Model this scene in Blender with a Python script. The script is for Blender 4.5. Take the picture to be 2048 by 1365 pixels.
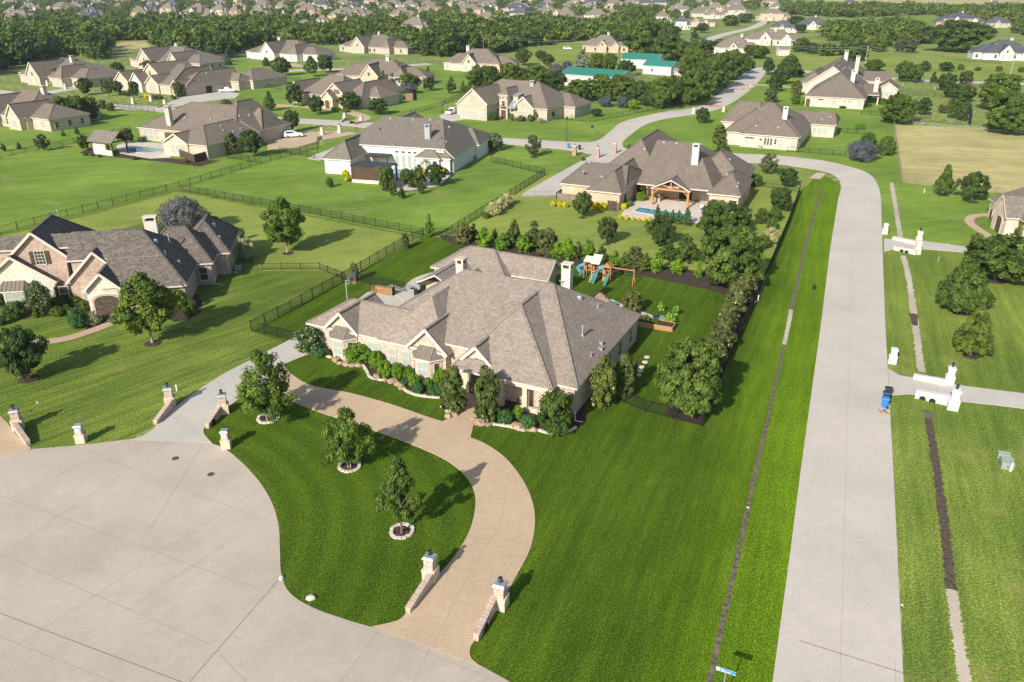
import bpy, bmesh, math, random
import numpy as np
from mathutils import Vector, Matrix
for o in list(bpy.data.objects): bpy.data.objects.remove(o)
S = bpy.context.scene; COL = S.collection
R = math.radians; PI = math.pi
# ------------------------------------------------------------ camera
CF = 1600.0; CH = 38.5; HZ = -50.0
PIT = math.atan((682.5-HZ)/CF)
cam = bpy.data.cameras.new('camera'); cam.sensor_width = 36; cam.lens = 36*CF/2048
cam.clip_end = 6000; cam.clip_start = 0.5
co = bpy.data.objects.new('camera', cam); COL.objects.link(co)
co.location = (0, 0, CH); co.rotation_euler = (PI/2-PIT, 0, 0); S.camera = co
# ------------------------------------------------------------ light
SUN_EL = 31.0; SUN_AZ = 58.0          # shadows point towards azimuth 58 degrees from +X
w = bpy.data.worlds.new('World'); S.world = w; w.use_nodes = True
wn = w.node_tree; bg = wn.nodes['Background']
sky = wn.nodes.new('ShaderNodeTexSky'); sky.sky_type = 'NISHITA'; sky.sun_disc = False
sky.sun_elevation = R(SUN_EL)
sdir = Vector((-math.cos(R(SUN_AZ))*math.cos(R(SUN_EL)), -math.sin(R(SUN_AZ))*math.cos(R(SUN_EL)), math.sin(R(SUN_EL))))
sky.sun_rotation = math.atan2(sdir.x, sdir.y)
sky.air_density = 1.0; sky.dust_density = 1.5
wn.links.new(sky.outputs[0], bg.inputs[0]); bg.inputs[1].default_value = 0.105
sl = bpy.data.lights.new('sun', 'SUN'); sl.energy = 4.5; sl.angle = R(0.6); sl.color = (1.0, 0.93, 0.83)
so = bpy.data.objects.new('sun', sl); COL.objects.link(so)
so.rotation_euler = (-sdir).to_track_quat('-Z', 'Y').to_euler(); so.location = (0, 0, 200)
S.view_settings.view_transform = 'Standard'; S.view_settings.look = 'None'
S.view_settings.exposure = 0.52; S.view_settings.gamma = 1.0
S.render.resolution_x = 1024; S.render.resolution_y = 682
S.cycles.max_bounces = 6; S.cycles.transparent_max_bounces = 6
# ------------------------------------------------------------ placing by survey of the photograph: image point -> ground point
def P(x, y, h=0.0):
    a = (x-1024)/CF; b = (y-682.5)/CF
    dy = math.cos(PIT)-b*math.sin(PIT); dz = -math.sin(PIT)-b*math.cos(PIT)
    t = (h-CH)/dz
    return (a*t, dy*t)
def row(X, Y, Z):
    Z -= CH
    return 682.5 - CF*(Y*math.sin(PIT)+Z*math.cos(PIT))/(Y*math.cos(PIT)-Z*math.sin(PIT))
def height(x, y, up):
    X, Y = P(x, y); lo, hi = 0.05, 35.0
    for i in range(30):
        m = (lo+hi)/2
        if row(X, Y, m) > y-up: lo = m
        else: hi = m
    return lo
def ppm(y): return (y-HZ)*math.cos(PIT)/CH
# ------------------------------------------------------------ object helpers
def tag(o, label=None, cat=None, group=None, kind=None):
    if label: o['label'] = label
    if cat: o['category'] = cat
    if group: o['group'] = group
    if kind: o['kind'] = kind
    return o
def empty(name, x, y, rz=0, z=0, label=None, cat=None, group=None):
    o = bpy.data.objects.new(name, None); COL.objects.link(o); o.location = (x, y, z)
    o.rotation_euler = (0, 0, rz); o.empty_display_size = .3
    return tag(o, label, cat, group)
def copy_tree(o, parent=None):
    c = o.copy(); COL.objects.link(c); c.parent = parent
    for ch in list(o.children): copy_tree(ch, c)
    return c
class MB:
    def __init__(s): s.v = []; s.f = []; s.m = []; s.uv = []; s.sm = []
    def face(s, pts, mi=0, uv=None, smooth=False):
        n = len(s.v); s.v += [tuple(p) for p in pts]; s.f.append(tuple(range(n, n+len(pts))))
        s.m.append(mi); s.sm.append(smooth)
        if uv is None:
            p = [Vector(q) for q in pts]; nr = Vector((0, 0, 0))
            for i in range(len(p)): nr += p[i].cross(p[(i+1) % len(p)]) if False else (p[i]-p[0]).cross(p[(i+1) % len(p)]-p[0])
            if nr.length > 1e-9: nr.normalize()
            hx = Vector((0, 0, 1)).cross(nr)
            if hx.length < 1e-3: hx = Vector((1, 0, 0))
            hx.normalize(); sy = nr.cross(hx)
            uv = [(q.dot(hx), q.dot(sy)) for q in p]
        s.uv.append(uv)
    def hexa(s, c, mi=0):     # c: 8 corners, bottom ring then top ring
        for q in ((3,2,1,0),(4,5,6,7),(0,1,5,4),(1,2,6,5),(2,3,7,6),(3,0,4,7)): s.face([c[i] for i in q], mi)
    def box(s, x0, x1, y0, y1, z0, z1, mi=0, tp=0.0):
        s.hexa([(x0,y0,z0),(x1,y0,z0),(x1,y1,z0),(x0,y1,z0),(x0+tp,y0+tp,z1),(x1-tp,y0+tp,z1),(x1-tp,y1-tp,z1),(x0+tp,y1-tp,z1)], mi)
    def bar(s, a, b, r, mi=0, n=6, r2=None):
        a = Vector(a); b = Vector(b); d = (b-a)
        if d.length < 1e-6: return
        d.normalize(); t = Vector((0,0,1)) if abs(d.z) < .95 else Vector((1,0,0))
        e1 = d.cross(t).normalized(); e2 = d.cross(e1); r2 = r if r2 is None else r2
        A = [a+(e1*math.cos(2*PI*i/n)+e2*math.sin(2*PI*i/n))*r for i in range(n)]
        B = [b+(e1*math.cos(2*PI*i/n)+e2*math.sin(2*PI*i/n))*r2 for i in range(n)]
        for i in range(n):
            j = (i+1) % n; s.face([A[j], A[i], B[i], B[j]], mi, smooth=n > 6)
        s.face(A, mi); s.face(B[::-1], mi)
    def beam(s, a, b, wd, ht, mi=0):
        a = Vector(a); b = Vector(b); d = (b-a).normalized(); sx = d.cross(Vector((0,0,1)))
        if sx.length < 1e-4: sx = Vector((1,0,0))
        sx.normalize(); up = sx.cross(d); sx *= wd/2; up *= ht/2
        s.hexa([a-sx-up, a+sx-up, b+sx-up, b-sx-up, a-sx+up, a+sx+up, b+sx+up, b-sx+up], mi)
    def lathe(s, prof, n=16, mi=0, c=(0,0), sx=1, sy=1):
        for (r0, z0), (r1, z1) in zip(prof[:-1], prof[1:]):
            for i in range(n):
                a = 2*PI*i/n; b = 2*PI*(i+1)/n
                s.face([(c[0]+r0*math.cos(a)*sx, c[1]+r0*math.sin(a)*sy, z0), (c[0]+r0*math.cos(b)*sx, c[1]+r0*math.sin(b)*sy, z0),
                        (c[0]+r1*math.cos(b)*sx, c[1]+r1*math.sin(b)*sy, z1), (c[0]+r1*math.cos(a)*sx, c[1]+r1*math.sin(a)*sy, z1)], mi, smooth=True)
    def prism(s, pts, z0, z1, mi=0):     # pts counter-clockwise outline
        s.face([(x, y, z1) for x, y in pts], mi)
        s.face([(x, y, z0) for x, y in reversed(pts)], mi)
        for i in range(len(pts)):
            a = pts[i]; b = pts[(i+1) % len(pts)]
            s.face([(a[0],a[1],z0),(b[0],b[1],z0),(b[0],b[1],z1),(a[0],a[1],z1)], mi)
    def build(s, name, mats, parent=None, loc=None):
        me = bpy.data.meshes.new(name); me.from_pydata(s.v, [], s.f)
        if not isinstance(mats, (list, tuple)): mats = [mats]
        for m in mats: me.materials.append(m)
        me.polygons.foreach_set('material_index', s.m)
        me.polygons.foreach_set('use_smooth', s.sm)
        ul = me.uv_layers.new(name='UVMap'); flat = [c for f in s.uv for p in f for c in p]
        ul.data.foreach_set('uv', flat); me.update()
        o = bpy.data.objects.new(name, me); COL.objects.link(o)
        if parent: o.parent = parent
        if loc: o.location = loc
        return o
# ------------------------------------------------------------ materials
def mat(name):
    m = bpy.data.materials.new(name); m.use_nodes = True; nt = m.node_tree
    return m, nt, nt.nodes['Principled BSDF']
def N(nt, t, **k):
    n = nt.nodes.new(t)
    for a, b in k.items():
        if a.startswith('i_'): n.inputs[a[2:].replace('_', ' ')].default_value = b
        else: setattr(n, a, b)
    return n
def ramp(nt, src, stops):
    r = nt.nodes.new('ShaderNodeValToRGB'); e = r.color_ramp.elements
    while len(e) < len(stops): e.new(.5)
    for q, (p, c) in zip(e, stops): q.position = p; q.color = (c[0], c[1], c[2], 1)
    nt.links.new(src, r.inputs[0]); return r.outputs[0]
def mix(nt, a, b, f, mode='MIX'):
    n = nt.nodes.new('ShaderNodeMix'); n.data_type = 'RGBA'; n.blend_type = mode
    for s_, v in ((0, f), (6, a), (7, b)):
        if isinstance(v, (int, float)): n.inputs[s_].default_value = v
        elif isinstance(v, tuple): n.inputs[s_].default_value = (v[0], v[1], v[2], 1)
        else: nt.links.new(v, n.inputs[s_])
    return n.outputs[2]
def wpos(nt, sc=(1,1,1), rz=0):
    g = nt.nodes.new('ShaderNodeNewGeometry'); mp = nt.nodes.new('ShaderNodeMapping'); mp.vector_type = 'TEXTURE'
    mp.inputs['Scale'].default_value = tuple(1/q for q in sc); mp.inputs['Rotation'].default_value = (0, 0, rz)
    nt.links.new(g.outputs['Position'], mp.inputs[0]); return mp.outputs[0]
def noise(nt, vec, scale, detail=4, rough=.55):
    n = N(nt, 'ShaderNodeTexNoise'); n.inputs['Scale'].default_value = scale; n.inputs['Detail'].default_value = detail
    n.inputs['Roughness'].default_value = rough
    if vec is not None: nt.links.new(vec, n.inputs['Vector'])
    return n.outputs['Fac']
def plain(name, c, rough=.7, metal=0, var=.12, sc=3.0, spec=.3):
    m, nt, b = mat(name)
    f = noise(nt, wpos(nt), sc, 5)
    d = tuple(x*(1-var*1.6) for x in c); l = tuple(min(1, x*(1+var)) for x in c)
    nt.links.new(ramp(nt, f, [(.3, d), (.7, l)]), b.inputs['Base Color'])
    b.inputs['Roughness'].default_value = rough; b.inputs['Metallic'].default_value = metal
    b.inputs['Specular IOR Level'].default_value = spec
    return m
def grass(name, dark, mid, light, speck=None, stripes=None, grad=None, rings=None, fine=6.0, bump=.5, grain=.5, patch=None, brown=(.16,.13,.05)):
    m, nt, b = mat(name); p = wpos(nt)
    big = noise(nt, p, .05, 3); med = noise(nt, p, .28, 7, .75); fin = noise(nt, p, fine, 3, .7)
    c1 = ramp(nt, med, [(.3, dark), (.52, mid), (.75, light)])
    c2 = ramp(nt, fin, [(.36, tuple(x*.32 for x in mid)), (.5, mid), (.64, tuple(min(1, x*1.9) for x in light))])
    c = mix(nt, c1, c2, grain)
    c = mix(nt, c, ramp(nt, big, [(.35, (.72,.78,.7)), (.65, (1.2,1.15,1.1))]), .8, 'MULTIPLY')
    if stripes:
        ang, sc, amt = stripes
        for sc2, k in ((.35, 1.0), (1.4, .8), (4.0, .6)):
            st = noise(nt, wpos(nt, (.035*sc2*2, sc2, 1), rz=ang), 1.0, 3, .6)
            a_ = amt*k; c = mix(nt, c, ramp(nt, st, [(.32, (1-a_, 1-a_*.8, 1-a_)), (.68, (1+a_*1.1, 1+a_*.9, 1+a_*.7))]), 1.0, 'MULTIPLY')
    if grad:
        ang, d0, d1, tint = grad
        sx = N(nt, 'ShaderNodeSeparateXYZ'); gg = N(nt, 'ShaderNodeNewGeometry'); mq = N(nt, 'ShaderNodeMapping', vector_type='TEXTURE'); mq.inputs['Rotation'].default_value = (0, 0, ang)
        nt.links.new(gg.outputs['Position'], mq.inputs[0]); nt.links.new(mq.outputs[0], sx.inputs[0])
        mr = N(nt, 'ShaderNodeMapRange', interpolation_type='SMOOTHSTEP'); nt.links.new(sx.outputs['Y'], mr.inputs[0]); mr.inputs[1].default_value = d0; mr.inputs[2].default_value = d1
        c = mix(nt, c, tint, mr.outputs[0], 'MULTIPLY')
    if rings:
        wv = N(nt, 'ShaderNodeTexWave', wave_type='RINGS', rings_direction='Z'); wv.inputs['Scale'].default_value = rings[2]; wv.inputs['Distortion'].default_value = 1.2
        wv.inputs['Detail'].default_value = 3; wv.inputs['Detail Scale'].default_value = .5
        g3 = N(nt, 'ShaderNodeNewGeometry'); m3 = N(nt, 'ShaderNodeMapping'); m3.inputs['Location'].default_value = (-rings[0], -rings[1], 0)
        nt.links.new(g3.outputs['Position'], m3.inputs[0]); nt.links.new(m3.outputs[0], wv.inputs['Vector']); a_ = rings[3]
        c = mix(nt, c, ramp(nt, wv.outputs['Fac'], [(.2, (1-a_, 1-a_*.8, 1-a_)), (.8, (1+a_, 1+a_*.8, 1))]), 1.0, 'MULTIPLY')
    if patch:
        pn = noise(nt, p, .16, 5, .7)
        n2 = N(nt, 'ShaderNodeMapRange'); nt.links.new(pn, n2.inputs[0]); n2.inputs[1].default_value = .55; n2.inputs[2].default_value = .75
        n2.inputs[4].default_value = patch; c = mix(nt, c, brown, n2.outputs[0])
    if speck:
        sp = noise(nt, p, 10.0, 2, .6)
        n3 = N(nt, 'ShaderNodeMapRange'); nt.links.new(sp, n3.inputs[0]); n3.inputs[1].default_value = .63; n3.inputs[2].default_value = .68
        n3.inputs[4].default_value = .85; c = mix(nt, c, speck, n3.outputs[0])
    nt.links.new(c, b.inputs['Base Color']); b.inputs['Roughness'].default_value = .95; b.inputs['Specular IOR Level'].default_value = .08
    bp = N(nt, 'ShaderNodeBump'); bp.inputs['Strength'].default_value = bump; bp.inputs['Distance'].default_value = .12
    nt.links.new(fin, bp.inputs['Height']); nt.links.new(bp.outputs[0], b.inputs['Normal'])
    return m
def concrete(name, c, grain=8.0, stain=.25, agg=0, rz=0):
    m, nt, b = mat(name); p = wpos(nt)
    n1 = noise(nt, p, .12, 5, .6); n2 = noise(nt, p, 1.3, 6, .7); n3 = noise(nt, p, grain, 4, .7)
    col = ramp(nt, n2, [(.25, tuple(x*.93 for x in c)), (.75, tuple(x*1.05 for x in c))])
    col = mix(nt, col, ramp(nt, n1, [(.3, (1-stain, 1-stain*1.05, 1-stain*1.1)), (.65, (1.05,1.04,1.03))]), .8, 'MULTIPLY')
    col = mix(nt, col, ramp(nt, n3, [(.3, (.86,.86,.86)), (.7, (1.1,1.1,1.1))]), .6+agg, 'MULTIPLY')
    st = noise(nt, wpos(nt, (.5, 4, 1), rz), 1.2, 3)
    col = mix(nt, col, ramp(nt, st, [(.3, (.94,.94,.95)), (.7, (1.04,1.04,1.04))]), .7, 'MULTIPLY')
    nt.links.new(col, b.inputs['Base Color']); b.inputs['Roughness'].default_value = .9; b.inputs['Specular IOR Level'].default_value = .2
    return m
def brick(name, c1, c2, mortar, bw=.24, bh=.085, msz=.012, wash=None, rough=.85, freq=.5):
    m, nt, b = mat(name); tc = N(nt, 'ShaderNodeTexCoord')
    br = N(nt, 'ShaderNodeTexBrick'); br.inputs['Scale'].default_value = 1.0; br.inputs['Brick Width'].default_value = bw
    br.inputs['Row Height'].default_value = bh; br.inputs['Mortar Size'].default_value = msz; br.inputs['Mortar Smooth'].default_value = .2
    br.inputs['Color1'].default_value = (*c1, 1); br.inputs['Color2'].default_value = (*c2, 1); br.inputs['Mortar'].default_value = (*mortar, 1)
    br.inputs['Bias'].default_value = 0
    nt.links.new(tc.outputs['UV'], br.inputs['Vector'])
    f = noise(nt, tc.outputs['UV'], 2.6, 5, .75); g2 = noise(nt, tc.outputs['UV'], .35, 3)
    col = mix(nt, br.outputs['Color'], ramp(nt, f, [(.32, (.72,.70,.68)), (.5, (1,1,1)), (.7, (1.3,1.28,1.24))]), .9, 'MULTIPLY')
    col = mix(nt, col, ramp(nt, g2, [(.35, (.88,.88,.88)), (.65, (1.08,1.08,1.08))]), 1, 'MULTIPLY')
    if wash: col = mix(nt, col, wash, ramp(nt, noise(nt, tc.outputs['UV'], 1.7, 6, .8), [(.45, (0,0,0)), (.62, (.75,.75,.75))]))
    nt.links.new(col, b.inputs['Base Color']); b.inputs['Roughness'].default_value = rough; b.inputs['Specular IOR Level'].default_value = .15
    return m
def shingle(name, c1, c2, c3):
    m, nt, b = mat(name); tc = N(nt, 'ShaderNodeTexCoord')
    br = N(nt, 'ShaderNodeTexBrick'); br.inputs['Scale'].default_value = 1.0; br.inputs['Brick Width'].default_value = .36
    br.inputs['Row Height'].default_value = .17; br.inputs['Mortar Size'].default_value = .02; br.inputs['Mortar Smooth'].default_value = .5
    br.inputs['Color1'].default_value = (*c1, 1); br.inputs['Color2'].default_value = (*c2, 1)
    br.inputs['Mortar'].default_value = (*tuple(x*.75 for x in c1), 1); nt.links.new(tc.outputs['UV'], br.inputs['Vector'])
    vo = N(nt, 'ShaderNodeTexVoronoi'); vo.inputs['Scale'].default_value = 1.0
    mp = N(nt, 'ShaderNodeMapping'); mp.inputs['Scale'].default_value = (4.5, 7.0, 1); nt.links.new(tc.outputs['UV'], mp.inputs[0]); nt.links.new(mp.outputs[0], vo.inputs['Vector'])
    sep = N(nt, 'ShaderNodeSeparateColor'); nt.links.new(vo.outputs['Color'], sep.inputs[0])
    col = mix(nt, br.outputs['Color'], c3, ramp(nt, sep.outputs[0], [(.66, (0,0,0)), (.76, (.6,.6,.6))]))
    col = mix(nt, col, ramp(nt, sep.outputs[1], [(.1, (.86,.86,.86)), (.9, (1.14,1.14,1.14))]), 1, 'MULTIPLY')
    big = noise(nt, tc.outputs['UV'], .6, 6, .75)
    col = mix(nt, col, ramp(nt, big, [(.3, (.88,.87,.86)), (.7, (1.1,1.09,1.08))]), 1, 'MULTIPLY')
    nt.links.new(col, b.inputs['Base Color']); b.inputs['Roughness'].default_value = .92; b.inputs['Specular IOR Level'].default_value = .12
    bp = N(nt, 'ShaderNodeBump'); bp.inputs['Strength'].default_value = .5; bp.inputs['Distance'].default_value = .03
    nt.links.new(br.outputs['Fac'], bp.inputs['Height']); nt.links.new(bp.outputs[0], b.inputs['Normal'])
    return m
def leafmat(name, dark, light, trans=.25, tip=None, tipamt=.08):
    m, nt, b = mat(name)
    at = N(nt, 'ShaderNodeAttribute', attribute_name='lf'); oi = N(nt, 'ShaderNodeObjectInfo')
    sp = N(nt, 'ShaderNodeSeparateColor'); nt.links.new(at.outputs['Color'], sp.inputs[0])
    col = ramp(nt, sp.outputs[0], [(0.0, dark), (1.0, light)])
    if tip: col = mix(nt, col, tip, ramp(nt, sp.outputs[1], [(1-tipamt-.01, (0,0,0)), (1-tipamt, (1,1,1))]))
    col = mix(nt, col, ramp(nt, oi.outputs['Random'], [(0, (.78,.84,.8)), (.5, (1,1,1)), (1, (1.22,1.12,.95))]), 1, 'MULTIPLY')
    nt.links.new(col, b.inputs['Base Color']); b.inputs['Roughness'].default_value = .6; b.inputs['Specular IOR Level'].default_value = .25
    tr = N(nt, 'ShaderNodeBsdfTranslucent'); nt.links.new(col, tr.inputs[0])
    ms = N(nt, 'ShaderNodeMixShader'); ms.inputs[0].default_value = trans
    nt.links.new(b.outputs[0], ms.inputs[1]); nt.links.new(tr.outputs[0], ms.inputs[2])
    nt.links.new(ms.outputs[0], nt.nodes['Material Output'].inputs[0])
    return m
G = {}
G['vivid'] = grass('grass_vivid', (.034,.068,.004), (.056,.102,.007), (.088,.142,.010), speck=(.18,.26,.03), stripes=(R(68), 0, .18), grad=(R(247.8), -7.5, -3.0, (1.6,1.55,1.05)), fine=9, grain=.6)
G['isle'] = grass('grass_island', (.034,.068,.004), (.056,.102,.007), (.088,.142,.010), speck=(.18,.26,.03), rings=(-33.7, 46.5, .13, .12), fine=9, grain=.7)
G['verge'] = grass('grass_verge', (.062,.128,.004), (.092,.170,.006), (.132,.222,.010), speck=(.26,.34,.045), stripes=(R(68), 0, .14), fine=8, grain=.6)
G['pale'] = grass('grass_pale', (.165,.215,.042), (.205,.255,.056), (.26,.315,.080), stripes=(R(30), 0, .10), patch=.4, brown=(.34,.31,.12))
G['left'] = grass('grass_left', (.080,.130,.022), (.115,.165,.030), (.180,.235,.050), stripes=(R(48), 0, .24), patch=.35, brown=(.26,.25,.08))
G['bright'] = grass('grass_bright', (.105,.190,.028), (.150,.240,.038), (.215,.295,.062), stripes=(R(20), 0, .13), patch=.7, brown=(.29,.29,.12))
G['right'] = grass('grass_right', (.110,.170,.028), (.150,.210,.038), (.215,.265,.058), stripes=(R(68), 0, .15), patch=.5, brown=(.36,.30,.11))
G['field'] = grass('dry_grass', (.33,.285,.13), (.41,.36,.17), (.49,.44,.23), stripes=(R(-15), 0, .12), patch=.55, brown=(.25,.20,.09))
G['far'] = grass('grass_far', (.14,.19,.05), (.18,.23,.065), (.24,.28,.09), fine=.6, bump=.1, patch=.5, brown=(.32,.30,.14))
M = {}
M['road'] = concrete('road_concrete', (.52,.475,.415), stain=.15, rz=R(22))
M['cul'] = concrete('street_concrete', (.48,.42,.345), stain=.22, rz=R(30))
M['drive'] = concrete('drive_concrete', (.50,.47,.41), stain=.14)
M['tan'] = concrete('exposed_aggregate', (.50,.38,.255), grain=5, stain=.10, agg=.3)
M['walk'] = concrete('walk_stone', (.50,.37,.26), grain=5)
M['chan'] = concrete('channel_concrete', (.50,.44,.35), stain=.3)
M['soil'] = plain('dark_soil_and_shade', (.10,.075,.05), .95, sc=4, var=.4)  # dark brown soil; also paints the recess shade inside the arches
M['ditch'] = plain('ditch_soil', (.15,.125,.085), .95, sc=3, var=.4)
M['mulch'] = plain('mulch', (.065,.045,.034), 1, sc=6, var=.6)
M['joint'] = plain('joint_sealant', (.22,.19,.16), .9)
M['joint2'] = plain('tooled_joint', (.38,.34,.30), .9)
M['shingle'] = shingle('shingles_main', (.240,.208,.176), (.310,.275,.235), (.315,.235,.185))
M['shingle2'] = shingle('shingles_brown', (.165,.14,.115), (.225,.195,.16), (.21,.165,.13))
M['shingle3'] = shingle('shingles_tan', (.18,.16,.135), (.24,.215,.18), (.14,.12,.10))
M['shingleN'] = shingle('shingles_mottled', (.130,.112,.098), (.215,.19,.165), (.075,.065,.06))
M['shingleD'] = shingle('shingles_slate', (.075,.085,.10), (.12,.13,.155), (.06,.06,.075))
M['brick'] = brick('brick_washed', (.36,.21,.15), (.50,.38,.30), (.54,.49,.42), wash=(.58,.52,.44))
M['brickN'] = brick('brick_rose', (.33,.21,.155), (.48,.36,.285), (.50,.44,.38))
M['brickE'] = brick('brick_peach', (.46,.30,.20), (.56,.40,.29), (.54,.45,.36))
M['brickR'] = brick('brick_pink', (.52,.39,.31), (.62,.50,.42), (.60,.53,.46))
M['brickT'] = brick('brick_buff', (.42,.34,.25), (.52,.44,.34), (.52,.47,.39))
M['brickDark'] = brick('brick_red', (.30,.13,.09), (.42,.22,.15), (.52,.46,.38))
M['stone'] = brick('limestone', (.58,.50,.36), (.68,.62,.50), (.52,.46,.36), bw=.5, bh=.28, msz=.03, wash=(.62,.50,.33))
M['stoneW'] = brick('pale_stone', (.62,.56,.46), (.70,.64,.55), (.52,.47,.39), bw=.4, bh=.2, msz=.02)
M['stoneQ'] = brick('grey_buff_stone', (.36,.31,.24), (.52,.46,.37), (.46,.42,.35), bw=.5, bh=.25, msz=.02)
M['white'] = plain('white_paint', (.64,.63,.60), .6, var=.12)
M['trim'] = plain('cream_trim', (.60,.54,.46), .6, var=.05)
M['stucco'] = plain('cream_stucco', (.60,.55,.46), .9, var=.05)
M['metalroof'] = plain('standing_seam', (.25,.215,.175), .45, metal=.4, var=.1)
M['bluemetal'] = plain('silver_metal_roof', (.42,.46,.50), .4, metal=.5, var=.1)
M['green'] = plain('green_metal_roof', (.035,.21,.155), .5, metal=.1, var=.12)
M['wood'] = plain('cedar_wood', (.42,.23,.10), .8, var=.3, sc=8)
M['darkwood'] = plain('dark_stained_wood', (.095,.06,.042), .85, var=.35, sc=5)
M['iron'] = plain('black_iron', (.016,.017,.017), .5, var=.1)
M['black'] = plain('black_plastic', (.018,.02,.024), .5, var=.1)
M['blue'] = plain('blue_plastic', (.03,.17,.50), .45, var=.06)
M['navy'] = plain('navy_plastic', (.02,.04,.09), .45, var=.06)
M['teal'] = plain('teal_plastic', (.06,.22,.21), .4, var=.06)
M['sky'] = plain('light_blue_plastic', (.09,.28,.38), .4, var=.06)
M['greypl'] = plain('grey_green_steel', (.24,.29,.25), .6, var=.06)
M['galv'] = plain('galvanised_steel', (.45,.47,.48), .4, metal=.5, var=.08)
M['acgrey'] = plain('air_conditioner_grey', (.28,.29,.29), .6, var=.15, sc=10)
M['log'] = plain('split_logs', (.50,.30,.14), .9, var=.5, sc=9)
M['rust'] = plain('rusty_boulder', (.36,.25,.17), .95, var=.35, sc=2.5)
M['limest'] = plain('edging_limestone', (.60,.54,.44), .95, var=.2, sc=3)
M['bark'] = plain('bark', (.17,.13,.10), .95, var=.3, sc=8)
M['barkpale'] = plain('pale_bark', (.36,.29,.22), .95, var=.2, sc=8)
M['deck'] = concrete('pool_deck', (.58,.52,.45), stain=.12)
M['curtain'] = plain('white_blind', (.62,.68,.64), .7, var=.05)
M['pole'] = plain('pole_wood', (.24,.19,.15), .9, var=.2)
M['signblue'] = plain('sign_blue', (.02,.22,.55), .4, var=.02)
M['tyre'] = plain('tyre_rubber', (.02,.02,.02), .8)
M['chrome'] = plain('alloy', (.5,.5,.5), .3, metal=.8)
M['carwhite'] = plain('white_car_paint', (.80,.82,.85), .2, var=.01, spec=.6)
M['cardark'] = plain('dark_car_paint', (.02,.025,.03), .2, var=.01, spec=.6)
M['redcloth'] = plain('red_cloth', (.5,.05,.04), .8)
def glassm(name, c, rough=.08):
    m, nt, b = mat(name); b.inputs['Base Color'].default_value = (*c, 1); b.inputs['Roughness'].default_value = rough
    b.inputs['Specular IOR Level'].default_value = .8; return m
M['glass'] = glassm('window_glass', (.04,.055,.05)); M['glasslit'] = glassm('lit_window_glass', (.34,.39,.35), .15)  # second glass is a paler copy, daylight on the pane put into its colour
M['water'] = glassm('pool_water', (.02,.20,.25), .04)
M['carglass'] = glassm('car_glass', (.02,.025,.03))
def wt():
    m, nt, b = mat('rippled_pool_water'); f = noise(nt, wpos(nt), 2.2, 3)
    nt.links.new(ramp(nt, f, [(.3, (.015,.13,.18)), (.6, (.05,.32,.38)), (.7, (.2,.5,.55))]), b.inputs['Base Color']); b.inputs['Roughness'].default_value = .05
    return m
M['water'] = wt()
# ------------------------------------------------------------ ground sheets
LAYER = [0]
def sheet(name, pts, m, z, px=True, kind='structure', lip=0.0, sub=None):
    q = [P(*p) for p in pts] if px else pts
    a = sum(q[i][0]*q[(i+1) % len(q)][1]-q[(i+1) % len(q)][0]*q[i][1] for i in range(len(q)))
    if a < 0: q = q[::-1]
    b = MB(); b.face([(x, y, z) for x, y in q], 0, uv=[(x, y) for x, y in q])
    for i in range(len(q)):
        c = q[i]; d = q[(i+1) % len(q)]
        b.face([(c[0],c[1],z-.05),(d[0],d[1],z-.05),(d[0],d[1],z),(c[0],c[1],z)], 0)
    o = b.build(name, m); tag(o, kind=kind); return o
def smooth(pts, n=5, closed=False):
    out = []; L = len(pts); rng = range(L if closed else L-1)
    for i in rng:
        p0 = pts[(i-1) % L] if (closed or i > 0) else pts[0]; p1 = pts[i]; p2 = pts[(i+1) % L]
        p3 = pts[(i+2) % L] if (closed or i+2 < L) else pts[-1]
        for k in range(n):
            t = k/n
            out.append(tuple(.5*((2*p1[j])+(-p0[j]+p2[j])*t+(2*p0[j]-5*p1[j]+4*p2[j]-p3[j])*t*t+(-p0[j]+3*p1[j]-3*p2[j]+p3[j])*t**3) for j in range(2)))
    if not closed: out.append(tuple(pts[-1]))
    return out
def ribbon(name, pts, wd, m, z, px=True, sm=6, kind='structure', lipz=.05):
    q = [P(*p) for p in pts] if px else pts; rag = name in ('ditch', 'drainage_channel'); gr = random.Random(len(pts)); sm = 45 if rag and sm else sm; w0 = wd
    if sm: q = smooth(q, sm)
    b = MB(); L = []
    for i, p in enumerate(q):
        a = q[max(0, i-1)]; c = q[min(len(q)-1, i+1)]; dx, dy = c[0]-a[0], c[1]-a[1]; l = math.hypot(dx, dy) or 1
        wa = w0*(1+(gr.uniform(-.3, .3) if rag else 0)); wb = w0*(1+(gr.uniform(-.3, .3) if rag else 0))
        L.append(((p[0]-dy/l*wa/2, p[1]+dx/l*wa/2), (p[0]+dy/l*wb/2, p[1]-dx/l*wb/2)))
    for (a, b_), (c, d) in zip(L[:-1], L[1:]):
        b.face([(*b_, z), (*d, z), (*c, z), (*a, z)], 0, uv=[b_, d, c, a])
        b.face([(*b_, z-lipz), (*d, z-lipz), (*d, z), (*b_, z)], 0); b.face([(*c, z-lipz), (*a, z-lipz), (*a, z), (*c, z)], 0)
    o = b.build(name, m); tag(o, kind=kind); return o
# ============================================================ THE SETTING
b = MB(); GS = 6000
b.face([(-GS,-300,0),(GS,-300,0),(GS,GS,0),(-GS,GS,0)], 0); tag(b.build('ground', G['far']), kind='structure')
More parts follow.
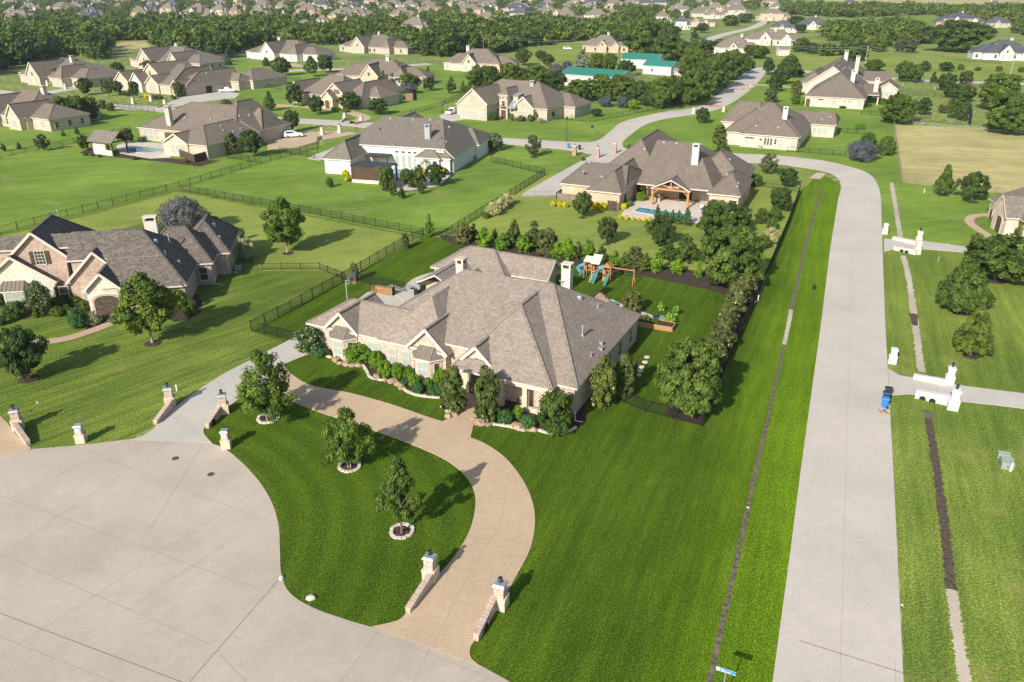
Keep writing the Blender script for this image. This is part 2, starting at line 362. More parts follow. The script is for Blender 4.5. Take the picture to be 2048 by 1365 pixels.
# lawns, each a sheet a few mm above the ground
sheet('lawn', [(-700,470),(0,469),(359,378),(600,427),(848,474),(582,620),(505,664),(585,690),(440,760),(330,840),(258,880),(110,902),(-700,1010)], G['left'], .006)
sheet('lawn', [(352,384),(600,430),(845,478),(700,553),(640,541),(525,543),(490,500),(430,450),(300,440),(0,540),(-300,600),(-300,540),(0,474),(200,426)], G['pale'], .0085)
sheet('lawn', [(-500,330),(0,317),(171,286),(300,262),(520,300),(640,285),(600,300),(500,335),(359,378),(0,469),(-500,560)], G['bright'], .006)
sheet('lawn', [(359,378),(500,335),(640,292),(720,262),(960,285),(1090,300),(1190,300),(1130,345),(1089,352),(892,476),(848,474),(600,427)], G['bright'], .007)
sheet('lawn', [(892,476),(1089,352),(1130,345),(1230,300),(1480,326),(1600,336),(1650,344),(1605,372),(1598,390),(1520,590),(1380,560),(1180,525),(900,480)], G['pale'], .008)
sheet('lawn', [(700,245),(905,180),(1110,210),(1400,190),(1380,221),(1246,246),(1190,284),(1000,277),(850,262)], G['bright'], .006)
sheet('lawn', [(1260,255),(1330,238),(1440,218),(1540,150),(1800,160),(1790,250),(1800,370),(1762,395),(1740,350),(1640,321),(1480,307),(1245,290)], G['bright'], .006)
sheet('lawn', [(100,205),(-300,180),(-500,325),(0,314),(171,283),(310,262),(520,250),(560,244),(300,222)], G['bright'], .0055)
sheet('lawn', [(1762,395),(1803,365),(1990,388),(2400,420),(2400,840),(2048,812),(1900,800),(1800,1500),(1822,1500),(1787,951),(1770,640)], G['right'], .009)
sheet('lawn', [(1762,395),(1803,365),(1990,388),(2400,420),(2400,560),(2048,508),(1790,500),(1766,500)], G['bright'], .013)
sheet('lawn', [(1787,800),(1900,800),(2500,880),(3000,1800),(1828,1800)], G['right'], .013)
sheet('dry_field', [(1787,250),(1950,256),(2400,275),(2400,418),(1990,386),(1860,376),(1803,363)], G['field'], .012)
sheet('dry_field', [(1560,-4),(1640,2),(2048,14),(3200,18),(3400,-30),(1500,-30)], G['field'], .05)
sheet('dry_field', [(200,88),(290,82),(300,94),(240,106),(190,104)], G['field'], .02)
sheet('meadow', [(1640,40),(1860,34),(1870,52),(1650,58)], G['bright'], .02)
sheet('meadow', [(1500,110),(1840,100),(2300,115),(2300,160),(1800,156),(1620,140),(1530,138)], G['pale'], .006)
sheet('meadow', [(1000,108),(1180,80),(1290,80),(1260,110),(1180,140),(1050,140)], G['pale'], .006)
sheet('lawn', [(480,150),(640,140),(860,128),(1000,150),(905,182),(700,243),(560,235),(470,200)], G['bright'], .0065)
sheet('lawn', [(380,118),(600,128),(660,140),(470,149),(400,150)], G['bright'], .0068)
# the vivid home lot and the road verge
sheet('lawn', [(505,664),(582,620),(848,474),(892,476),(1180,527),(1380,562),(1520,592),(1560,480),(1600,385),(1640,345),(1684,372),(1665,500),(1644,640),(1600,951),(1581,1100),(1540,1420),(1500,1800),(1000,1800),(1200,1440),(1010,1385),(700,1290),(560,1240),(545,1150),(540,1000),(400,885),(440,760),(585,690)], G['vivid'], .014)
sheet('verge', [(1604,378),(1640,352),(1684,372),(1665,500),(1644,640),(1600,951),(1581,1100),(1545,1365),(1500,1800),(1340,1800),(1418,1365),(1497,1010),(1540,820),(1568,690),(1580,635),(1612,490)], G['verge'], .020)
#sheet('verge', smooth([P(*p) for p in [(1405,870),(1470,780),(1520,640),(1560,500),(1604,378),(1598,395),(1500,640),(1420,820)]], 1), G['pale'], .024, px=False)
sheet('lawn', [(420,855),(440,815),(470,795),(548,770),(590,808),(640,828),(700,848),(800,883),(880,917),(922,946),(945,978),(950,1010),(939,1060),(911,1110),(876,1150),(850,1177),(814,1225),(800,1245),(745,1262),(610,1230),(545,1150),(530,1000),(450,910),(400,880)], G['isle'], .019)
# concrete
sheet('street', smooth([(-500,930),(0,908),(60,900),(165,891),(260,880),(350,876),(410,885),(455,902),(507,950),(541,1000),(557,1050),(560,1100),(563,1150),(580,1187),(625,1216),(700,1243),(750,1257)], 5)+[(950,1326),(1020,1365),(1400,1500),(1500,2000),(-1500,2000)], M['cul'], .045)
sheet('driveway', smooth([(-120,740),(0,832),(30,868),(52,888),(62,897)], 4)+[(60,906),(0,914),(-160,925)], M['tan'], .052)
sheet('driveway', smooth([(258,881),(285,873),(308,858),(330,832),(375,797),(440,753),(505,719),(575,683)], 4)+[(600,668),(640,640),(690,650),(660,690),(632,704),(600,716),(566,730),(548,758),(492,790)]+smooth([(455,815),(428,838),(411,853),(408,868),(425,888)], 4)+[(350,884)], M['drive'], .056)
tan = smooth([(566,729),(580,746),(605,764),(640,776),(700,787),(780,809),(850,833),(884,844)], 4)+[(905,835),(925,818),(930,780),(965,780),(962,818),(948,846),(941,876)]+smooth([(941,876),(975,891),(1012,918),(1045,960),(1065,1005),(1070,1050),(1060,1100),(1036,1147),(1010,1192),(985,1222),(950,1280),(940,1300),(943,1318),(964,1336)], 4)+smooth([(745,1254),(775,1248),(800,1240),(814,1225),(850,1177),(877,1150),(912,1110),(940,1060),(951,1010),(945,975),(922,944),(880,915),(800,881),(700,846),(640,826),(590,806),(560,790),(545,770)], 4)
sheet('driveway', tan, M['tan'], .060)
sheet('road', [(1500,1800),(1540,1420),(1545,1365),(1581,1100),(1600,951),(1643,640),(1660,500)]+smooth([(1676,400),(1682,374),(1674,356),(1650,344),(1600,335),(1560,330),(1480,325)], 4)+[(1240,316),(1240,297)]+smooth([(1480,308),(1560,312),(1640,321),(1700,334),(1740,350),(1757,374),(1762,400)], 4)+[(1765,500),(1770,640),(1787,951),(1807,1365),(1828,1800)], M['road'], .046)
sheet('road', [(700,243),(850,262)]+smooth([(1002,276),(1134,284),(1190,283),(1220,264),(1247,244),(1320,226),(1382,218),(1414,206),(1440,186),(1468,164),(1499,138)], 4)+[(1524,135),(1531,148)]+smooth([(1507,176),(1468,204),(1433,220),(1386,230),(1328,239),(1289,251),(1262,270),(1245,286),(1250,300)], 4)+[(1250,318),(1200,312),(1124,299),(1002,288),(850,274),(700,252)], M['road'], .050)
ribbon('road', [(-60,178),(60,192),(110,199),(200,211),(300,218),(400,227),(480,234),(560,240),(700,248),(760,252)], 7.5, M['road'], .046)
ribbon('road', [(88,187),(205,169),(330,158),(465,148),(608,141),(740,137),(860,128)], 7.0, M['road'], .042)
ribbon('road', [(1345,104),(1400,86),(1450,69),(1505,56),(1535,41)], 8.0, M['road'], .05)
ribbon('road', [(1522,143),(1620,144),(1820,160),(2100,170)], 7, M['road'], .04)
# driveways of the other lots
sheet('driveway', [(1198,303),(1246,312),(1215,330),(1180,348),(1120,393),(1042,394),(1050,385),(1130,340)], M['drive'], .054)
sheet('driveway', [(1768,478),(1790,480),(1850,483),(1930,494),(2060,505),(2060,519),(1940,507),(1838,498),(1785,500),(1768,505)], M['drive'], .052)
sheet('driveway', [(1776,738),(1800,752),(1870,763),(1930,773),(2300,820),(2300,850),(2000,812),(1905,802),(1820,789),(1779,792)], M['drive'], .052)
ribbon('garden_path', [(2060,432),(1980,430),(1945,434),(1940,446),(1965,465),(2000,485)], 1.5, M['walk'], .05)
ribbon('garden_path', [(60,684),(90,684),(140,676),(190,660),(222,646),(235,628)], 1.5, M['walk'], .05)
ribbon('garden_path', [(812,582),(835,560),(870,548),(900,543)], 1.4, M['drive'], .05)
sheet('basketball_court', [(700,612),(735,585),(785,570),(835,590),(820,620),(760,650),(700,640)], M['drive'], .055)
ribbon('court_line', [(737,607),(765,618),(790,622)], .08, M['white'], .068, sm=0)
ribbon('court_line', [(786,589),(800,597),(806,608),(800,620),(788,628)], .08, M['white'], .068)
sheet('driveway', [(372,191),(400,188),(445,182),(480,188),(470,197),(420,202),(330,218),(310,215),(345,203)], M['drive'], .05)
sheet('driveway', [(535,300),(535,284),(570,276),(600,266),(690,262),(715,268),(640,282),(590,296)], M['tan'], .05)
sheet('driveway', [(615,318),(625,312),(700,283),(745,275),(740,283),(680,302),(640,322)], M['drive'], .05)
sheet('driveway', [(878,232),(900,222),(935,221),(955,234),(925,240),(890,246)], M['drive'], .05)
ribbon('driveway', [(490,216),(530,211),(570,212),(620,214),(680,221),(725,233),(720,242),(690,247)], 4.0, M['tan'], .05)
ribbon('driveway', [(640,140),(625,134),(595,132),(580,128)], 6, M['tan'], .05)
ribbon('driveway', [(1440,215),(1425,212),(1410,208)], 5, M['walk'], .055)
ribbon('driveway', [(1490,172),(1520,170),(1600,176)], 4, M['walk'], .055)
ribbon('garden_path', [(1389,216),(1340,222),(1310,236)], .6, M['chan'], .03)
ribbon('garden_path', [(955,236),(1000,240),(1018,227)], 1.6, M['walk'], .05)
# ditches and channels
ribbon('ditch', [(1637,370),(1642,385),(1634,410),(1612,490),(1582,620)], .42, M['ditch'], .036)
ribbon('ditch', [(1582,620),(1578,645),(1568,690)], .45, M['chan'], .036)
ribbon('ditch', [(1568,690),(1540,820),(1512,940),(1497,1012),(1467,1150),(1440,1270),(1418,1365),(1405,1420)], .34, M['ditch'], .036)
ribbon('ditch', [(1382,226),(1330,236),(1280,252),(1245,262),(1180,284)], .5, M['ditch'], .03)
ribbon('drainage_channel', [(1783,366),(1792,420),(1801,477)], .75, M['chan'], .033)
ribbon('drainage_channel', [(1806,512),(1818,560),(1829,640),(1843,745)], .75, M['chan'], .033)
ribbon('drainage_channel', [(1827,628),(1830,652)], .8, M['soil'], .040, sm=0)
ribbon('drainage_channel', [(1855,822),(1858,838)], .9, M['ditch'], .036, sm=0)
ribbon('drainage_channel', [(1856,836),(1872,930),(1889,1060),(1903,1185)], .68, M['soil'], .034)
ribbon('drainage_channel', [(1903,1180),(1914,1260),(1930,1370),(1936,1420)], .68, M['chan'], .037)
sheet('inlet_slab', [(1620,356),(1633,346),(1652,348),(1640,359)], M['chan'], .06)
# saw-cut joints in the concrete
def joints(lst, m, wd, z):
    b = MB()
    for a, c in lst:
        A = Vector((*P(*a), z)); B = Vector((*P(*c), z)); d = (B-A).normalized(); s_ = Vector((-d.y, d.x, 0))*wd/2
        b.face([A-s_, B-s_, B+s_, A+s_], 0)
    o = b.build('pavement_joint', m); tag(o, kind='structure')
joints([((560,1158),(380,1365)),((0,1228),(560,1440))], M['joint'], .05, .052)
joints([((265,878),(0,1010)),((350,878),(0,1113)),((525,975),(0,1315)),((150,895),(560,1055)),((0,992),(520,1182)),((0,1110),(420,1290)),((758,1262),(640,1420)),((860,1300),(790,1440)),((555,1020),(240,1230)),((620,1216),(1000,1365)),((440,1310),(560,1440)),((410,884),(300,1060)),((0,1275),(360,1420))], M['joint2'], .045, .0525)
joints([((1598,1283),(1820,1352))], M['joint'], .06, .054)
joints([((1706,400),(1700,640)),((1700,640),(1690,1000)),((1690,1000),(1678,1420)),((1590,1045),(1795,1095)),((1640,640),(1770,660)),((1617,830),(1778,850)),((1790,1320),(1792,1420))], M['joint2'], .03, .0535)
joints([((610,812),(668,778)),((702,846),(770,806)),((860,908),(940,860)),((952,1005),(1040,960)),((932,1075),(1066,1090)),((880,1148),(1010,1190)),((930,1165),(865,1295)),((790,878),(850,832)),((1020,945),(1000,1050)),((1000,1050),(925,1170))], M['joint2'], .04, .066)
joints([((330,833),(410,853)),((430,760),(470,800)),((415,885),(350,840)),((350,840),(480,745))], M['joint2'], .04, .0615)
# manhole lids
for i, (x, y, t) in enumerate([(351, 918, 'round iron manhole lid nearer the stone mailbox on the cul-de-sac'), (422, 950, 'round iron manhole lid set further out in the cul-de-sac paving')]):
    b = MB(); b.lathe([(0, .072), (.27, .072), (.3, .05)], 20); o = b.build('manhole_lid', M['soil'], loc=(*P(x, y), 0)); tag(o, t, 'manhole lid', 'manhole lids in the cul-de-sac')
# mulch beds
sheet('mulch_bed', smooth([(905,488),(1000,505),(1150,530),(1260,548),(1380,572),(1455,592),(1462,620),(1440,700),(1410,780),(1412,835),(1438,765),(1488,648),(1530,552),(1500,556),(1300,530),(1180,515),(1000,482),(900,472),(880,474)], 2, True), M['mulch'], .026)
sheet('mulch_bed', smooth([(598,690),(640,706),(668,716),(705,722),(728,732),(742,752),(760,762),(795,766),(812,785),(840,792),(882,797),(895,830),(925,812),(928,760),(840,740),(760,690),(660,672),(610,676)], 3, True), M['mulch'], .028)
sheet('mulch_bed', smooth([(945,848),(1000,850),(1040,862),(1075,864),(1110,868),(1150,858),(1175,835),(1150,800),(1000,800),(960,820)], 3, True), M['mulch'], .028)
sheet('mulch_bed', [(1338,817),(1412,832),(1402,852),(1330,833)], M['mulch'], .03)
sheet('mulch_bed', smooth([(20,640),(70,632),(140,622),(180,640),(170,660),(195,662),(215,645),(225,622),(180,590),(40,600)], 2, True), M['mulch'], .03)
sheet('mulch_bed', smooth([(238,640),(300,622),(350,645),(400,625),(395,590),(330,590),(235,612)], 2, True), M['mulch'], .03)
sheet('mulch_bed', smooth([(1980,437),(2010,434),(2048,460),(2060,475),(2020,462),(1995,455)], 2, True), M['mulch'], .03)
sheet('mulch_bed', [(125,246),(195,232),(205,226),(200,222),(110,240),(60,250),(90,258)], M['mulch'], .03)
sheet('mulch_bed', smooth([(765,382),(800,384),(850,378),(905,354),(900,346),(840,362),(775,372)], 3, True), M['mulch'], .03)
# ============================================================ PLANTS
rng = np.random.default_rng(7)
def leaf_arrays(shape, W, H, z0, nclump, nleaf, ls, seed, lump=.18, cr=.13, core=True, up=.35, shell=.55, aspect=1.6, sink=0.0):
    """shape(t)->relative radius; crown W wide, from z0 to H."""
    g = np.random.default_rng(seed); cl = []; tries = 0
    ph = g.uniform(0, 2*PI, 5)
    while len(cl) < nclump:
        t = g.uniform(0.0, 1.0); a = g.uniform(0, 2*PI); rr = shape(t)
        if g.uniform() > rr*.9+.1: continue
        rad = rr*(1+lump*(math.sin(2*a+ph[0]+5*t)+.7*math.sin(3*a+ph[1]-7*t)+.5*math.sin(5*a+ph[2]+9*t)))
        q = (shell+(1-shell)*g.uniform()**.5)*rad if g.uniform() < .8 else rad*g.uniform()
        cl.append((q*math.cos(a)*W/2, q*math.sin(a)*W/2, z0+(H-z0)*(t*.94+.03), g.uniform()))
    cl = np.array(cl); n = nclump*nleaf
    c = np.repeat(cl, nleaf, 0)
    off = g.normal(0, 1, (n, 3)); off /= np.maximum(1e-6, np.linalg.norm(off, axis=1))[:, None]
    off *= (g.uniform(.2, 1, n)**.5)[:, None]*np.array([W*cr, W*cr, W*cr*.75])
    pos = c[:, :3]+off
    nr = off/np.maximum(1e-6, np.linalg.norm(off, axis=1))[:, None]*.8+g.normal(0, .45, (n, 3))
    out = pos*np.array([1, 1, .3]); out /= np.maximum(1e-6, np.linalg.norm(out, axis=1))[:, None]
    nr += out*.5; nr[:, 2] += up; nr /= np.maximum(1e-6, np.linalg.norm(nr, axis=1))[:, None]
    tv = np.cross(nr, g.normal(0, 1, (n, 3))); tv /= np.maximum(1e-6, np.linalg.norm(tv, axis=1))[:, None]
    bv = np.cross(nr, tv); s_ = (ls*g.uniform(.6, 1.3, n))[:, None]
    V = np.stack([pos-tv*s_*aspect/2, pos+bv*s_/2+tv*s_*.1, pos+tv*s_*aspect/2, pos-bv*s_/2+tv*s_*.1], 1).reshape(-1, 3)
    V[:, 2] = np.maximum(V[:, 2], .03)
    F = np.arange(n*4).reshape(n, 4)
    lv = np.clip(.72*c[:, 3]**1.3+.34*g.uniform(0, 1, n), 0, 1); tp = g.uniform(0, 1, n)  # random clump tone, contrast raised to paint shaded gaps between clumps
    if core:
        # added inner shell: blocks light through the crown, its dark tone paints inner shade
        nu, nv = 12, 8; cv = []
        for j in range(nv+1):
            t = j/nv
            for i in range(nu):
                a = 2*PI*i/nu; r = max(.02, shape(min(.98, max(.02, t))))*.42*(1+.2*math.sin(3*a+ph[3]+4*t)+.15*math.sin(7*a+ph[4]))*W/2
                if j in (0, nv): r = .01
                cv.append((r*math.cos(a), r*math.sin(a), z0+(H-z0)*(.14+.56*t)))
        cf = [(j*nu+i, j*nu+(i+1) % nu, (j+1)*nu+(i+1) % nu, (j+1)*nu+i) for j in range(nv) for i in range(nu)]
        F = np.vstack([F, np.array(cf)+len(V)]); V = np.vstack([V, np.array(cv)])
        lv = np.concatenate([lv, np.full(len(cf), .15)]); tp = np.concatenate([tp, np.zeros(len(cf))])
    return V, F, lv, tp
def quads_mesh(name, V, F, lv, tp, m):
    me = bpy.data.meshes.new(name); n = len(F)
    me.vertices.add(len(V)); me.vertices.foreach_set('co', V.astype(np.float32).ravel())
    me.loops.add(n*4); me.loops.foreach_set('vertex_index', F.astype(np.int32).ravel())
    me.polygons.add(n); me.polygons.foreach_set('loop_start', np.arange(0, n*4, 4, dtype=np.int32))
    me.update(calc_edges=True)
    at = me.attributes.new('lf', 'FLOAT_COLOR', 'FACE')
    ca = np.stack([lv, tp, np.zeros(n), np.ones(n)], 1).astype(np.float32); at.data.foreach_set('color', ca.ravel())
    me.materials.append(m); return me
def trunk_mesh(H, z0, W, r, seed, multi=1, m=None, nl=7):
    g = random.Random(seed); b = MB()
    for k in range(multi):
        a0 = g.uniform(0, 2*PI); ox, oy = (0, 0) if multi == 1 else (math.cos(k*2*PI/multi)*.12, math.sin(k*2*PI/multi)*.12)
        tip = (g.uniform(-.06, .06)*W+ox*4, g.uniform(-.06, .06)*W+oy*4, H*.8)
        mid = (ox*2+g.uniform(-.02, .02)*W, oy*2+g.uniform(-.02, .02)*W, z0+(H-z0)*.15)
        b.bar((ox, oy, -.05), (ox*1.3, oy*1.3, .15*z0+.1), r*1.5, 0, 9, r*1.05)
        b.bar((ox*1.3, oy*1.3, .15*z0+.08), mid, r*1.05, 0, 9, r*.8); b.bar(mid, tip, r*.8, 0, 7, r*.15)
        for i in range(nl):
            a = a0+i*2.4; t = g.uniform(.0, .6); z = z0+(H-z0)*t
            f = (z-mid[2])/(tip[2]-mid[2]) if z > mid[2] else 0
            s_ = tuple(mid[j]+(tip[j]-mid[j])*f for j in range(2))+(max(z, mid[2]*.85),)
            L_ = W*g.uniform(.26, .42)*(1-.4*t)
            b.bar(s_, (s_[0]+math.cos(a)*L_, s_[1]+math.sin(a)*L_, s_[2]+(H-z0)*g.uniform(.12, .3)), r*.42, 0, 5, r*.08)
    o = b.build('trunk', m); me = o.data; bpy.data.objects.remove(o); return me
sh_round = lambda t: math.sqrt(max(0, 1-(2*t-.95)**2))**.9
sh_broad = lambda t: max(.05, min(1, .55+1.3*t) if t < .4 else math.sqrt(max(0, 1-((t-.38)/.64)**2)))
sh_cone = lambda t: max(.06, (min(1, .7+t*2.2) if t < .14 else (1-(t-.14)/.9)**.85))
sh_tall = lambda t: max(.08, min(1, .6+1.6*t) if t < .3 else (1-((t-.28)/.76)**1.7))
sh_col = lambda t: max(.1, min(1, .8+1.2*t) if t < .3 else math.sqrt(max(0, 1-((t-.25)/.78)**2.2)))
sh_flame = lambda t: max(.05, .75+.8*t if t < .3 else (1-((t-.28)/.74)**1.3))
sh_ball = lambda t: math.sqrt(max(.01, 1-(2*t-1)**2))
def sh_var(t): return max(.2, .8+.2*math.sin(9*t)) if t < .8 else max(.1, math.sqrt(max(0, 1-((t-.7)/.3)**2)))
L = {}
L['oak'] = leafmat('leaf_oak', (.030,.068,.010), (.135,.200,.030)); L['dark'] = leafmat('leaf_dark', (.023,.052,.011), (.095,.150,.028))
L['green'] = leafmat('leaf_green', (.030,.072,.008), (.18,.265,.030)); L['bright'] = leafmat('leaf_bright', (.07,.16,.008), (.19,.34,.02))
L['mag'] = leafmat('leaf_magnolia', (.040,.070,.012), (.14,.185,.040), tip=(.62,.60,.50), tipamt=.006)
L['magb'] = leafmat('leaf_bronze_magnolia', (.045,.068,.014), (.175,.195,.052), tip=(.70,.66,.56), tipamt=.010)
L['vitex'] = leafmat('leaf_vitex', (.060,.075,.070), (.16,.175,.215), trans=.12); L['olive'] = leafmat('leaf_olive', (.05,.075,.03), (.13,.16,.075))
L['yellow'] = leafmat('leaf_yellow', (.45,.42,.010), (.80,.72,.02)); L['varieg'] = leafmat('leaf_variegated', (.22,.26,.10), (.50,.50,.27))
L['box'] = leafmat('leaf_box', (.040,.115,.030), (.085,.20,.060)); L['pale'] = leafmat('leaf_pale_spruce', (.13,.17,.11), (.30,.34,.25))
L['crepe'] = leafmat('leaf_crepe', (.035,.075,.012), (.10,.165,.03), tip=(.66,.64,.52), tipamt=.10); L['brown'] = leafmat('leaf_brown', (.09,.065,.03), (.19,.14,.07))
L['palm'] = leafmat('leaf_palm', (.09,.14,.04), (.22,.28,.09)); L['herb'] = leafmat('leaf_herb', (.10,.26,.02), (.28,.50,.06))
# kind: shape, z0 fraction, width/height of prototype, clumps, leaves, leaf size, leaf material, trunks, extra
KIND = {
 'oak_a': (sh_tall, .20, 6.5, 9.0, 140, 85, .23, 'green', 1, dict(lump=.24, cr=.11, core=False)),
 'oak_b': (sh_broad, .17, 8.0, 7.5, 140, 85, .27, 'dark', 1, dict(lump=.22, cr=.10)),
 'oak_c': (sh_broad, .10, 10., 9.0, 210, 85, .30, 'oak', 1, dict(lump=.22, cr=.085)),
 'oak_d': (sh_cone, .12, 8.5, 8.5, 150, 85, .27, 'oak', 1, dict(lump=.12, cr=.09)),
 'young': (sh_tall, .16, 5.2, 6.2, 110, 70, .17, 'green', 2, dict(lump=.28, cr=.11, core=False)),
 'slim': (sh_tall, .20, 3.8, 6.0, 90, 65, .17, 'oak', 1, dict(lump=.36, cr=.11, core=False)),
 'mag': (sh_col, .02, 3.2, 5.0, 120, 60, .19, 'mag', 1, dict(lump=.10)),
 'magb': (sh_col, .02, 3.4, 4.4, 110, 60, .19, 'magb', 1, dict(lump=.14)),
 'brt': (sh_flame, .03, 2.4, 3.4, 60, 40, .17, 'bright', 1, dict(lump=.14)),
 'cone': (sh_flame, .03, 2.4, 4.0, 70, 42, .16, 'dark', 1, dict(lump=.10)),
 'arb': (sh_flame, .02, 2.6, 4.0, 70, 42, .16, 'oak', 1, dict(lump=.08)),
 'vitex': (sh_broad, .08, 7.0, 5.6, 160, 110, .17, 'vitex', 3, dict(lump=.2)),
 'olive': (sh_broad, .14, 4.5, 5.0, 70, 60, .2, 'olive', 1, {}),
 'ball': (sh_ball, .0, 2.0, 1.6, 110, 40, .10, 'green', 1, dict(lump=.04, cr=.14, shell=.8)),
 'boxb': (sh_ball, .0, 2.0, 1.5, 120, 42, .085, 'box', 1, dict(lump=.03, cr=.12, shell=.85)),
 'bbrt': (sh_ball, .0, 2.2, 1.6, 110, 40, .11, 'bright', 1, dict(lump=.05, cr=.13, shell=.8)),
 'yel': (sh_ball, .0, 1.6, 1.5, 70, 34, .12, 'yellow', 1, dict(lump=.08, cr=.15, shell=.7)),
 'var': (sh_ball, .0, 3.0, 2.6, 90, 40, .15, 'varieg', 1, dict(lump=.14, cr=.15, shell=.7)),
 'crepe': (sh_broad, .10, 4.6, 4.2, 110, 80, .15, 'crepe', 4, dict(lump=.16)),
 'bush': (sh_broad, .02, 2.6, 2.2, 90, 60, .11, 'oak', 3, dict(lump=.15)),
 'pale': (sh_cone, .03, 5.0, 8.0, 90, 50, .26, 'pale', 1, {}),
 'brown': (sh_broad, .08, 4.0, 3.6, 60, 40, .2, 'brown', 2, {}),
 'herb': (sh_ball, .0, 1.4, 1.2, 30, 30, .14, 'herb', 2, dict(lump=.2, core=False)),
}
PROTO = {}
def proto(kind, var):
    k = (kind, var)
    if k not in PROTO:
        shp, zf, W, H, nc, nl, ls, lm, mu, ex = KIND[kind]; e = dict(lump=.18); e.update(ex)
        sd = sum(map(ord, kind))+var*101
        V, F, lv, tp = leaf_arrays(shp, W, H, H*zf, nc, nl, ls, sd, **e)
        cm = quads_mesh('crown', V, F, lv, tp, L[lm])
        tm = trunk_mesh(H, max(H*zf, .1), W, max(.04, .020*H*(.6 if mu > 1 else 1)), sd, mu, M['barkpale'] if kind in ('young', 'oak_a', 'crepe') else M['bark'], 3 if H < 3 else 7)
        PROTO[k] = (cm, tm, W, H)
    return PROTO[k]
tn = [0]
NAMEOF = dict(oak_a='shade_tree', oak_b='oak_tree', oak_c='oak_tree', oak_d='oak_tree', young='young_tree', slim='young_tree', mag='magnolia_tree', magb='magnolia_tree', brt='conifer', cone='conifer', arb='conifer', vitex='vitex_tree', olive='olive_tree', ball='clipped_shrub', boxb='clipped_shrub', bbrt='shrub', yel='yellow_shrub', var='variegated_shrub', crepe='crepe_myrtle', bush='bush', pale='spruce_tree', brown='bush', herb='potted_herb')
def plant(kind, x, y, up, wpx, label, group=None, cat=None, z=0):
    """x, y: foot in the photograph; up: visible height in px; wpx: crown width in px"""
    tn[0] += 1; X, Y = P(x, y); h = height(x, y, up*.97); wd = wpx/ppm(y)*(.86 if wpx > 14 else .95)
    cm, tm, W, H = proto(kind, tn[0] % 3)
    r = empty(NAMEOF[kind], X, Y, (tn[0]*2.399) % (2*PI), z, label, cat or ('tree' if H > 3.3 and kind not in ('brt', 'arb') else 'shrub'), group)
    for nm, me in (('crown', cm), ('trunk', tm)):
        o = bpy.data.objects.new(nm, me); COL.objects.link(o); o.parent = r; o.scale = (wd/W, wd/W, h/H)
    return r
SH = 'shade trees on the lawns'; MG = 'magnolias'; SC = 'screen planting behind the home lot'
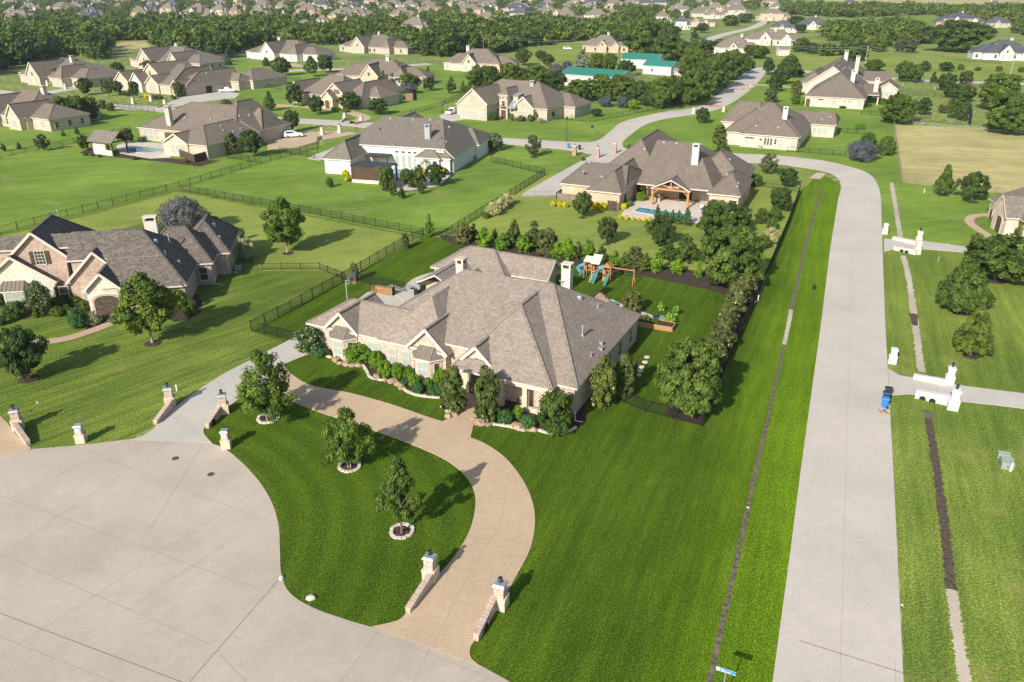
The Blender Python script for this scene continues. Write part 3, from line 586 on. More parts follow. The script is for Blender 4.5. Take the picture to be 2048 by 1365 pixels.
for a in [
 ('oak_a', 305, 686, 146, 112, 'tall leafy shade tree in a mulch circle before the left brick house'),
 ('oak_b', 56, 758, 104, 88, 'round dark tree in a mulch circle at the left edge of the lawn'),
 ('young', 537, 842, 142, 124, 'bushy young tree in the stone ring nearest the shared drive'),
 ('young', 699, 938, 126, 98, 'feathery young tree in the middle stone ring of the front lawn'),
 ('slim', 804, 1068, 158, 84, 'narrow dark young tree in the stone ring nearest the camera'),
 ('oak_a', 575, 506, 118, 84, 'full green tree alone on the pale lawn behind the left brick house'),
 ('vitex', 372, 464, 68, 92, 'large lilac-grey vitex behind the left brick house chimney'),
 ('oak_c', 1374, 826, 148, 148, 'big round oak over the mulch corner right of the main house'),
 ('oak_c', 1456, 574, 122, 142, 'huge dark oak at the top right corner of the home lot'),
 ('oak_c', 1440, 482, 82, 88, 'leafy oak standing by the swimming pool of the brick house behind'),
 ('oak_b', 1320, 492, 60, 56, 'greyish oak on the lawn below the pool arborvitaes'),
 ('oak_b', 1213, 488, 56, 42, 'small dark round oak alone on the lawn behind the home lot'),
 ('oak_b', 1165, 435, 52, 40, 'small oak beside the yellow hedge of the brick garage'),
 ('oak_b', 1989, 560, 88, 150, 'wide dark oak by the right-hand driveway'),
 ('oak_d', 1920, 624, 112, 112, 'broad conical oak on the lawn right of the road'),
 ('oak_d', 1940, 712, 102, 84, 'rounded oak below the broad conical oak right of the road'),
 ('oak_d', 1885, 390, 62, 42, 'narrow conical tree below the dry field'),
 ('oak_b', 1943, 403, 60, 56, 'round-headed tree below the dry field'),
 ('vitex', 1722, 322, 40, 62, 'grey vitex at the outside of the road bend'),
 ('bush', 1770, 311, 38, 36, 'light green bush right of the grey vitex'),
 ('bush', 1736, 290, 24, 34, 'low green bush behind the grey vitex'),
 ('olive', 1536, 348, 42, 38, 'small airy tree inside the road bend'),
 ('oak_b', 1573, 374, 38, 40, 'small tree inside the bend beside the drain slab'),
 ('oak_b', 1559, 422, 48, 50, 'dark round tree by the black roadside fence'),
 ('bush', 1523, 447, 30, 28, 'first dark bush of the group right of the brick house'),
 ('bush', 1549, 442, 28, 28, 'second dark bush, nearest the fence beside the round tree'),
 ('bush', 1542, 460, 24, 27, 'lowest dark bush above the cream variegated shrub'),
 ('var', 1540, 486, 30, 36, 'cream variegated shrub against the roadside fence'),
 ('bush', 1526, 498, 28, 28, 'dark bush between the variegated shrub and the huge oak'),
 ('olive', 1485, 458, 44, 36, 'grey-green olive tree behind the pool oak'),
 ('ball', 1478, 362, 22, 23, 'clipped dark ball shrub nearest the brick house corner'),
 ('ball', 1493, 367, 22, 23, 'clipped dark ball shrub in the middle of the row of three'),
 ('ball', 1510, 373, 25, 26, 'clipped dark ball shrub at the fence end of the row of three'),
 ('oak_b', 1443, 320, 30, 33, 'round tree at the right rear corner of the brick house'),
 ('oak_b', 1278, 390, 32, 34, 'round tree in the corner between garage and brick house'),
 ('bbrt', 1282, 402, 18, 22, 'bright green shrub beside the pool deck of the brick house'),
 ('oak_b', 1403, 247, 32, 32, 'small round tree inside the bend of the upper road'),
 ('olive', 1540, 206, 30, 34, 'grey-green tree in front of the far-right brick house'),
 ('oak_b', 1549, 184, 34, 30, 'tree between the two driveways of the far-right houses'),
 ('oak_b', 1535, 150, 34, 24, 'small dark tree beside the end of the upper road'),
 ('oak_c', 1576, 156, 46, 46, 'dense leafy tree right of the upper road end'),
 ('oak_b', 1562, 168, 32, 42, 'spreading dark tree below the dense leafy tree'),
 ('oak_b', 1600, 154, 16, 16, 'tiny dark tree beside the far cross road'),
 ('mag', 1437, 290, 42, 28, 'magnolia at the left end of the long pink brick house'),
 ('mag', 1592, 192, 32, 24, 'magnolia against the biggest far-right brick house'),
 ('bush', 1590, 209, 22, 18, 'dark shrub at the arch of the biggest far-right brick house'),
 ('bbrt', 1603, 209, 10, 12, 'small bright shrub below the arched doorway'),
 ('oak_c', 1793, 247, 58, 80, 'spreading dark tree at the top left corner of the dry field'),
 ('oak_b', 1846, 231, 36, 30, 'pointed dark tree right of the spreading field-corner tree'),
 ('brown', 1884, 227, 18, 22, 'small pinkish-brown tree above the dry field'),
 ('oak_b', 1903, 238, 42, 26, 'left one of two pale-trunked trees above the dry field'),
 ('oak_b', 1925, 243, 40, 28, 'right one of two pale-trunked trees above the dry field'),
 ('oak_c', 1924, 204, 36, 44, 'green tree behind the two pale-trunked trees'),
 ('oak_b', 1900, 196, 30, 36, 'shorter tree left of the green one above the field'),
 ('oak_b', 1890, 182, 36, 40, 'round tree in the line of trees running to the far fence'),
 ('oak_b', 1930, 169, 27, 29, 'small dark round tree near the far wooden fence'),
 ('cone', 1866, 165, 22, 16, 'little dark conifer behind the black rear fence'),
 ('oak_b', 1891, 143, 19, 33, 'low wide tree at the edge of the far meadow'),
 ('oak_b', 1848, 144, 22, 23, 'light green small tree by the far meadow'),
 ('oak_c', 1829, 165, 36, 34, 'dark tree between the rear fence and the far meadow'),
 ('oak_c', 1806, 163, 42, 34, 'tall dark tree right of the biggest brick house'),
 ('oak_c', 1748, 142, 24, 38, 'broad tree behind the two chimneys of the biggest brick house'),
 ('oak_c', 1712, 122, 28, 44, 'leafy tree behind the roof of the biggest brick house'),
 ('bush', 1921, 140, 12, 12, 'first little round bush in the far meadow'),
 ('bush', 1955, 142, 8, 12, 'second little bush in the far meadow, the flattest'),
 ('bush', 1997, 143, 11, 12, 'third little bush in the far meadow'),
 ('bush', 2041, 145, 11, 12, 'little bush in the far meadow at the right edge'),
 ('oak_c', 1993, 222, 76, 86, 'massive dark tree at the right edge above the dry field'),
 ('oak_c', 2012, 268, 84, 104, 'massive spreading tree at the right end of the dry field'),
 ('oak_c', 1914, 104, 66, 112, 'giant spreading live oak in the far meadow'),
 ('oak_b', 1855, 88, 36, 42, 'dark evergreen left of the giant live oak'),
 ('olive', 1817, 107, 34, 34, 'grey-green round tree in the far meadow'),
 ('olive', 1798, 105, 28, 26, 'smaller round tree left of the grey-green one'),
 ('oak_c', 1290, 118, 84, 104, 'giant pale green tree between the barns and the far road'),
 ('oak_c', 1334, 124, 58, 84, 'big yellow-green tree right of the giant pale green tree'),
 ('oak_c', 1386, 210, 74, 76, 'big tree at the near end of the roadside row'),
 ('oak_c', 1412, 190, 76, 74, 'second big tree of the roadside row'),
 ('oak_c', 1434, 176, 70, 68, 'third big tree of the roadside row'),
 ('oak_c', 1460, 160, 62, 62, 'fourth big tree of the roadside row'),
 ('oak_b', 1484, 148, 42, 46, 'last tree of the roadside row, at the road end'),
 ('oak_c', 1388, 166, 70, 76, 'yellow-green tree behind the roadside row'),
 ('oak_c', 1350, 208, 58, 60, 'dark tree left of the roadside row'),
 ('oak_c', 1320, 217, 64, 62, 'big dark tree above the upper road fence'),
 ('oak_b', 1284, 212, 52, 50, 'dark tree right of the lilac vitex pair'),
 ('oak_c', 966, 178, 48, 66, 'leafy tree behind the stone house, first from the left'),
 ('oak_c', 1018, 177, 52, 68, 'leafy tree behind the stone house, second from the left'),
 ('oak_c', 1070, 177, 48, 68, 'leafy tree behind the stone house chimney'),
 ('oak_b', 1112, 182, 38, 52, 'leafy tree left of the long green-roofed barn'),
 ('oak_c', 1158, 204, 46, 60, 'dark bushy tree below the long green-roofed barn'),
 ('oak_c', 1202, 202, 54, 62, 'tall pale-leaved tree below the long green-roofed barn'),
 ('oak_c', 1240, 202, 54, 58, 'tall tree right of the long green-roofed barn'),
 ('bbrt', 1134, 200, 20, 24, 'bright green shrub below the barn near the stone house'),
 ('vitex', 1211, 214, 22, 30, 'grey vitex on the lawn below the barns, the left one'),
 ('vitex', 1245, 216, 22, 28, 'lilac vitex on the lawn below the barns, the right one'),
 ('bbrt', 1266, 219, 20, 22, 'bright lime shrub beside the lilac vitex'),
 ('oak_b', 1192, 233, 16, 26, 'small green tree inside the upper road fence'),
 ('vitex', 1111, 148, 20, 32, 'lilac vitex behind the leafy hedge, the larger one'),
 ('vitex', 1134, 143, 20, 24, 'lilac vitex behind the leafy hedge, the smaller one'),
 ('brown', 1066, 147, 18, 30, 'bronze-leaved shrub left of the lilac vitexes'),
 ('pale', 1165, 136, 38, 40, 'pale silvery spruce left of the barns'),
 ('oak_c', 1194, 142, 36, 36, 'tree in front of the far green-roofed barn, left one'),
 ('oak_c', 1219, 145, 38, 34, 'tree in front of the far green-roofed barn, right one'),
 ('oak_b', 1251, 152, 32, 40, 'round tree before the small white green-roofed barn'),
 ('oak_b', 1046, 131, 34, 32, 'dark round tree behind the twin-chimney house'),
 ('oak_b', 1082, 122, 22, 24, 'small round tree in the power line meadow'),
 ('oak_b', 1096, 134, 26, 26, 'low tree right of the dark round tree'),
 ('oak_a', 624, 154, 44, 28, 'bright green tree on the lawn below the white-gabled house'),
 ('oak_b', 652, 146, 38, 36, 'dark oak right of the bright green tree'),
 ('oak_b', 633, 230, 40, 36, 'dark young oak in front of the arched-porch house'),
 ('oak_b', 590, 212, 46, 36, 'light green tree at the left end of the arched-porch house'),
 ('oak_b', 700, 220, 38, 44, 'round tree below the shuttered gable'),
 ('oak_b', 757, 230, 34, 44, 'round tree at the garage end of the arched-porch house'),
 ('oak_b', 745, 165, 24, 42, 'dark tree behind the arched-porch house'),
 ('cone', 767, 172, 32, 16, 'slim evergreen beside the open timber gable, left one'),
 ('cone', 786, 172, 28, 14, 'slim evergreen beside the open timber gable, right one'),
 ('oak_c', 816, 172, 26, 48, 'bushy row tree below the timber gable wing'),
 ('vitex', 816, 187, 22, 42, 'pale lilac vitex behind the rusty screens'),
 ('vitex', 783, 181, 16, 32, 'low lilac vitex left of the pale lilac one'),
 ('oak_b', 857, 182, 28, 26, 'dark bush-tree right of the pale lilac vitex'),
 ('cone', 857, 157, 24, 15, 'dark cone tree at the end of the timber gable wing'),
 ('cone', 903, 187, 36, 22, 'dark cone tree behind the stone house fence, the tallest'),
 ('arb', 927, 186, 26, 15, 'green cone tree behind the stone house fence, left of a pair'),
 ('arb', 939, 187, 26, 15, 'green cone tree behind the stone house fence, right of a pair'),
 ('brown', 934, 152+62, 24, 20, 'bronze shrub at the left gable of the stone house'),
 ('oak_d', 540, 222, 40, 29, 'pointed green tree at the entrance of the loop drive'),
 ('oak_b', 586, 264, 46, 32, 'small round tree on the verge above the parked white SUV'),
 ('oak_b', 505, 314, 54, 48, 'airy round tree beside the fence of the pool house lot'),
 ('mag', 463, 308, 44, 30, 'magnolia at the corner of the pool house wing'),
 ('bush', 453, 219, 20, 24, 'green bush poking above the pool house roof'),
 ('oak_b', 170, 302, 32, 26, 'dark tree left of the poolside pavilion'),
 ('oak_b', 256, 287, 30, 28, 'dark tree right of the poolside pavilion'),
 ('olive', 87, 302, 34, 26, 'sparse conical tree on the fence line in the far left lawn'),
 ('cone', 8, 303, 18, 11, 'small column shrub on the fence line at the left edge'),
 ('cone', 39, 299, 15, 11, 'small column shrub second from the left edge'),
 ('cone', 127, 273, 13, 9, 'small column shrub on the open lawn, the shorter one'),
 ('cone', 155, 270, 16, 10, 'small column shrub on the open lawn, the taller one'),
 ('oak_b', 172, 191, 36, 30, 'dark round tree on the left corner lawn'),
 ('slim', 218, 193, 36, 22, 'thin young tree before the many-gabled house'),
 ('oak_b', 236, 200-12, 26, 24, 'bushy tree at the left gable of the many-gabled house'),
 ('oak_b', 270, 196, 34, 22, 'dark young tree before the arched entrance'),
 ('mag', 358, 194, 32, 22, 'magnolia at the garage corner of the many-gabled house'),
 ('oak_b', 236, 151, 27, 30, 'round dark tree between the two left gabled houses'),
 ('crepe', 332, 136, 20, 28, 'flowering tree before the shaded gable'),
 ('oak_b', 300, 140, 20, 30, 'dark round bush-tree behind the many-gabled house'),
 ('oak_b', 112, 168, 32, 30, 'round tree before the far-left arched house'),
 ('crepe', 425, 128, 20, 32, 'cream flowering shrub right of the far gabled house'),
 ('bush', 183, 152, 14, 18, 'dark shrub at the end of the far-left arched house'),
 ('oak_c', 75, 246, 24, 24, 'light green shrub at the edge of the raised bed'),
 ('oak_c', 98, 252, 38, 40, 'dark bush of the raised bed, left'),
 ('oak_c', 128, 248, 54, 48, 'dark tree of the raised bed, tallest'),
 ('oak_c', 158, 244, 54, 48, 'dark tree of the raised bed, centre'),
 ('oak_c', 184, 240, 48, 38, 'dark tree of the raised bed, right end'),
 ('bush', 222, 222, 16, 18, 'low bush on the fence line right of the raised bed'),
 ('bush', 206, 218, 18, 18, 'low bush just right of the raised bed'),
 ('oak_b', 564, 152, 38, 40, 'dark oak before the white-gabled far house'),
 ('bush', 458, 131, 15, 16, 'small grey bush on the far lawn, left'), ('bush', 533, 133, 18, 17, 'small round bush by the white garage wall'),
 ('vitex', 445, 124, 16, 34, 'grey vitex at the left end of the white garage wall'),
 ('oak_b', 478, 108, 18, 14, 'yellow-green tree at the forest edge'),
 ('crepe', 966, 300, 34, 34, 'cream flowering crepe myrtle right of the white house'),
 ('crepe', 990, 302, 36, 34, 'crepe myrtle with a bare stem right of the flowering one'),
 ('olive', 1067, 314, 44, 30, 'small pale tree on the verge near the street lamp'),
 ('cone', 787, 391, 30, 19, 'left small evergreen at the foot of the white house planting'),
 ('cone', 804, 397, 27, 17, 'right small evergreen at the foot of the white house planting'),
 ('cone', 843, 388, 30, 14, 'slim evergreen right of the white house planting'),
 ('cone', 838, 376, 50, 36, 'tall pointed evergreen hiding the pool edge'),
 ('oak_b', 872, 372, 44, 42, 'dark evergreen beside the palm'),
 ('oak_b', 818, 376, 40, 38, 'dark round evergreen in the white house planting'),
 ('oak_c', 774, 378, 46, 36, 'leafy evergreen at the end of the slatted screen'),
 ('bush', 660, 375, 20, 16, 'single small shrub on the lawn left of the slatted screen'),
 ('yel', 693, 363, 24, 18, 'yellow shrub left of the slatted screen'), ('yel', 768, 372, 24, 12, 'yellow shrub at the right end of the slatted screen'),
 ('yel', 842, 350, 16, 18, 'yellow shrub left of the palm'), ('yel', 886, 350, 16, 14, 'yellow shrub at the white house corner'),
 ('brt', 859, 474, 50, 20, 'slim bright green tree at the fence corner'),
 ('magb', 811, 498, 34, 17, 'narrow magnolia inside the left boundary fence, upper one'),
 ('magb', 710, 562, 38, 22, 'narrow magnolia inside the left boundary fence, lower one'),
 ('var', 986, 431, 26, 30, 'cream variegated shrub by the diagonal fence, lowest'), ('var', 1001, 421, 26, 26, 'cream variegated shrub by the diagonal fence, middle'),
 ('var', 1014, 412, 28, 26, 'cream variegated shrub by the diagonal fence, highest'), ('bush', 973, 437, 12, 16, 'small green tuft below the variegated shrubs'),
 ('magb', 926, 487, 42, 36, 'bronze magnolia at the left end of the screen row'), ('cone', 948, 478, 32, 22, 'dark shrub behind the first magnolia of the screen row'),
 ('brt', 969, 495, 44, 40, 'bright green shrub next to the first screen magnolia'), ('cone', 990, 483, 26, 20, 'small dark shrub between two bright ones in the screen row'),
 ('brt', 1005, 500, 38, 34, 'second bright green shrub of the screen row'), ('cone', 1028, 492, 56, 34, 'tall dark cone tree of the screen row, the left one'),
 ('brt', 1048, 506, 44, 34, 'third bright green shrub of the screen row'), ('cone', 1068, 496, 56, 40, 'tall dark cone tree of the screen row, the right one'),
 ('magb', 1093, 511, 58, 42, 'bronze magnolia right of the tall dark cones'), ('brt', 1135, 519, 52, 36, 'yellow-green shrub with bronze tips behind the rear wing'),
 ('brt', 1177, 522, 52, 32, 'bright column shrub behind the playset tower'), ('brt', 1229, 532, 34, 26, 'bright shrub behind the swing beam'),
 ('magb', 1269, 537, 47, 33, 'bronze magnolia right of the swings'), ('brt', 1311, 545, 48, 29, 'bright cone shrub right of the swings'),
 ('arb', 1334, 521, 44, 42, 'feathery dark evergreen behind the bright cone shrub'), ('arb', 1371, 524, 58, 52, 'large feathery evergreen left of the huge oak'),
 ('brt', 1354, 548, 34, 30, 'low bright shrub between the feathery evergreens and the bed edge'), ('brt', 1396, 556, 38, 20, 'bright shrub against the huge oak'),
 ('arb', 1314, 445, 38, 17, 'arborvitae by the pool, first from the left'), ('arb', 1330, 447, 30, 17, 'arborvitae by the pool, second from the left'),
 ('arb', 1344, 448, 29, 16, 'arborvitae by the pool, third from the left'), ('arb', 1357, 449, 31, 16, 'arborvitae by the pool, fourth from the left'), ('arb', 1373, 452, 40, 20, 'arborvitae by the pool, last and tallest on the right'),
 ('magb', 1495, 590, 46, 38, 'bronze magnolia of the right boundary row, farthest'), ('magb', 1468, 628, 62, 50, 'bronze magnolia of the right boundary row, second'),
 ('magb', 1452, 662, 58, 44, 'bronze magnolia of the right boundary row, third'), ('magb', 1440, 702, 66, 50, 'bronze magnolia of the right boundary row, fourth'),
 ('magb', 1424, 728, 54, 56, 'bronze magnolia of the right boundary row, nearest'),
 ('mag', 1207, 814, 104, 54, 'tall magnolia at the right wall of the main house, near one'), ('mag', 1248, 793, 88, 40, 'tall magnolia at the right wall of the main house, rear one'),
 ('mag', 907, 824, 92, 54, 'magnolia left of the front entrance'), ('mag', 975, 840, 110, 56, 'magnolia right of the front entrance'),
 ('bush', 1110, 862, 80, 84, 'many-stemmed green bush at the front right corner of the house'), ('crepe', 622, 705, 50, 70, 'crepe myrtle at the front left corner of the house'),
 ('magb', 1481, 606, 52, 46, 'bronze magnolia filling the gap below the farthest of the right boundary row'), ('magb', 1446, 682, 56, 46, 'bronze magnolia squeezed between the third and fourth of the right boundary row'), ('arb', 1490, 600, 34, 30, 'dark evergreen at the top of the right boundary row'),
 ('brt', 1113, 516, 36, 28, 'bright shrub between the bronze magnolia and the playset column shrub'), ('arb', 1155, 520, 38, 28, 'dark evergreen behind the rear wing gable'), ('arb', 1203, 526, 38, 28, 'dark evergreen directly behind the playset'), ('arb', 1250, 536, 34, 28, 'dark evergreen behind the swings'), ('arb', 1290, 543, 38, 30, 'dark evergreen between the bronze magnolia and the bright cone'),
 ('oak_c', 1395, 108, 34, 46, 'dark tree group left of the low tan house'), ('oak_b', 1418, 106, 26, 34, 'round tree against the low tan house'), ('oak_c', 1516, 118, 28, 40, 'dark trees between the low tan and very wide houses'), ('oak_b', 1500, 112, 22, 28, 'small tree right of the low tan house'), ('oak_c', 1602, 104, 28, 44, 'leafy tree at the right end of the very wide house'), ('oak_b', 1625, 108, 22, 34, 'dark tree beyond the very wide house'), ('oak_c', 1655, 112, 26, 42, 'broad tree at the left of the far meadow row'), ('oak_c', 1690, 110, 24, 40, 'second broad tree of the far meadow row'), ('oak_b', 1722, 106, 22, 34, 'third tree of the far meadow row'), ('oak_c', 1758, 104, 26, 38, 'fourth tree of the far meadow row'), ('cone', 1388, 76, 22, 18, 'small dark conifer beside the far road'), ('oak_b', 1405, 66, 20, 30, 'round tree before the long low tan house'), ('oak_b', 1350, 70, 18, 24, 'round tree before the slate-roofed white house'), ('oak_c', 1460, 52, 22, 38, 'dense tree left of the far road end'), ('oak_c', 1490, 46, 20, 34, 'dense tree at the far road end'), ('oak_b', 1590, 52, 20, 34, 'dark tree right of the two-storey brick house'), ('oak_b', 1600, 66, 18, 28, 'tree between the two slate-roofed houses'), ('oak_c', 1668, 62, 18, 36, 'tree right of the slate-roofed pale house'), ('oak_b', 1440, 96, 18, 26, 'tree on the verge of the far road'),
 ('magb', 1262, 626, 46, 44, 'bronze magnolia by the kitchen garden'), 
 ('boxb', 1010, 845, 24, 36, 'clipped blue-green ball left of two before the arcade'), ('boxb', 1056, 857, 27, 34, 'clipped blue-green ball right of two before the arcade'), ('bbrt', 1036, 838, 26, 20, 'small yellow-green shrub between the two clipped balls'),
 ('bbrt', 720, 722, 34, 62, 'widest bright green shrub in the front bed'), ('bbrt', 753, 737, 34, 32, 'bright ball shrub second along the front bed'), ('bbrt', 771, 753, 32, 32, 'bright ball shrub third along the front bed'),
 ('bbrt', 798, 757, 30, 28, 'bright ball shrub fourth along the front bed'), ('bbrt', 817, 757, 20, 27, 'bright ball shrub behind the fourth'), ('bbrt', 828, 772, 24, 25, 'bright ball shrub below the right bay window'),
 ('boxb', 812, 772, 18, 18, 'small blue-green ball beside the stone edging'), ('boxb', 836, 786, 20, 24, 'blue-green ball nearest the stone edging'), ('bbrt', 856, 776, 20, 20, 'small bright ball right of the bay window'),
 ('bbrt', 882, 774, 36, 32, 'tall bright shrub beside the entrance magnolia'), ('boxb', 872, 787, 16, 36, 'low spreading blue-green shrub by the entrance magnolia'), ('boxb', 637, 712, 20, 38, 'low green shrub at the left end of the front bed'), ('cone', 657, 712, 15, 12, 'small pointed shrub under the left bay window'), ('bush', 679, 718, 14, 12, 'wispy small shrub among the boulders'),
 ('boxb', 158, 657, 42, 37, 'large clipped drum shrub left of the curved walk'), ('var', 188, 650, 27, 30, 'yellow-green clipped ball shrub beside the curved walk'),
 ('bush', 34, 635, 32, 52, 'wide dark hedge shrub under the bay window of the left house'), ('crepe', 85, 628, 66, 50, 'small tree before the recessed window of the left house'),
 ('cone', 88, 634, 22, 12, 'small cone shrub in the left house bed'), ('ball', 72, 636, 12, 12, 'small ball shrub left of the cone shrub'), ('ball', 117, 632, 18, 28, 'brownish low shrub in the left house bed'), ('ball', 136, 628, 18, 16, 'low shrub beside the left house bed corner'),
 ('bush', 120, 616, 22, 42, 'hedge under the shuttered window of the left house'), ('ball', 172, 622, 22, 20, 'round shrub at the left side of the stone porch'), ('bush', 155, 612, 20, 30, 'golden shrub at the brick gable foot'),
 ('bbrt', 240, 645, 30, 20, 'round shrub right of the stone porch steps'), ('ball', 332, 625, 52, 42, 'big leafy shrub right of the stone porch'), ('ball', 360, 622, 42, 38, 'big green shrub at the corner of the left house'), ('bush', 388, 628, 30, 22, 'small shrub beyond the corner of the left house'), ('bush', 373, 634, 20, 18, 'lowest shrub at the corner of the left house'), ('crepe', 2, 622, 44, 30, 'shrub cut by the left edge before the bay window'),
 ('boxb', 2, 650, 18, 26, 'clipped green shrub at the left edge of the picture'),
 ('bush', 330, 469, 24, 28, 'dark shrub beside the pale chimney'), ('bush', 426, 452, 18, 38, 'dark shrub right of the lilac-grey vitex'), ('ball', 341, 478, 12, 14, 'small round shrub below the dark shrub by the chimney'),
 ('var', 497, 518, 44, 34, 'clipped pale green hedge block by the air conditioner'), ('olive', 484, 480, 26, 16, 'small olive bush behind the left house'),
 ('yel', 1106, 413, 11, 11, 'yellow ball shrub first from the left by the garage'), ('yel', 1119, 414, 11, 11, 'yellow ball shrub second from the left by the garage'), ('yel', 1130, 416, 12, 12, 'yellow ball shrub third from the left by the garage'),
 ('yel', 1191, 419, 16, 18, 'yellow hedge shrub left of the garage side gate'), ('yel', 1205, 421, 17, 18, 'yellow hedge shrub just left of the side gate'), ('yel', 1247, 419, 12, 14, 'yellow shrub at the garage corner'), ('bbrt', 1256, 414, 15, 14, 'green shrub behind the yellow one at the garage corner'),
 ('yel', 1240, 439, 9, 11, 'yellow ball along the pool wall, first'), ('yel', 1253, 440, 9, 10, 'yellow ball along the pool wall, second'), ('yel', 1265, 441, 7, 8, 'yellow ball along the pool wall, third and small'), ('yel', 1277, 442, 6, 8, 'yellow ball along the pool wall, fourth and faded'), ('yel', 1288, 443, 9, 9, 'yellow ball along the pool wall, fifth'), ('yel', 1300, 445, 10, 10, 'yellow ball along the pool wall, sixth'),
 ('yel', 295, 197, 9, 13, 'yellow-green shrub beside the arched entrance'), ('bush', 303, 199, 8, 10, 'dark ball shrub first right of the arched entrance'), ('bush', 311, 199, 8, 10, 'dark ball shrub second right of the arched entrance'), ('bush', 242, 191, 10, 9, 'ball shrub first left of the arched entrance'), ('bush', 249, 192, 10, 9, 'ball shrub second left of the arched entrance'), ('bush', 257, 193, 10, 10, 'ball shrub third left of the arched entrance'), ('bush', 321, 199, 9, 12, 'ball shrub by the twin windows of the many-gabled house'), ('brown', 348, 199, 9, 12, 'brownish shrub by the garage corner'),
 ('oak_b', 1097, 240, 30, 26, 'dark tree at the right side of the stone house'), ('ball', 1060, 244, 15, 10, 'dark cone shrub before the right stone gable'), ('bush', 1024, 237, 15, 18, 'round dark shrub at the stone house gable corner'), ('bush', 989, 241, 17, 22, 'round shrub left of the stone house door'), ('ball', 1024, 242, 14, 9, 'slim dark shrub right of the stone house door'), ('brown', 1041, 243, 12, 22, 'reddish hedge before the right stone gable'), ('bush', 1072, 242, 22, 16, 'shrub at the corner of the right stone gable'), ('var', 1080, 245, 8, 20, 'low pale shrub at the lawn edge of the stone house'), ('brown', 922, 228, 18, 14, 'dark red small tree beside the parked pickup'),
 ('bbrt', 672, 222, 8, 22, 'low bright hedge by the arched-porch house'), ('bbrt', 690, 225, 8, 20, 'low bright hedge right of the path sign'), ('bbrt', 602, 213, 8, 16, 'low bright shrub under the arched-porch house window'),
 ('crepe', 516, 240, 16, 36, 'cream flowering bushes behind the pool house tower'), ('bush', 404, 300, 12, 26, 'shrub on the lawn of the pool house terrace'), ('bush', 284, 285, 10, 18, 'green shrub below the pool house windows'), ('bush', 544, 278, 12, 18, 'grey bushes between the tower and the white SUV'), ('bush', 270, 320, 7, 14, 'low shrub along the pool retaining bed'), ('bush', 560, 275, 10, 14, 'small bush right of the grey bushes'), ('bush', 172, 312, 7, 10, 'first low shrub before the pavilion'), ('bush', 186, 313, 6, 9, 'second low shrub before the pavilion'), ('bush', 200, 315, 6, 9, 'third low shrub before the pavilion'),
 ('bush', 392, 352-28, 8, 12, 'low shrub before the dark board fence, left'), ('bush', 372, 326, 7, 12, 'low shrub before the dark board fence, middle'),
 ('bush', 2040, 478, 40, 28, 'garden shrub before the arches of the right-edge house'), ('brown', 2016, 450, 20, 18, 'reddish shrub in the bed at the right-edge house'), ('bush', 2004, 438, 12, 10, 'small plant in the right-edge house bed'),
 ('bbrt', 1720, 258, 0.1+10, 20, 'low planting by the rear terrace of the biggest brick house'), ('bush', 1685, 217, 6, 16, 'clipped low hedge against the far-right brick wall'), ('bush', 1738, 214, 7, 10, 'little bush before the white-windowed gable'),
 ('bush', 1166, 322, 8, 8, 'small shrub by the drive entrance of the brick house'), ('bush', 1229, 330, 10, 14, 'shrub on the small lawn by the roadside pillars'), ('bush', 1262, 302, 12, 20, 'shrub by the curb behind the brick house'), ('bush', 1245, 404+5, 12, 18, 'green shrub at the steps of the pool deck'),
 ('herb', 1338, 648, 22, 22, 'leafy vegetable plant in the raised kitchen bed, left'), ('herb', 1322, 622, 18, 16, 'bright leafy plant behind the kitchen bed'), ('herb', 1352, 632, 20, 14, 'tall pale vegetable plant by the kitchen bed corner'), ('bush', 1290, 648, 18, 26, 'dark shrub at the right rear corner of the main house'), ('bush', 1310, 652, 16, 18, 'grey-green shrub in the raised kitchen bed'),
 ]:
    plant(*a)
def lowtree(seed, lm):
    shp = [sh_broad, sh_round, sh_tall][seed % 3]
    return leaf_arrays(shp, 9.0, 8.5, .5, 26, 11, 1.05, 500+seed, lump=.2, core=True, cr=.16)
# woodland: nearest ones as separate trees, the rest as one mass
def inpoly(x, y, pl):
    c = False; j = len(pl)-1
    for i in range(len(pl)):
        if (pl[i][1] > y) != (pl[j][1] > y) and x < (pl[j][0]-pl[i][0])*(y-pl[i][1])/(pl[j][1]-pl[i][1])+pl[i][0]: c = not c
        j = i
    return c
def scatter(poly, spacing, seed, avoid=()):
    g = random.Random(seed); W_ = [P(*p) for p in poly]; xs = [p[0] for p in W_]; ys = [p[1] for p in W_]
    out = []; n = int((max(xs)-min(xs))*(max(ys)-min(ys))/spacing**2)
    gx = {}
    for i in range(n*3):
        X = g.uniform(min(xs), max(xs)); Y = g.uniform(min(ys), max(ys))
        if not inpoly(X, Y, W_): continue
        k = (int(X//spacing), int(Y//spacing)); 
        if k in gx: continue
        if any(abs(X-ax) < ar*1.15 and -ar*ab < (Y-ay) < ar*.9 for ax, ay, ar, ab in avoid): continue
        gx[k] = 1; out.append((X, Y))
    return out
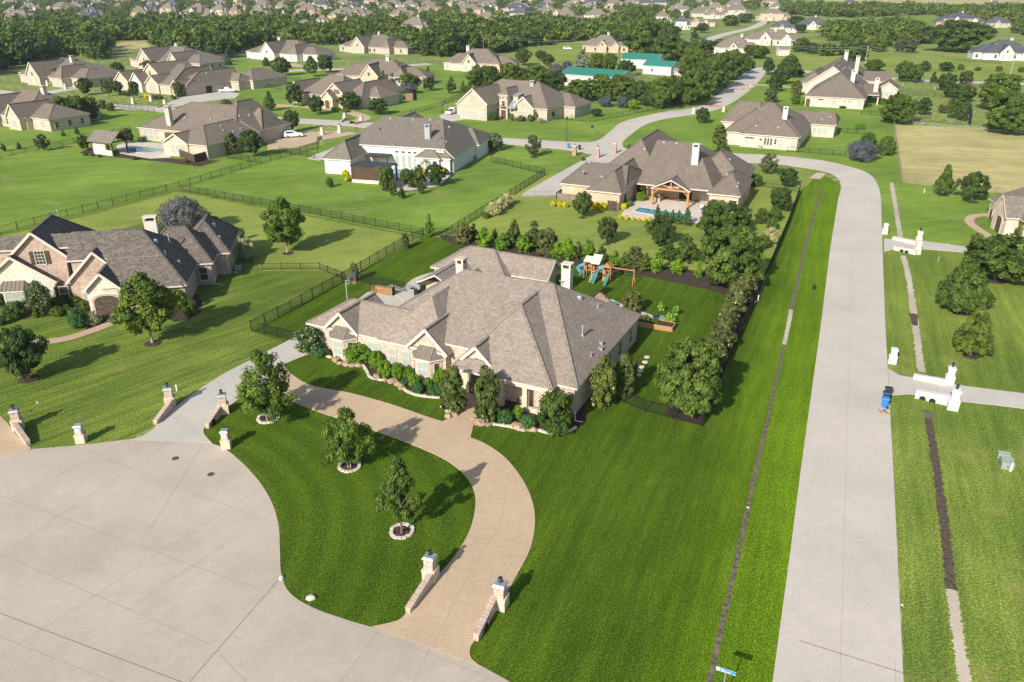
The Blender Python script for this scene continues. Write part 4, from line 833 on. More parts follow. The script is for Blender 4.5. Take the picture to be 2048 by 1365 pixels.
# ============================================================ HOUSES
def clipv(poly, vc):
    out = []
    for i in range(len(poly)):
        a = poly[i]; b_ = poly[(i+1) % len(poly)]
        ia = a[1] >= vc; ib = b_[1] >= vc
        if ia: out.append(a)
        if ia != ib:
            t = (vc-a[1])/(b_[1]-a[1]); out.append(tuple(a[k]+(b_[k]-a[k])*t for k in range(3)))
    return out
class House:
    def __init__(s, x, y, ang, name, label, wall, roof, trim='trim', cat='house', wall2=None):
        s.r = empty(name, x, y, R(ang), 0, label, cat)
        s.W = MB(); s.Rf = MB(); s.T = MB(); s.wm = [M[wall], M[wall2 or wall], M['stucco']]; s.rm = M[roof]; s.tm = M[trim]
        s.planes = []; s.k = 0; s.extra = []; s.chim = []; s.wall = wall
    def wing(s, u0, u1, v0, v1, e, h, ax='u', i0=None, i1=None, vc=None, walls=True, wm=0, gw=(True, True), ov=.35, off=0, caps=True):
        s.k += 1; j = .004*s.k; ov = ov+j; th = .2; e = e+j*.7
        half = ((v1-v0) if ax == 'u' else (u1-u0))/2
        i0 = half if i0 is None else i0; i1 = half if i1 is None else i1
        if ax == 'u': r0 = (u0+i0, (v0+v1)/2+off, h); r1 = (u1-i1, (v0+v1)/2+off, h)
        else: r0 = ((u0+u1)/2+off, v0+i0, h); r1 = ((u0+u1)/2+off, v1-i1, h)
        A, B_, C_, D = (u0, v0, e), (u1, v0, e), (u1, v1, e), (u0, v1, e)
        if ax == 'u': F = [[A, B_, r1, r0], [C_, D, r0, r1]]; E0 = [D, A, r0]; E1 = [B_, C_, r1]
        else: F = [[D, A, r0, r1], [B_, C_, r1, r0]]; E0 = [A, B_, r0]; E1 = [C_, D, r1]
        gables = []
        if i0 > .01: F.append(E0)
        else: gables.append((E0, 0))
        if i1 > .01: F.append(E1)
        else: gables.append((E1, 1))
        if vc is not None: F = [clipv(f, vc) for f in F]; F = [f for f in F if len(f) > 2]
        cnt = {}
        for f in F:
            for a, b_ in zip(f, f[1:]+f[:1]):
                k = tuple(sorted([tuple(round(q, 4) for q in a), tuple(round(q, 4) for q in b_)])); cnt.setdefault(k, []).append((a, b_))
        for f in F:
            s.Rf.face([(p[0], p[1], p[2]+th) for p in f], 0); s.T.face([p for p in reversed(f)], 0)
            s.planes.append(f)
        if vc is None and caps:
            up = lambda p: (p[0], p[1], p[2]+th+.02)
            if (Vector(r1)-Vector(r0)).length > .3: s.Rf.beam(up(r0), up(r1), .34, .06, 0)
            for q_, r_, ii in ((A, r0, i0), (D if ax == 'u' else B_, r0, i0), (B_ if ax == 'u' else D, r1, i1), (C_, r1, i1)):
                if ii > 1.0: s.Rf.beam(up(q_), up(r_), .30, .05, 0)
        for k, l in cnt.items():
            if len(l) == 1:
                a, b_ = l[0]; s.T.face([a, b_, (b_[0], b_[1], b_[2]+th), (a[0], a[1], a[2]+th)], 0)
        if walls:
            s.W.box(u0+ov, u1-ov, (v0 if vc is None else vc)+ov, v1-ov, 0, e+.12 if vc is None else e+.1, wm)
            if vc is not None:
                sl = (h-e)/((v1-v0)/2+off); fz = (vc-v0)*sl/(h-e); s.W.box(u0+ov+i0*fz, u1-ov-i1*fz, vc+ov+.005, vc+ov+.3, e+.1, e+(vc-v0)*sl+.12, wm)
        for (E_, side) in gables:
            if not gw[side]: continue
            a, b_, ap = E_
            def ins(p, d_):
                if ax == 'u': return (u0+d_ if side == 0 else u1-d_, p[1], p[2])
                return (p[0], v0+d_ if side == 0 else v1-d_, p[2])
            a2, b2, c2 = ins(a, ov+.004), ins(b_, ov+.004), ins(ap, ov+.004)
            t = ov/half
            lerp = lambda p, q, w_: tuple(p[k]+(q[k]-p[k])*w_ for k in range(3))
            pa, pb = lerp(a2, c2, t), lerp(b2, c2, t)
            poly = [(pa[0], pa[1], e-.3), (pb[0], pb[1], e-.3), (pb[0], pb[1], pb[2]), (c2[0], c2[1], c2[2]), (pa[0], pa[1], pa[2])]
            s.W.face(poly, wm)
            # rake boards standing slightly proud of the gable
            for p, q in ((a, ap), (ap, b_)):
                p = ins(p, -.03); q = ins(q, -.03)
                s.T.beam((p[0], p[1], p[2]+.08), (q[0], q[1], q[2]+.08), .05, .3, 0)
        return s
    def zroof(s, u, v):
        z = 3.0
        for f in s.planes:
            if inpoly(u, v, [(p[0], p[1]) for p in f]):
                n = (Vector(f[1])-Vector(f[0])).cross(Vector(f[2])-Vector(f[0]))
                if abs(n.z) > 1e-6: z = max(z, f[0][2]-(n.x*(u-f[0][0])+n.y*(v-f[0][1]))/n.z)
        return z+.2
    def finish(s):
        s.wallo = s.W.build('wall', s.wm, s.r); s.roofo = s.Rf.build('roof', s.rm, s.r); s.T.build('fascia', s.tm, s.r)
        return s
    def fr(s, face):      # outward normal and along axis
        return {'f': ((0,-1),(1,0)), 'b': ((0,1),(-1,0)), 'r': ((1,0),(0,1)), 'l': ((-1,0),(0,-1))}[face]
    def quadbox(s, b, u, v, face, a0, a1, z0, z1, d0, d1, mi=0):
        n, t = s.fr(face); c = []
        for z in (z0, z1):
            for (a, d) in ((a0, d0), (a1, d0), (a1, d1), (a0, d1)): c.append((u+t[0]*a+n[0]*d, v+t[1]*a+n[1]*d, z))
        b.hexa([c[3], c[2], c[1], c[0], c[7], c[6], c[5], c[4]] if False else [c[0], c[1], c[2], c[3], c[4], c[5], c[6], c[7]], mi)
    def win(s, u, v, face='f', w=1.0, h=1.5, z=.9, lit=True, cols=2, rows=2, shut=False, arch=False, inset=.35, fm='trim', label=None):
        n, t = s.fr(face); u -= n[0]*inset; v -= n[1]*inset
        b = MB(); f = .07
        s.quadbox(b, u, v, face, -w/2-f, w/2+f, z-f*1.6, z, -.02, .10); s.quadbox(b, u, v, face, -w/2-f, w/2+f, z+h, z+h+f, -.02, .09)
        s.quadbox(b, u, v, face, -w/2-f, -w/2, z, z+h, -.02, .08); s.quadbox(b, u, v, face, w/2, w/2+f, z, z+h, -.02, .08)
        for i in range(1, cols): a = -w/2+w*i/cols; s.quadbox(b, u, v, face, a-.02, a+.02, z, z+h, .02, .06)
        for i in range(1, rows): zz = z+h*i/rows; s.quadbox(b, u, v, face, -w/2, w/2, zz-.025, zz+.025, .02, .065)
        if arch: 
            for i in range(8):
                a0 = PI*i/8; a1 = PI*(i+1)/8; c0 = (-math.cos(a0)*(w/2+f), math.sin(a0)*w*.32); c1 = (-math.cos(a1)*(w/2+f), math.sin(a1)*w*.32)
                p = lambda c, d: (u+t[0]*c[0]+n[0]*d, v+t[1]*c[0]+n[1]*d, z+h+f+c[1])
                b.face([p((c0[0],0),.085), p((c1[0],0),.085), p(c1,.085), p(c0,.085)], 0)
        o = b.build('window', M[fm], s.r)
        if label: o['label'] = label
        g_ = MB(); s.quadbox(g_, u, v, face, -w/2, w/2, z, z+h, .005, .035); g_.build('pane', M['glasslit' if lit else 'glass'], o)
        if shut:
            for sd in (-1, 1):
                b = MB(); a = sd*(w/2+.32)
                for k in range(9): zz = z+h*k/9; s.quadbox(b, u, v, face, a-.22, a+.22, zz+.01, zz+h/9-.02, .0, .07)
                s.quadbox(b, u, v, face, a-.26, a+.26, z, z+h, -.01, .05); b.build('shutter', M['darkwood'], o)
    def door(s, u, v, face='f', w=1.1, h=2.3, m='darkwood', inset=.35, z=0, name='door'):
        n, t = s.fr(face); u -= n[0]*inset; v -= n[1]*inset; b = MB()
        s.quadbox(b, u, v, face, -w/2, w/2, z+.02, z+h, -.02, .07)
        for zz in (.25, 1.2):
            for a in ((-w*.25), (w*.25)): s.quadbox(b, u, v, face, a-w*.17, a+w*.17, z+zz, z+zz+.75*(h/2.3), .07, .095)
        o = b.build(name, M[m], s.r); b = MB(); s.quadbox(b, u, v, face, w*.38, w*.42, z+1, z+1.15, .07, .14); b.build('handle', M['iron'], o)
    def garage(s, u, v, face='f', w=5, h=2.3, m='stucco', inset=.35):
        n, t = s.fr(face); u -= n[0]*inset; v -= n[1]*inset; b = MB(); s.quadbox(b, u, v, face, -w/2, w/2, .03, h, -.03, .05)
        for r_ in range(4):
            for c_ in range(int(w/.6)):
                a = -w/2+.6*c_+.06; s.quadbox(b, u, v, face, a, a+.48, .1+r_*h/4, (r_+1)*h/4-.06, .05, .075)
        b.build('garage_door', M[m], s.r)
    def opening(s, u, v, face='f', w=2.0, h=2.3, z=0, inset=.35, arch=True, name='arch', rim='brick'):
        """flat dark face inside an arch: recess shade is put into its colour, framed by a brick ring"""
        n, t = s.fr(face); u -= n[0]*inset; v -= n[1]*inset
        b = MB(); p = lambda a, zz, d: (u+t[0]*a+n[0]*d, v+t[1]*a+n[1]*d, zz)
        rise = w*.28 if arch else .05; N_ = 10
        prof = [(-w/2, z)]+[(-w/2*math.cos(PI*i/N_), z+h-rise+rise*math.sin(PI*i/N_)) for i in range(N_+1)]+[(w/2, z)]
        b.face([p(a, zz, .012) for a, zz in prof], 1)  # flat face at the wall, shade of the recess put into its colour
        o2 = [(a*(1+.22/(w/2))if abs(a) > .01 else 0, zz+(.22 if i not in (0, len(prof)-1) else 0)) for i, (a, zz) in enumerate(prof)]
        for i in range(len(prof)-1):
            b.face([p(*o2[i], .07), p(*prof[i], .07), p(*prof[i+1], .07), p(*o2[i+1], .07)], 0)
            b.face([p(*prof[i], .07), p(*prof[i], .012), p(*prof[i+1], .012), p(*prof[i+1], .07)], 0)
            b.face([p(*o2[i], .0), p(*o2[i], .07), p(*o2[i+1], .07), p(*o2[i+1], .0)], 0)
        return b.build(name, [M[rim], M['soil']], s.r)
    def chimney(s, u, v, w, d, z0, z1, m='stucco', cap=True, flue=True):
        b = MB(); b.box(u-w/2, u+w/2, v-d/2, v+d/2, z0, z1-.55, 0)
        if cap:
            for su in (-1, 1):
                for sv in (-1, 1): b.box(u+su*(w/2-.1)-.1, u+su*(w/2-.1)+.1, v+sv*(d/2-.1)-.1, v+sv*(d/2-.1)+.1, z1-.552, z1-.14, 0)
            b.box(u-w/2-.08, u+w/2+.08, v-d/2-.08, v+d/2+.08, z1-.15, z1, 0); b.box(u-.25, u+.25, v-.2, v+.2, z1-.56, z1-.3, 1)
            b.box(u-w/2-.05, u+w/2+.05, v-d/2-.05, v+d/2+.05, z1-.62, z1-.55, 0)
        return b.build('chimney', [M[m], M['soil']], s.roofo)
    def vent(s, u, v, kind='pipe'):
        z = s.zroof(u, v); b = MB()
        if kind == 'pipe': b.bar((u, v, z-.2), (u, v, z+.55), .06, 0, 8); b.bar((u, v, z-.1), (u, v, z+.12), .14, 0, 8, .07)
        elif kind == 'stack': b.bar((u, v, z-.2), (u, v, z+1.0), .09, 0, 10); b.bar((u, v, z+1.0), (u, v, z+1.15), .16, 0, 10); b.bar((u, v, z-.2), (u, v, z+.2), .2, 0, 10, .1)
        elif kind == 'turtle': b.box(u-.28, u+.28, v-.28, v+.28, z-.25, z+.18, 0, .06)
        elif kind == 'round': b.lathe([(.0, z+.28), (.22, z+.24), (.34, z+.1), (.34, z-.3)], 14, 0, (u, v))
        elif kind == 'dish':
            b.lathe([(.05, z+.75), (.25, z+.8), (.38, z+.95)], 14, 0, (u, v), 1, .9); b.bar((u, v, z-.1), (u, v, z+.78), .04, 0)
        b.build({'pipe': 'vent_pipe', 'stack': 'flue_stack', 'dish': 'satellite_dish'}.get(kind, 'roof_vent'), M['galv' if kind in ('pipe', 'stack', 'dish', 'round') else 'acgrey'], s.roofo)
    def bay(s, u, v, w, d, zt, zr, wins=True, wm=None):
        """three-sided bay with a standing-seam roof, on the front wall whose eave is at v"""
        v += .35; sd = d*.9; pts = [(u-w/2, v+.2), (u-w/2, v-.02), (u-w/2+sd, v-d), (u+w/2-sd, v-d), (u+w/2, v-.02), (u+w/2, v+.2)]
        b = MB(); b.prism(pts, 0, zt, 0); o = b.build('bay', [M[wm or s.wall]], s.r)
        e = .22; q = [(u-w/2-e, v-.02), (u-w/2+sd-e*.4, v-d-e), (u+w/2-sd+e*.4, v-d-e), (u+w/2+e, v-.02)]; t0 = (u-w/2+sd*1.05, v+.1); t1 = (u+w/2-sd*1.05, v+.1)
        b = MB(); A = [(x, y, zt+.1) for x, y in q]; T0 = (*t0, zr); T1 = (*t1, zr)
        b.face([A[0], A[1], T0], 0); b.face([A[1], A[2], T1, T0], 0); b.face([A[2], A[3], T1], 0)
        for i in range(3): b.face([(q[i][0], q[i][1], zt-.08), (q[i+1][0], q[i+1][1], zt-.08), A[i+1], A[i]], 1)
        b.face([(x, y, zt-.08) for x, y in reversed(q)], 1)
        for i in range(6):
            f = i/5; a = Vector(A[1]).lerp(Vector(A[2]), f); c = Vector(T0).lerp(Vector(T1), f); b.beam(a+Vector((0,0,.03)), c+Vector((0,0,.03)), .04, .05, 0)
        for (x0, x1, T_) in ((A[0], A[1], T0), (A[2], A[3], T1)):
            a = Vector(x0).lerp(Vector(x1), .5); b.beam(a+Vector((0,0,.03)), Vector(T_)+Vector((0,0,.03)), .04, .05, 0)
        b.build('bay_roof', [M['metalroof'], M['trim']], o)
        if wins:
            s.win(u, v-d, 'f', w-2*sd-.5, 1.55, .65, cols=2, rows=2, inset=0)
            for sg in (-1, 1):   # angled side windows
                cx = u+sg*(w/2-sd/2); cy = v-d/2-.01; an = math.atan2(-sd if sg > 0 else sd, d)  # along the slanted side
                b = MB(); b.box(-.3, .3, -.05, .03, .65, 2.2, 0); fo = b.build('window', M['trim'], o, loc=(cx, cy, 0)); fo.rotation_euler = (0, 0, sg*math.atan2(d, sd))
                b = MB(); b.box(-.24, .24, -.065, -.048, .72, 2.13, 0); b.build('pane', M['glass'], fo)
# ---------------------------------------------------- the main house
h = House(6.1, 66.33, -25.86, 'brick_house', 'large pale brick house with many-hipped roof between the loop drive and the back lawn', 'brick', 'shingle', wall2='stone')
h.wing(-26.4, 0, 0.4, 20.0, 3, 8.08, 'u', 7.8, 7.7, off=1.8, vc=5.0)
h.wing(-19.0, 0, 0.0, 20.0, 3, 8.15, 'u', .3, 7.7, off=2.0, vc=1.9, gw=(False, True))             # main body
h.wing(-11.5, 0, 0.0, 20.0, 3, 8.17, 'u', .5, 7.7, off=2.0)
h.wing(-23.4, -14.7, 1.1, 17.0, 3, 7.0, 'v', 4.6, .9, caps=False)                          # left hip
h.wing(-13.0, -2.0, -1.3, 14, 3, 7.6, 'v', 7.7, 0, walls=False, off=-1.4)         # porch hip
h.wing(-33.0, -20.0, 1.35, 9.0, 3, 5.2, 'u', 3.9, 0, gw=(True, False))
h.wing(-30.4, -25.9, 1.2, 8, 3, 5.15, 'v', 0, 0, gw=(True, False))
h.wing(-19.6, -14.6, 0.9, 9, 3, 5.45, 'v', 0, 0, gw=(True, False))
h.wing(-12.9, -8.4, -0.3, 7, 3.1, 5.3, 'v', 0, 0, gw=(True, False), wm=1)
h.wing(-30.3, -19.2, 23.6, 31.6, 3, 5.3, 'u', 4.0, 3.6)
h.wing(-24.0, -14.0, 25.3, 30.3, 3, 5.05, 'u', 0, 0, walls=False, gw=(False, True))
h.W.box(-23.5, -14.9, 25.7, 29.9, 0, 3.1, 0)
h.W.box(-28.5, -24, 19.5, 24.5, 0, 3.0, 0); h.wing(-29, -23.5, 18, 25, 2.9, 4.3, 'v', 0, 0, walls=False, gw=(False, False))
h.W.box(-7.95, -7.3, -.95, -.5, 0, 3.15, 1); h.W.box(-5.2, -4.75, -.95, -.5, 0, 3.15, 1); h.W.box(-3.2, -2.35, -.95, -.5, 0, 3.15, 1)
h.W.box(-7.35, -2.4, -.92, -.53, 2.55, 3.17, 1); h.W.box(-5.5, -2.35, -.93, -.53, 0, .5, 1); h.W.box(-2.8, -2.38, -.5, .6, 0, 3.15, 0)
h.W.box(-14.6, -12.4, 2.57, 3.2, 3.0, 3.8, 0)
h.finish()
h.bay(-28.15, 1.2, 3.3, .95, 2.5, 3.65); h.bay(-17.1, .9, 3.5, 1.0, 2.5, 3.65)
h.win(-24.2, 1.35, 'f', 1.5, 1.7, .7, cols=1); h.win(-21.6, 1.1, 'f', .8, 1.65, .7, cols=1); h.win(-19.95+.0, 1.1, 'f', .8, 1.65, .7, cols=1)
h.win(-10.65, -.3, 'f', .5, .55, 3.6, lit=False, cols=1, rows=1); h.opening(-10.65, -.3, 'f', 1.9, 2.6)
h.door(-10.65, 2.0, 'f', 1.4, 2.4)
for v_, w_ in ((6, 1.2), (9.5, 1.6), (13.5, 1.2), (17.2, 1.2)): h.win(0, v_, 'r', w_, 1.6, .8, lit=False)
h.door(-28.5, 23.6, 'f', 1.0, 2.2, 'white'); h.win(-29.6, 23.6, 'f', .8, .7, 1.4)
for a, w_, z_ in ((-6.2, 1.9, 2.5), (-4.0, 1.1, 2.4)): h.opening(a, -1.28, 'f', w_, z_, inset=.35, name='arcade_arch') if False else None
h.chimney(-19.9, 13.7, .95, .95, 5, 9.0, 'brickR'); h.chimney(-10.2, 22.3, 1.15, 1.0, 0, 7.2, 'stucco')
h.vent(-2.6, 7.9, 'stack'); h.vent(-1.0, 9.2, 'turtle'); h.vent(-.9, 6.0, 'pipe'); h.vent(-.7, 8.3, 'turtle'); h.vent(-7.3, 13.6, 'dish'); h.vent(-5.2, 13.5, 'round'); h.vent(-3.4, 14.5, 'pipe'); h.vent(-18.4, 14.2, 'pipe')
main = h
# ---------------------------------------------------- left neighbour
h = House(-40.77, 94.03, 11, 'brick_house', 'rose brick and stone house with mottled roof and shuttered gable at the left edge', 'brickN', 'shingleN', wall2='stoneW')
h.wing(-38, 0, 0, 14.8, 3, 8.36, 'u', 6, 6.0, vc=5.6)
h.wing(-38, -24.5, 0, 14.8, 3, 8.47, 'u', 6, .2, vc=4.5, gw=(True, False))
h.wing(-14.6, 0, 0.02, 14.8, 3, 8.48, 'u', .3, 6.0, vc=3.8, gw=(False, True))
h.wing(-9.9, 0, 0.03, 14.8, 3, 8.46, 'u', .3, 6.0, gw=(False, True))
h.wing(-5.8, -.4, -.1, 4, 2.95, 4.3, 'v', 2.5, 0, walls=False)
h.wing(-9.2, -2.6, .15, 10, 3, 5.3, 'v', 3.5, 0)
h.wing(-25.0, -11.4, 5.0, 20, 3, 9.35, 'v', 0, 6.8, gw=(True, False))
h.wing(-15.0, -7.4, 3.4, 10, 3, 6.9, 'v', 0, 0, gw=(True, False))
h.wing(-12.1, -7.5, -.25, 6, 3, 5.25, 'v', 0, 0, gw=(True, False), wm=1)
h.wing(-25.6, -16.3, 4.2, 8, 3, 6.6, 'v', 0, 0, gw=(True, False), wm=1)
h.wing(-8, 2.1, 8, 17.2, 3, 7.1, 'u', 4.0, 3.8)
h.wing(-3.4, 3.8, 12.1, 23.8, 3, 6.7, 'v', 4.2, 4.2)
h.finish()
h.bay(-21.3, 4.2, 4.2, 1.0, 2.5, 3.6, wm='stoneW')
h.win(-17.9, 5.0, 'f', 1.1, 1.7, 5.3, lit=False, cols=3, rows=4, shut=True, label='shuttered attic window of the tall gable')
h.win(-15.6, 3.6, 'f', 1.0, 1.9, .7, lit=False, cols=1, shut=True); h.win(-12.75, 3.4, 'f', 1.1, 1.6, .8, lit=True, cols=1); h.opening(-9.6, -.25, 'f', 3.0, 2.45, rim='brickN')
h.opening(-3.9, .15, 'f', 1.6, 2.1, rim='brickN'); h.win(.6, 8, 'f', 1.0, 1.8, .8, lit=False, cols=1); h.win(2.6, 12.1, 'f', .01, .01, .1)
h.chimney(-5.9, 12.6, 1.6, 1.1, 2.5, 8.9, 'stucco')
h.vent(-4.3, 6.6, 'round'); h.vent(-3.2, 9.2, 'stack'); h.vent(-1.6, 5.0, 'turtle'); h.vent(-2.9, 4.6, 'pipe'); h.vent(-17.6, 14, 'stack'); h.vent(1.2, 17.5, 'round'); h.vent(2.2, 14.5, 'turtle')
nb = h
# ---------------------------------------------------- white house
h = House(-13.0, 169.2, -16, 'white_house', 'white painted house with brown hip roofs, black pergolas and a pool', 'white', 'shingle3', trim='white')
h.wing(-28, .5, -4, 30, 3, 9, 'u', 7.5, 6.8, vc=1.0)
h.wing(-26.3, -19.6, -6.9, 10, 3, 6.2, 'v', 4.2, 0)
h.wing(-24, -14.6, 2.6, 16, 3, 7.2, 'v', 4.4, 0)
h.wing(-7.9, 0.1, 0, 20, 3, 6.4, 'v', 5, 0)
h.wing(-7.9, -2.1, -.7, 6, 3.05, 5.0, 'v', 2.9, 0)
h.wing(-26, -16, 18, 36, 3, 7.2, 'v', 4, 4); h.wing(-6, 1.2, 16, 24, 3, 6, 'u', 3, 3)
h.finish()
for u_ in (-12.7, -11.2, -9.8, -8.5): h.win(u_, 1.0, 'f', .75, 2.6, .4, cols=1, rows=2); h.win(u_, 1.0, 'f', .7, .35, 3.6, lit=False, cols=1, rows=1)
h.win(-6.3, -.7, 'f', .8, 2.0, .6, cols=1); h.win(-4.9, -.7, 'f', .8, 2.0, .6, cols=1); h.win(-3.4, -.7, 'f', .9, 2.0, .6, cols=1, lit=False)
for v_, w_, hh in ((1.2, .8, 2.2), (6.2, .6, 2.2), (12.5, 2.2, 2.2), (16.5, 1.5, .6)): h.win(.1, v_, 'r', w_, hh, 2.4 if hh < 1 else .5, lit=False, cols=1 if w_ < 1 else 2)
for u_ in (-18.8, -17.9): h.door(u_, 2.6, 'f', .8, 2.3, 'black')
h.win(-16.3, 2.6, 'f', 1.6, 2.2, .2, lit=False, cols=2)
h.chimney(-6.8, 5.0, 1.2, 1.0, 5, 9.3, 'galv')
for u_, v_, k in ((-18.5, 12, 'round'), (-13, 12, 'round'), (-9, 12.5, 'turtle'), (-4.5, 12, 'round'), (-23.5, 2, 'round'), (-24.5, -3, 'turtle'), (-2.5, 4.5, 'turtle')): h.vent(u_, v_, k)
# ---------------------------------------------------- brick house with pool behind the home lot
h = House(40.2, 138.2, -24, 'brick_house', 'peach brick house with a tall white chimney and timber porch gable over its pool', 'brickE', 'shingle2')
h.wing(-19, -4.6, 0, 27, 3, 9, 'u', 0, 6.6, vc=.6, gw=(False, False), walls=False); h.W.box(-18.6, -5.0, 6.2, 26, 0, 3.1, 0)
h.wing(-29, -16.7, 8, 36, 3, 8.4, 'v', 8, 7)
h.wing(-5.9, 0, -.4, 14, 3, 5.6, 'v', 6.5, 5)
h.wing(-12.6, -1.0, 10, 24, 3, 7.5, 'v', 5, 6)
h.wing(-16.1, -8.8, -.6, 9, 3, 4.75, 'v', 0, 0, walls=False, gw=(False, False))
h.wing(-32.5, -19.9, -4, 12, 3, 5.6, 'u', 2.5, 2)
h.wing(-26.3, -19.7, -7.0, 12, 3, 5.55, 'v', 6, 0)
h.finish()
b = MB()    # timber porch truss and posts
for u_ in (-15.7, -9.2): b.box(u_-.2, u_+.2, -.5, -.1, 0, 3.05, 0); b.beam((u_, -.28, 2.1), (u_+(1 if u_ < -12 else -1), -.28, 3.0), .15, .15)
b.beam((-15.9, -.3, 3.1), (-9.0, -.3, 3.1), .25, .35); b.beam((-12.45, -.3, 3.2), (-12.45, -.3, 4.5), .2, .2)
b.beam((-12.45, -.3, 3.3), (-14.0, -.3, 3.95), .16, .16); b.beam((-12.45, -.3, 3.3), (-10.9, -.3, 3.95), .16, .16)
b.build('porch_truss', M['wood'], h.r)
for u_ in (-7.9, -6.8): h.win(u_, 5.85, 'f', .9, 2.2, .2, inset=0, cols=1)
h.win(-4.6, -.4, 'f', .7, .5, 1.7, lit=False, cols=1, rows=1); h.win(-1.3, -.4, 'f', 1.4, 1.8, .5, lit=False, cols=1, rows=1, fm='white')
h.win(-18.5, 8, 'f', 1.2, 2, .4, cols=2); h.win(-20.3, 8, 'f', 1.2, 1.5, .8, lit=False); h.door(-19.7, -3, 'r', 1, 2.2); h.win(-19.7, 1, 'r', .9, 1.3, .9)
h.door(-11, 6.2, 'f', 2.4, 2.3, 'black', inset=0)
h.chimney(-10.1, 7.6, 1.2, 1.0, 4, 10.2, 'white')
for u_, v_, k in ((-21.5, 14, 'turtle'), (-17.5, 13, 'turtle'), (-15, 13, 'turtle'), (-11.5, 13, 'turtle'), (-5, 15, 'turtle'), (-4.2, 9, 'round'), (-29.5, 4, 'turtle'), (-25.4, -.5, 'turtle'), (-29, -1, 'dish'), (-1.4, 4.2, 'turtle'), (-1.2, 2.3, 'turtle')): h.vent(u_, v_, k)
eh = h
# ---------------------------------------------------- pool house left (P)
h = House(-69.3, 183.5, -24, 'brick_house', 'buff brick house with a corner tower roof, pool and pavilion on the left', 'brickT', 'shingle2')
h.wing(-34, -2, 11.6, 33, 3, 8.4, 'u', 9, 8)
h.wing(-14, 0, 0, 18, 3, 6.0, 'v', 7, 0); h.wing(-13.1, -5.5, -.3, 8, 3, 5.1, 'v', 0, 0, gw=(True, False))
h.wing(-25, -8, 12.5, 24, 3, 7.0, 'v', 8, 0, walls=False)
h.wing(-9.5, -2.2, 21.5, 30, 3, 7.6, 'u', 3.3, 3.3); h.wing(-22, -12, 26, 40, 3, 8.0, 'v', 4, 4)
h.finish()
for u_ in (-31.7, -29.9, -28.1): h.win(u_, 11.6, 'f', 1.0, 2.2, .5, cols=2)
h.opening(-22.8, 11.6, 'f', 4.5, 2.6, arch=False, rim='brickT'); 
for u_ in (-10.4, -9.1, -7.8): h.win(u_, -.3, 'f', .7, 1.9, .7, cols=1)
h.win(-3.3, 25, 'r', 1.2, 1.2, 1) ; h.garage(-2.2, 25.8, 'r', 3.5)
h.chimney(-24.0, 13.3, 1.4, 1.1, 4, 8.9, 'brickT', True)
for u_, v_, k in ((-22, 16.5, 'turtle'), (-14, 17, 'turtle'), (-10, 16, 'turtle'), (-7, 19.5, 'round'), (-3.8, 10, 'turtle'), (-2.6, 12, 'turtle'), (-5.4, 11, 'turtle'), (-3, 15, 'turtle'), (-6.6, 22.5, 'round')): h.vent(u_, v_, k)
# ---------------------------------------------------- right side: long pink brick house
h = House(69.4, 195.4, -25, 'brick_house', 'long pink brick house with a white chimney beside the upper road', 'brickR', 'shingle2')
h.wing(-18.4, .2, -1.0, 26, 3, 8.7, 'u', 8, 9); h.wing(-14, 0, -2.3, 10, 3, 6, 'u', 5, 5)
h.wing(-22, -8, 14, 31, 3, 7.4, 'u', 3, 6); h.wing(-6, 6.5, 19.4, 31, 3, 5.4, 'u', 0, 1.2, gw=(False, True)); h.wing(0, 5, 22, 28, 3, 5.7, 'u', 2, 2, walls=False)
h.finish()
h.win(-11.6, -2.3, 'f', 2.2, .35, 2.1, lit=False, cols=2, rows=1); h.win(-8.9, -2.3, 'f', .5, .5, 1.8, lit=False, cols=1, rows=1)
for u_ in (-7.8, -7.1, -6.4): h.win(u_, -2.3, 'f', .4, 1.6, .9, lit=False, cols=1, rows=1)
h.win(-5.4, -2.3, 'f', .5, 1.2, 1.2, lit=False, cols=1); h.win(-4.3, -2.3, 'f', 1.0, 1.6, .7); h.win(-1.2, -2.3, 'f', 1.0, 1.6, .7)
for u_ in (1.3, 2.6, 3.9): h.win(u_, 19.4, 'f', .9, 1.4, .8)
h.win(-.9, 19.4, 'f', 1.2, 1.6, .7); h.chimney(-4.9, 6.0, 1.1, .9, 4, 9.0, 'white')
for u_, v_, k in ((-10.8, 1, 'turtle'), (-5.5, 1, 'turtle'), (-12, 10, 'turtle'), (-12.3, 5, 'pipe'), (2.5, 22, 'turtle'), (4.5, 23, 'turtle')): h.vent(u_, v_, k)
b = MB(); b.box(-9.2, -8.3, -2.9, -2.2, 0, .8, 0, .04)
h2 = b.build('air_conditioner', M['acgrey']); h2.location = (69.4, 195.4, 0); h2.rotation_euler = (0, 0, R(-25)); tag(h2, 'grey air conditioner box against the long pink brick house', 'air conditioner')
# ---------------------------------------------------- far right: biggest brick house
h = House(111.8, 261.4, -25, 'brick_house', 'biggest pink brick house with four chimneys at the far right', 'brickR', 'shingle2')
h.wing(-18.2, 0, -3.4, 34, 3, 9.0, 'v', 14, 0); h.wing(-22, -4, 26, 84, 3, 9.5, 'v', 0, 12, gw=(True, False)); h.wing(-24.5, -15, 32, 60, 3, 6.5, 'v', 5, 5)
h.wing(-4, 5.8, 48, 66, 3, 5.6, 'u', 0, 0, gw=(False, True)); h.wing(2.1, 8.7, 25.5, 40, 3, 5.2, 'v', 0, 0); h.wing(-2, 3.4, 8, 30, 3, 5.2, 'u', 0, 1.5, gw=(False, False), walls=False)
h.W.box(3.0, 3.4, 9, 9.6, 0, 3.1, 0)
h.finish()
h.opening(-17.0, -3.4, 'f', 1.3, 2.4, rim='brickR'); h.win(-13.2, -3.4, 'f', 1.8, .4, 2.1, lit=False, rows=1); h.win(-9.2, -3.4, 'f', 1.4, 1.7, .8)
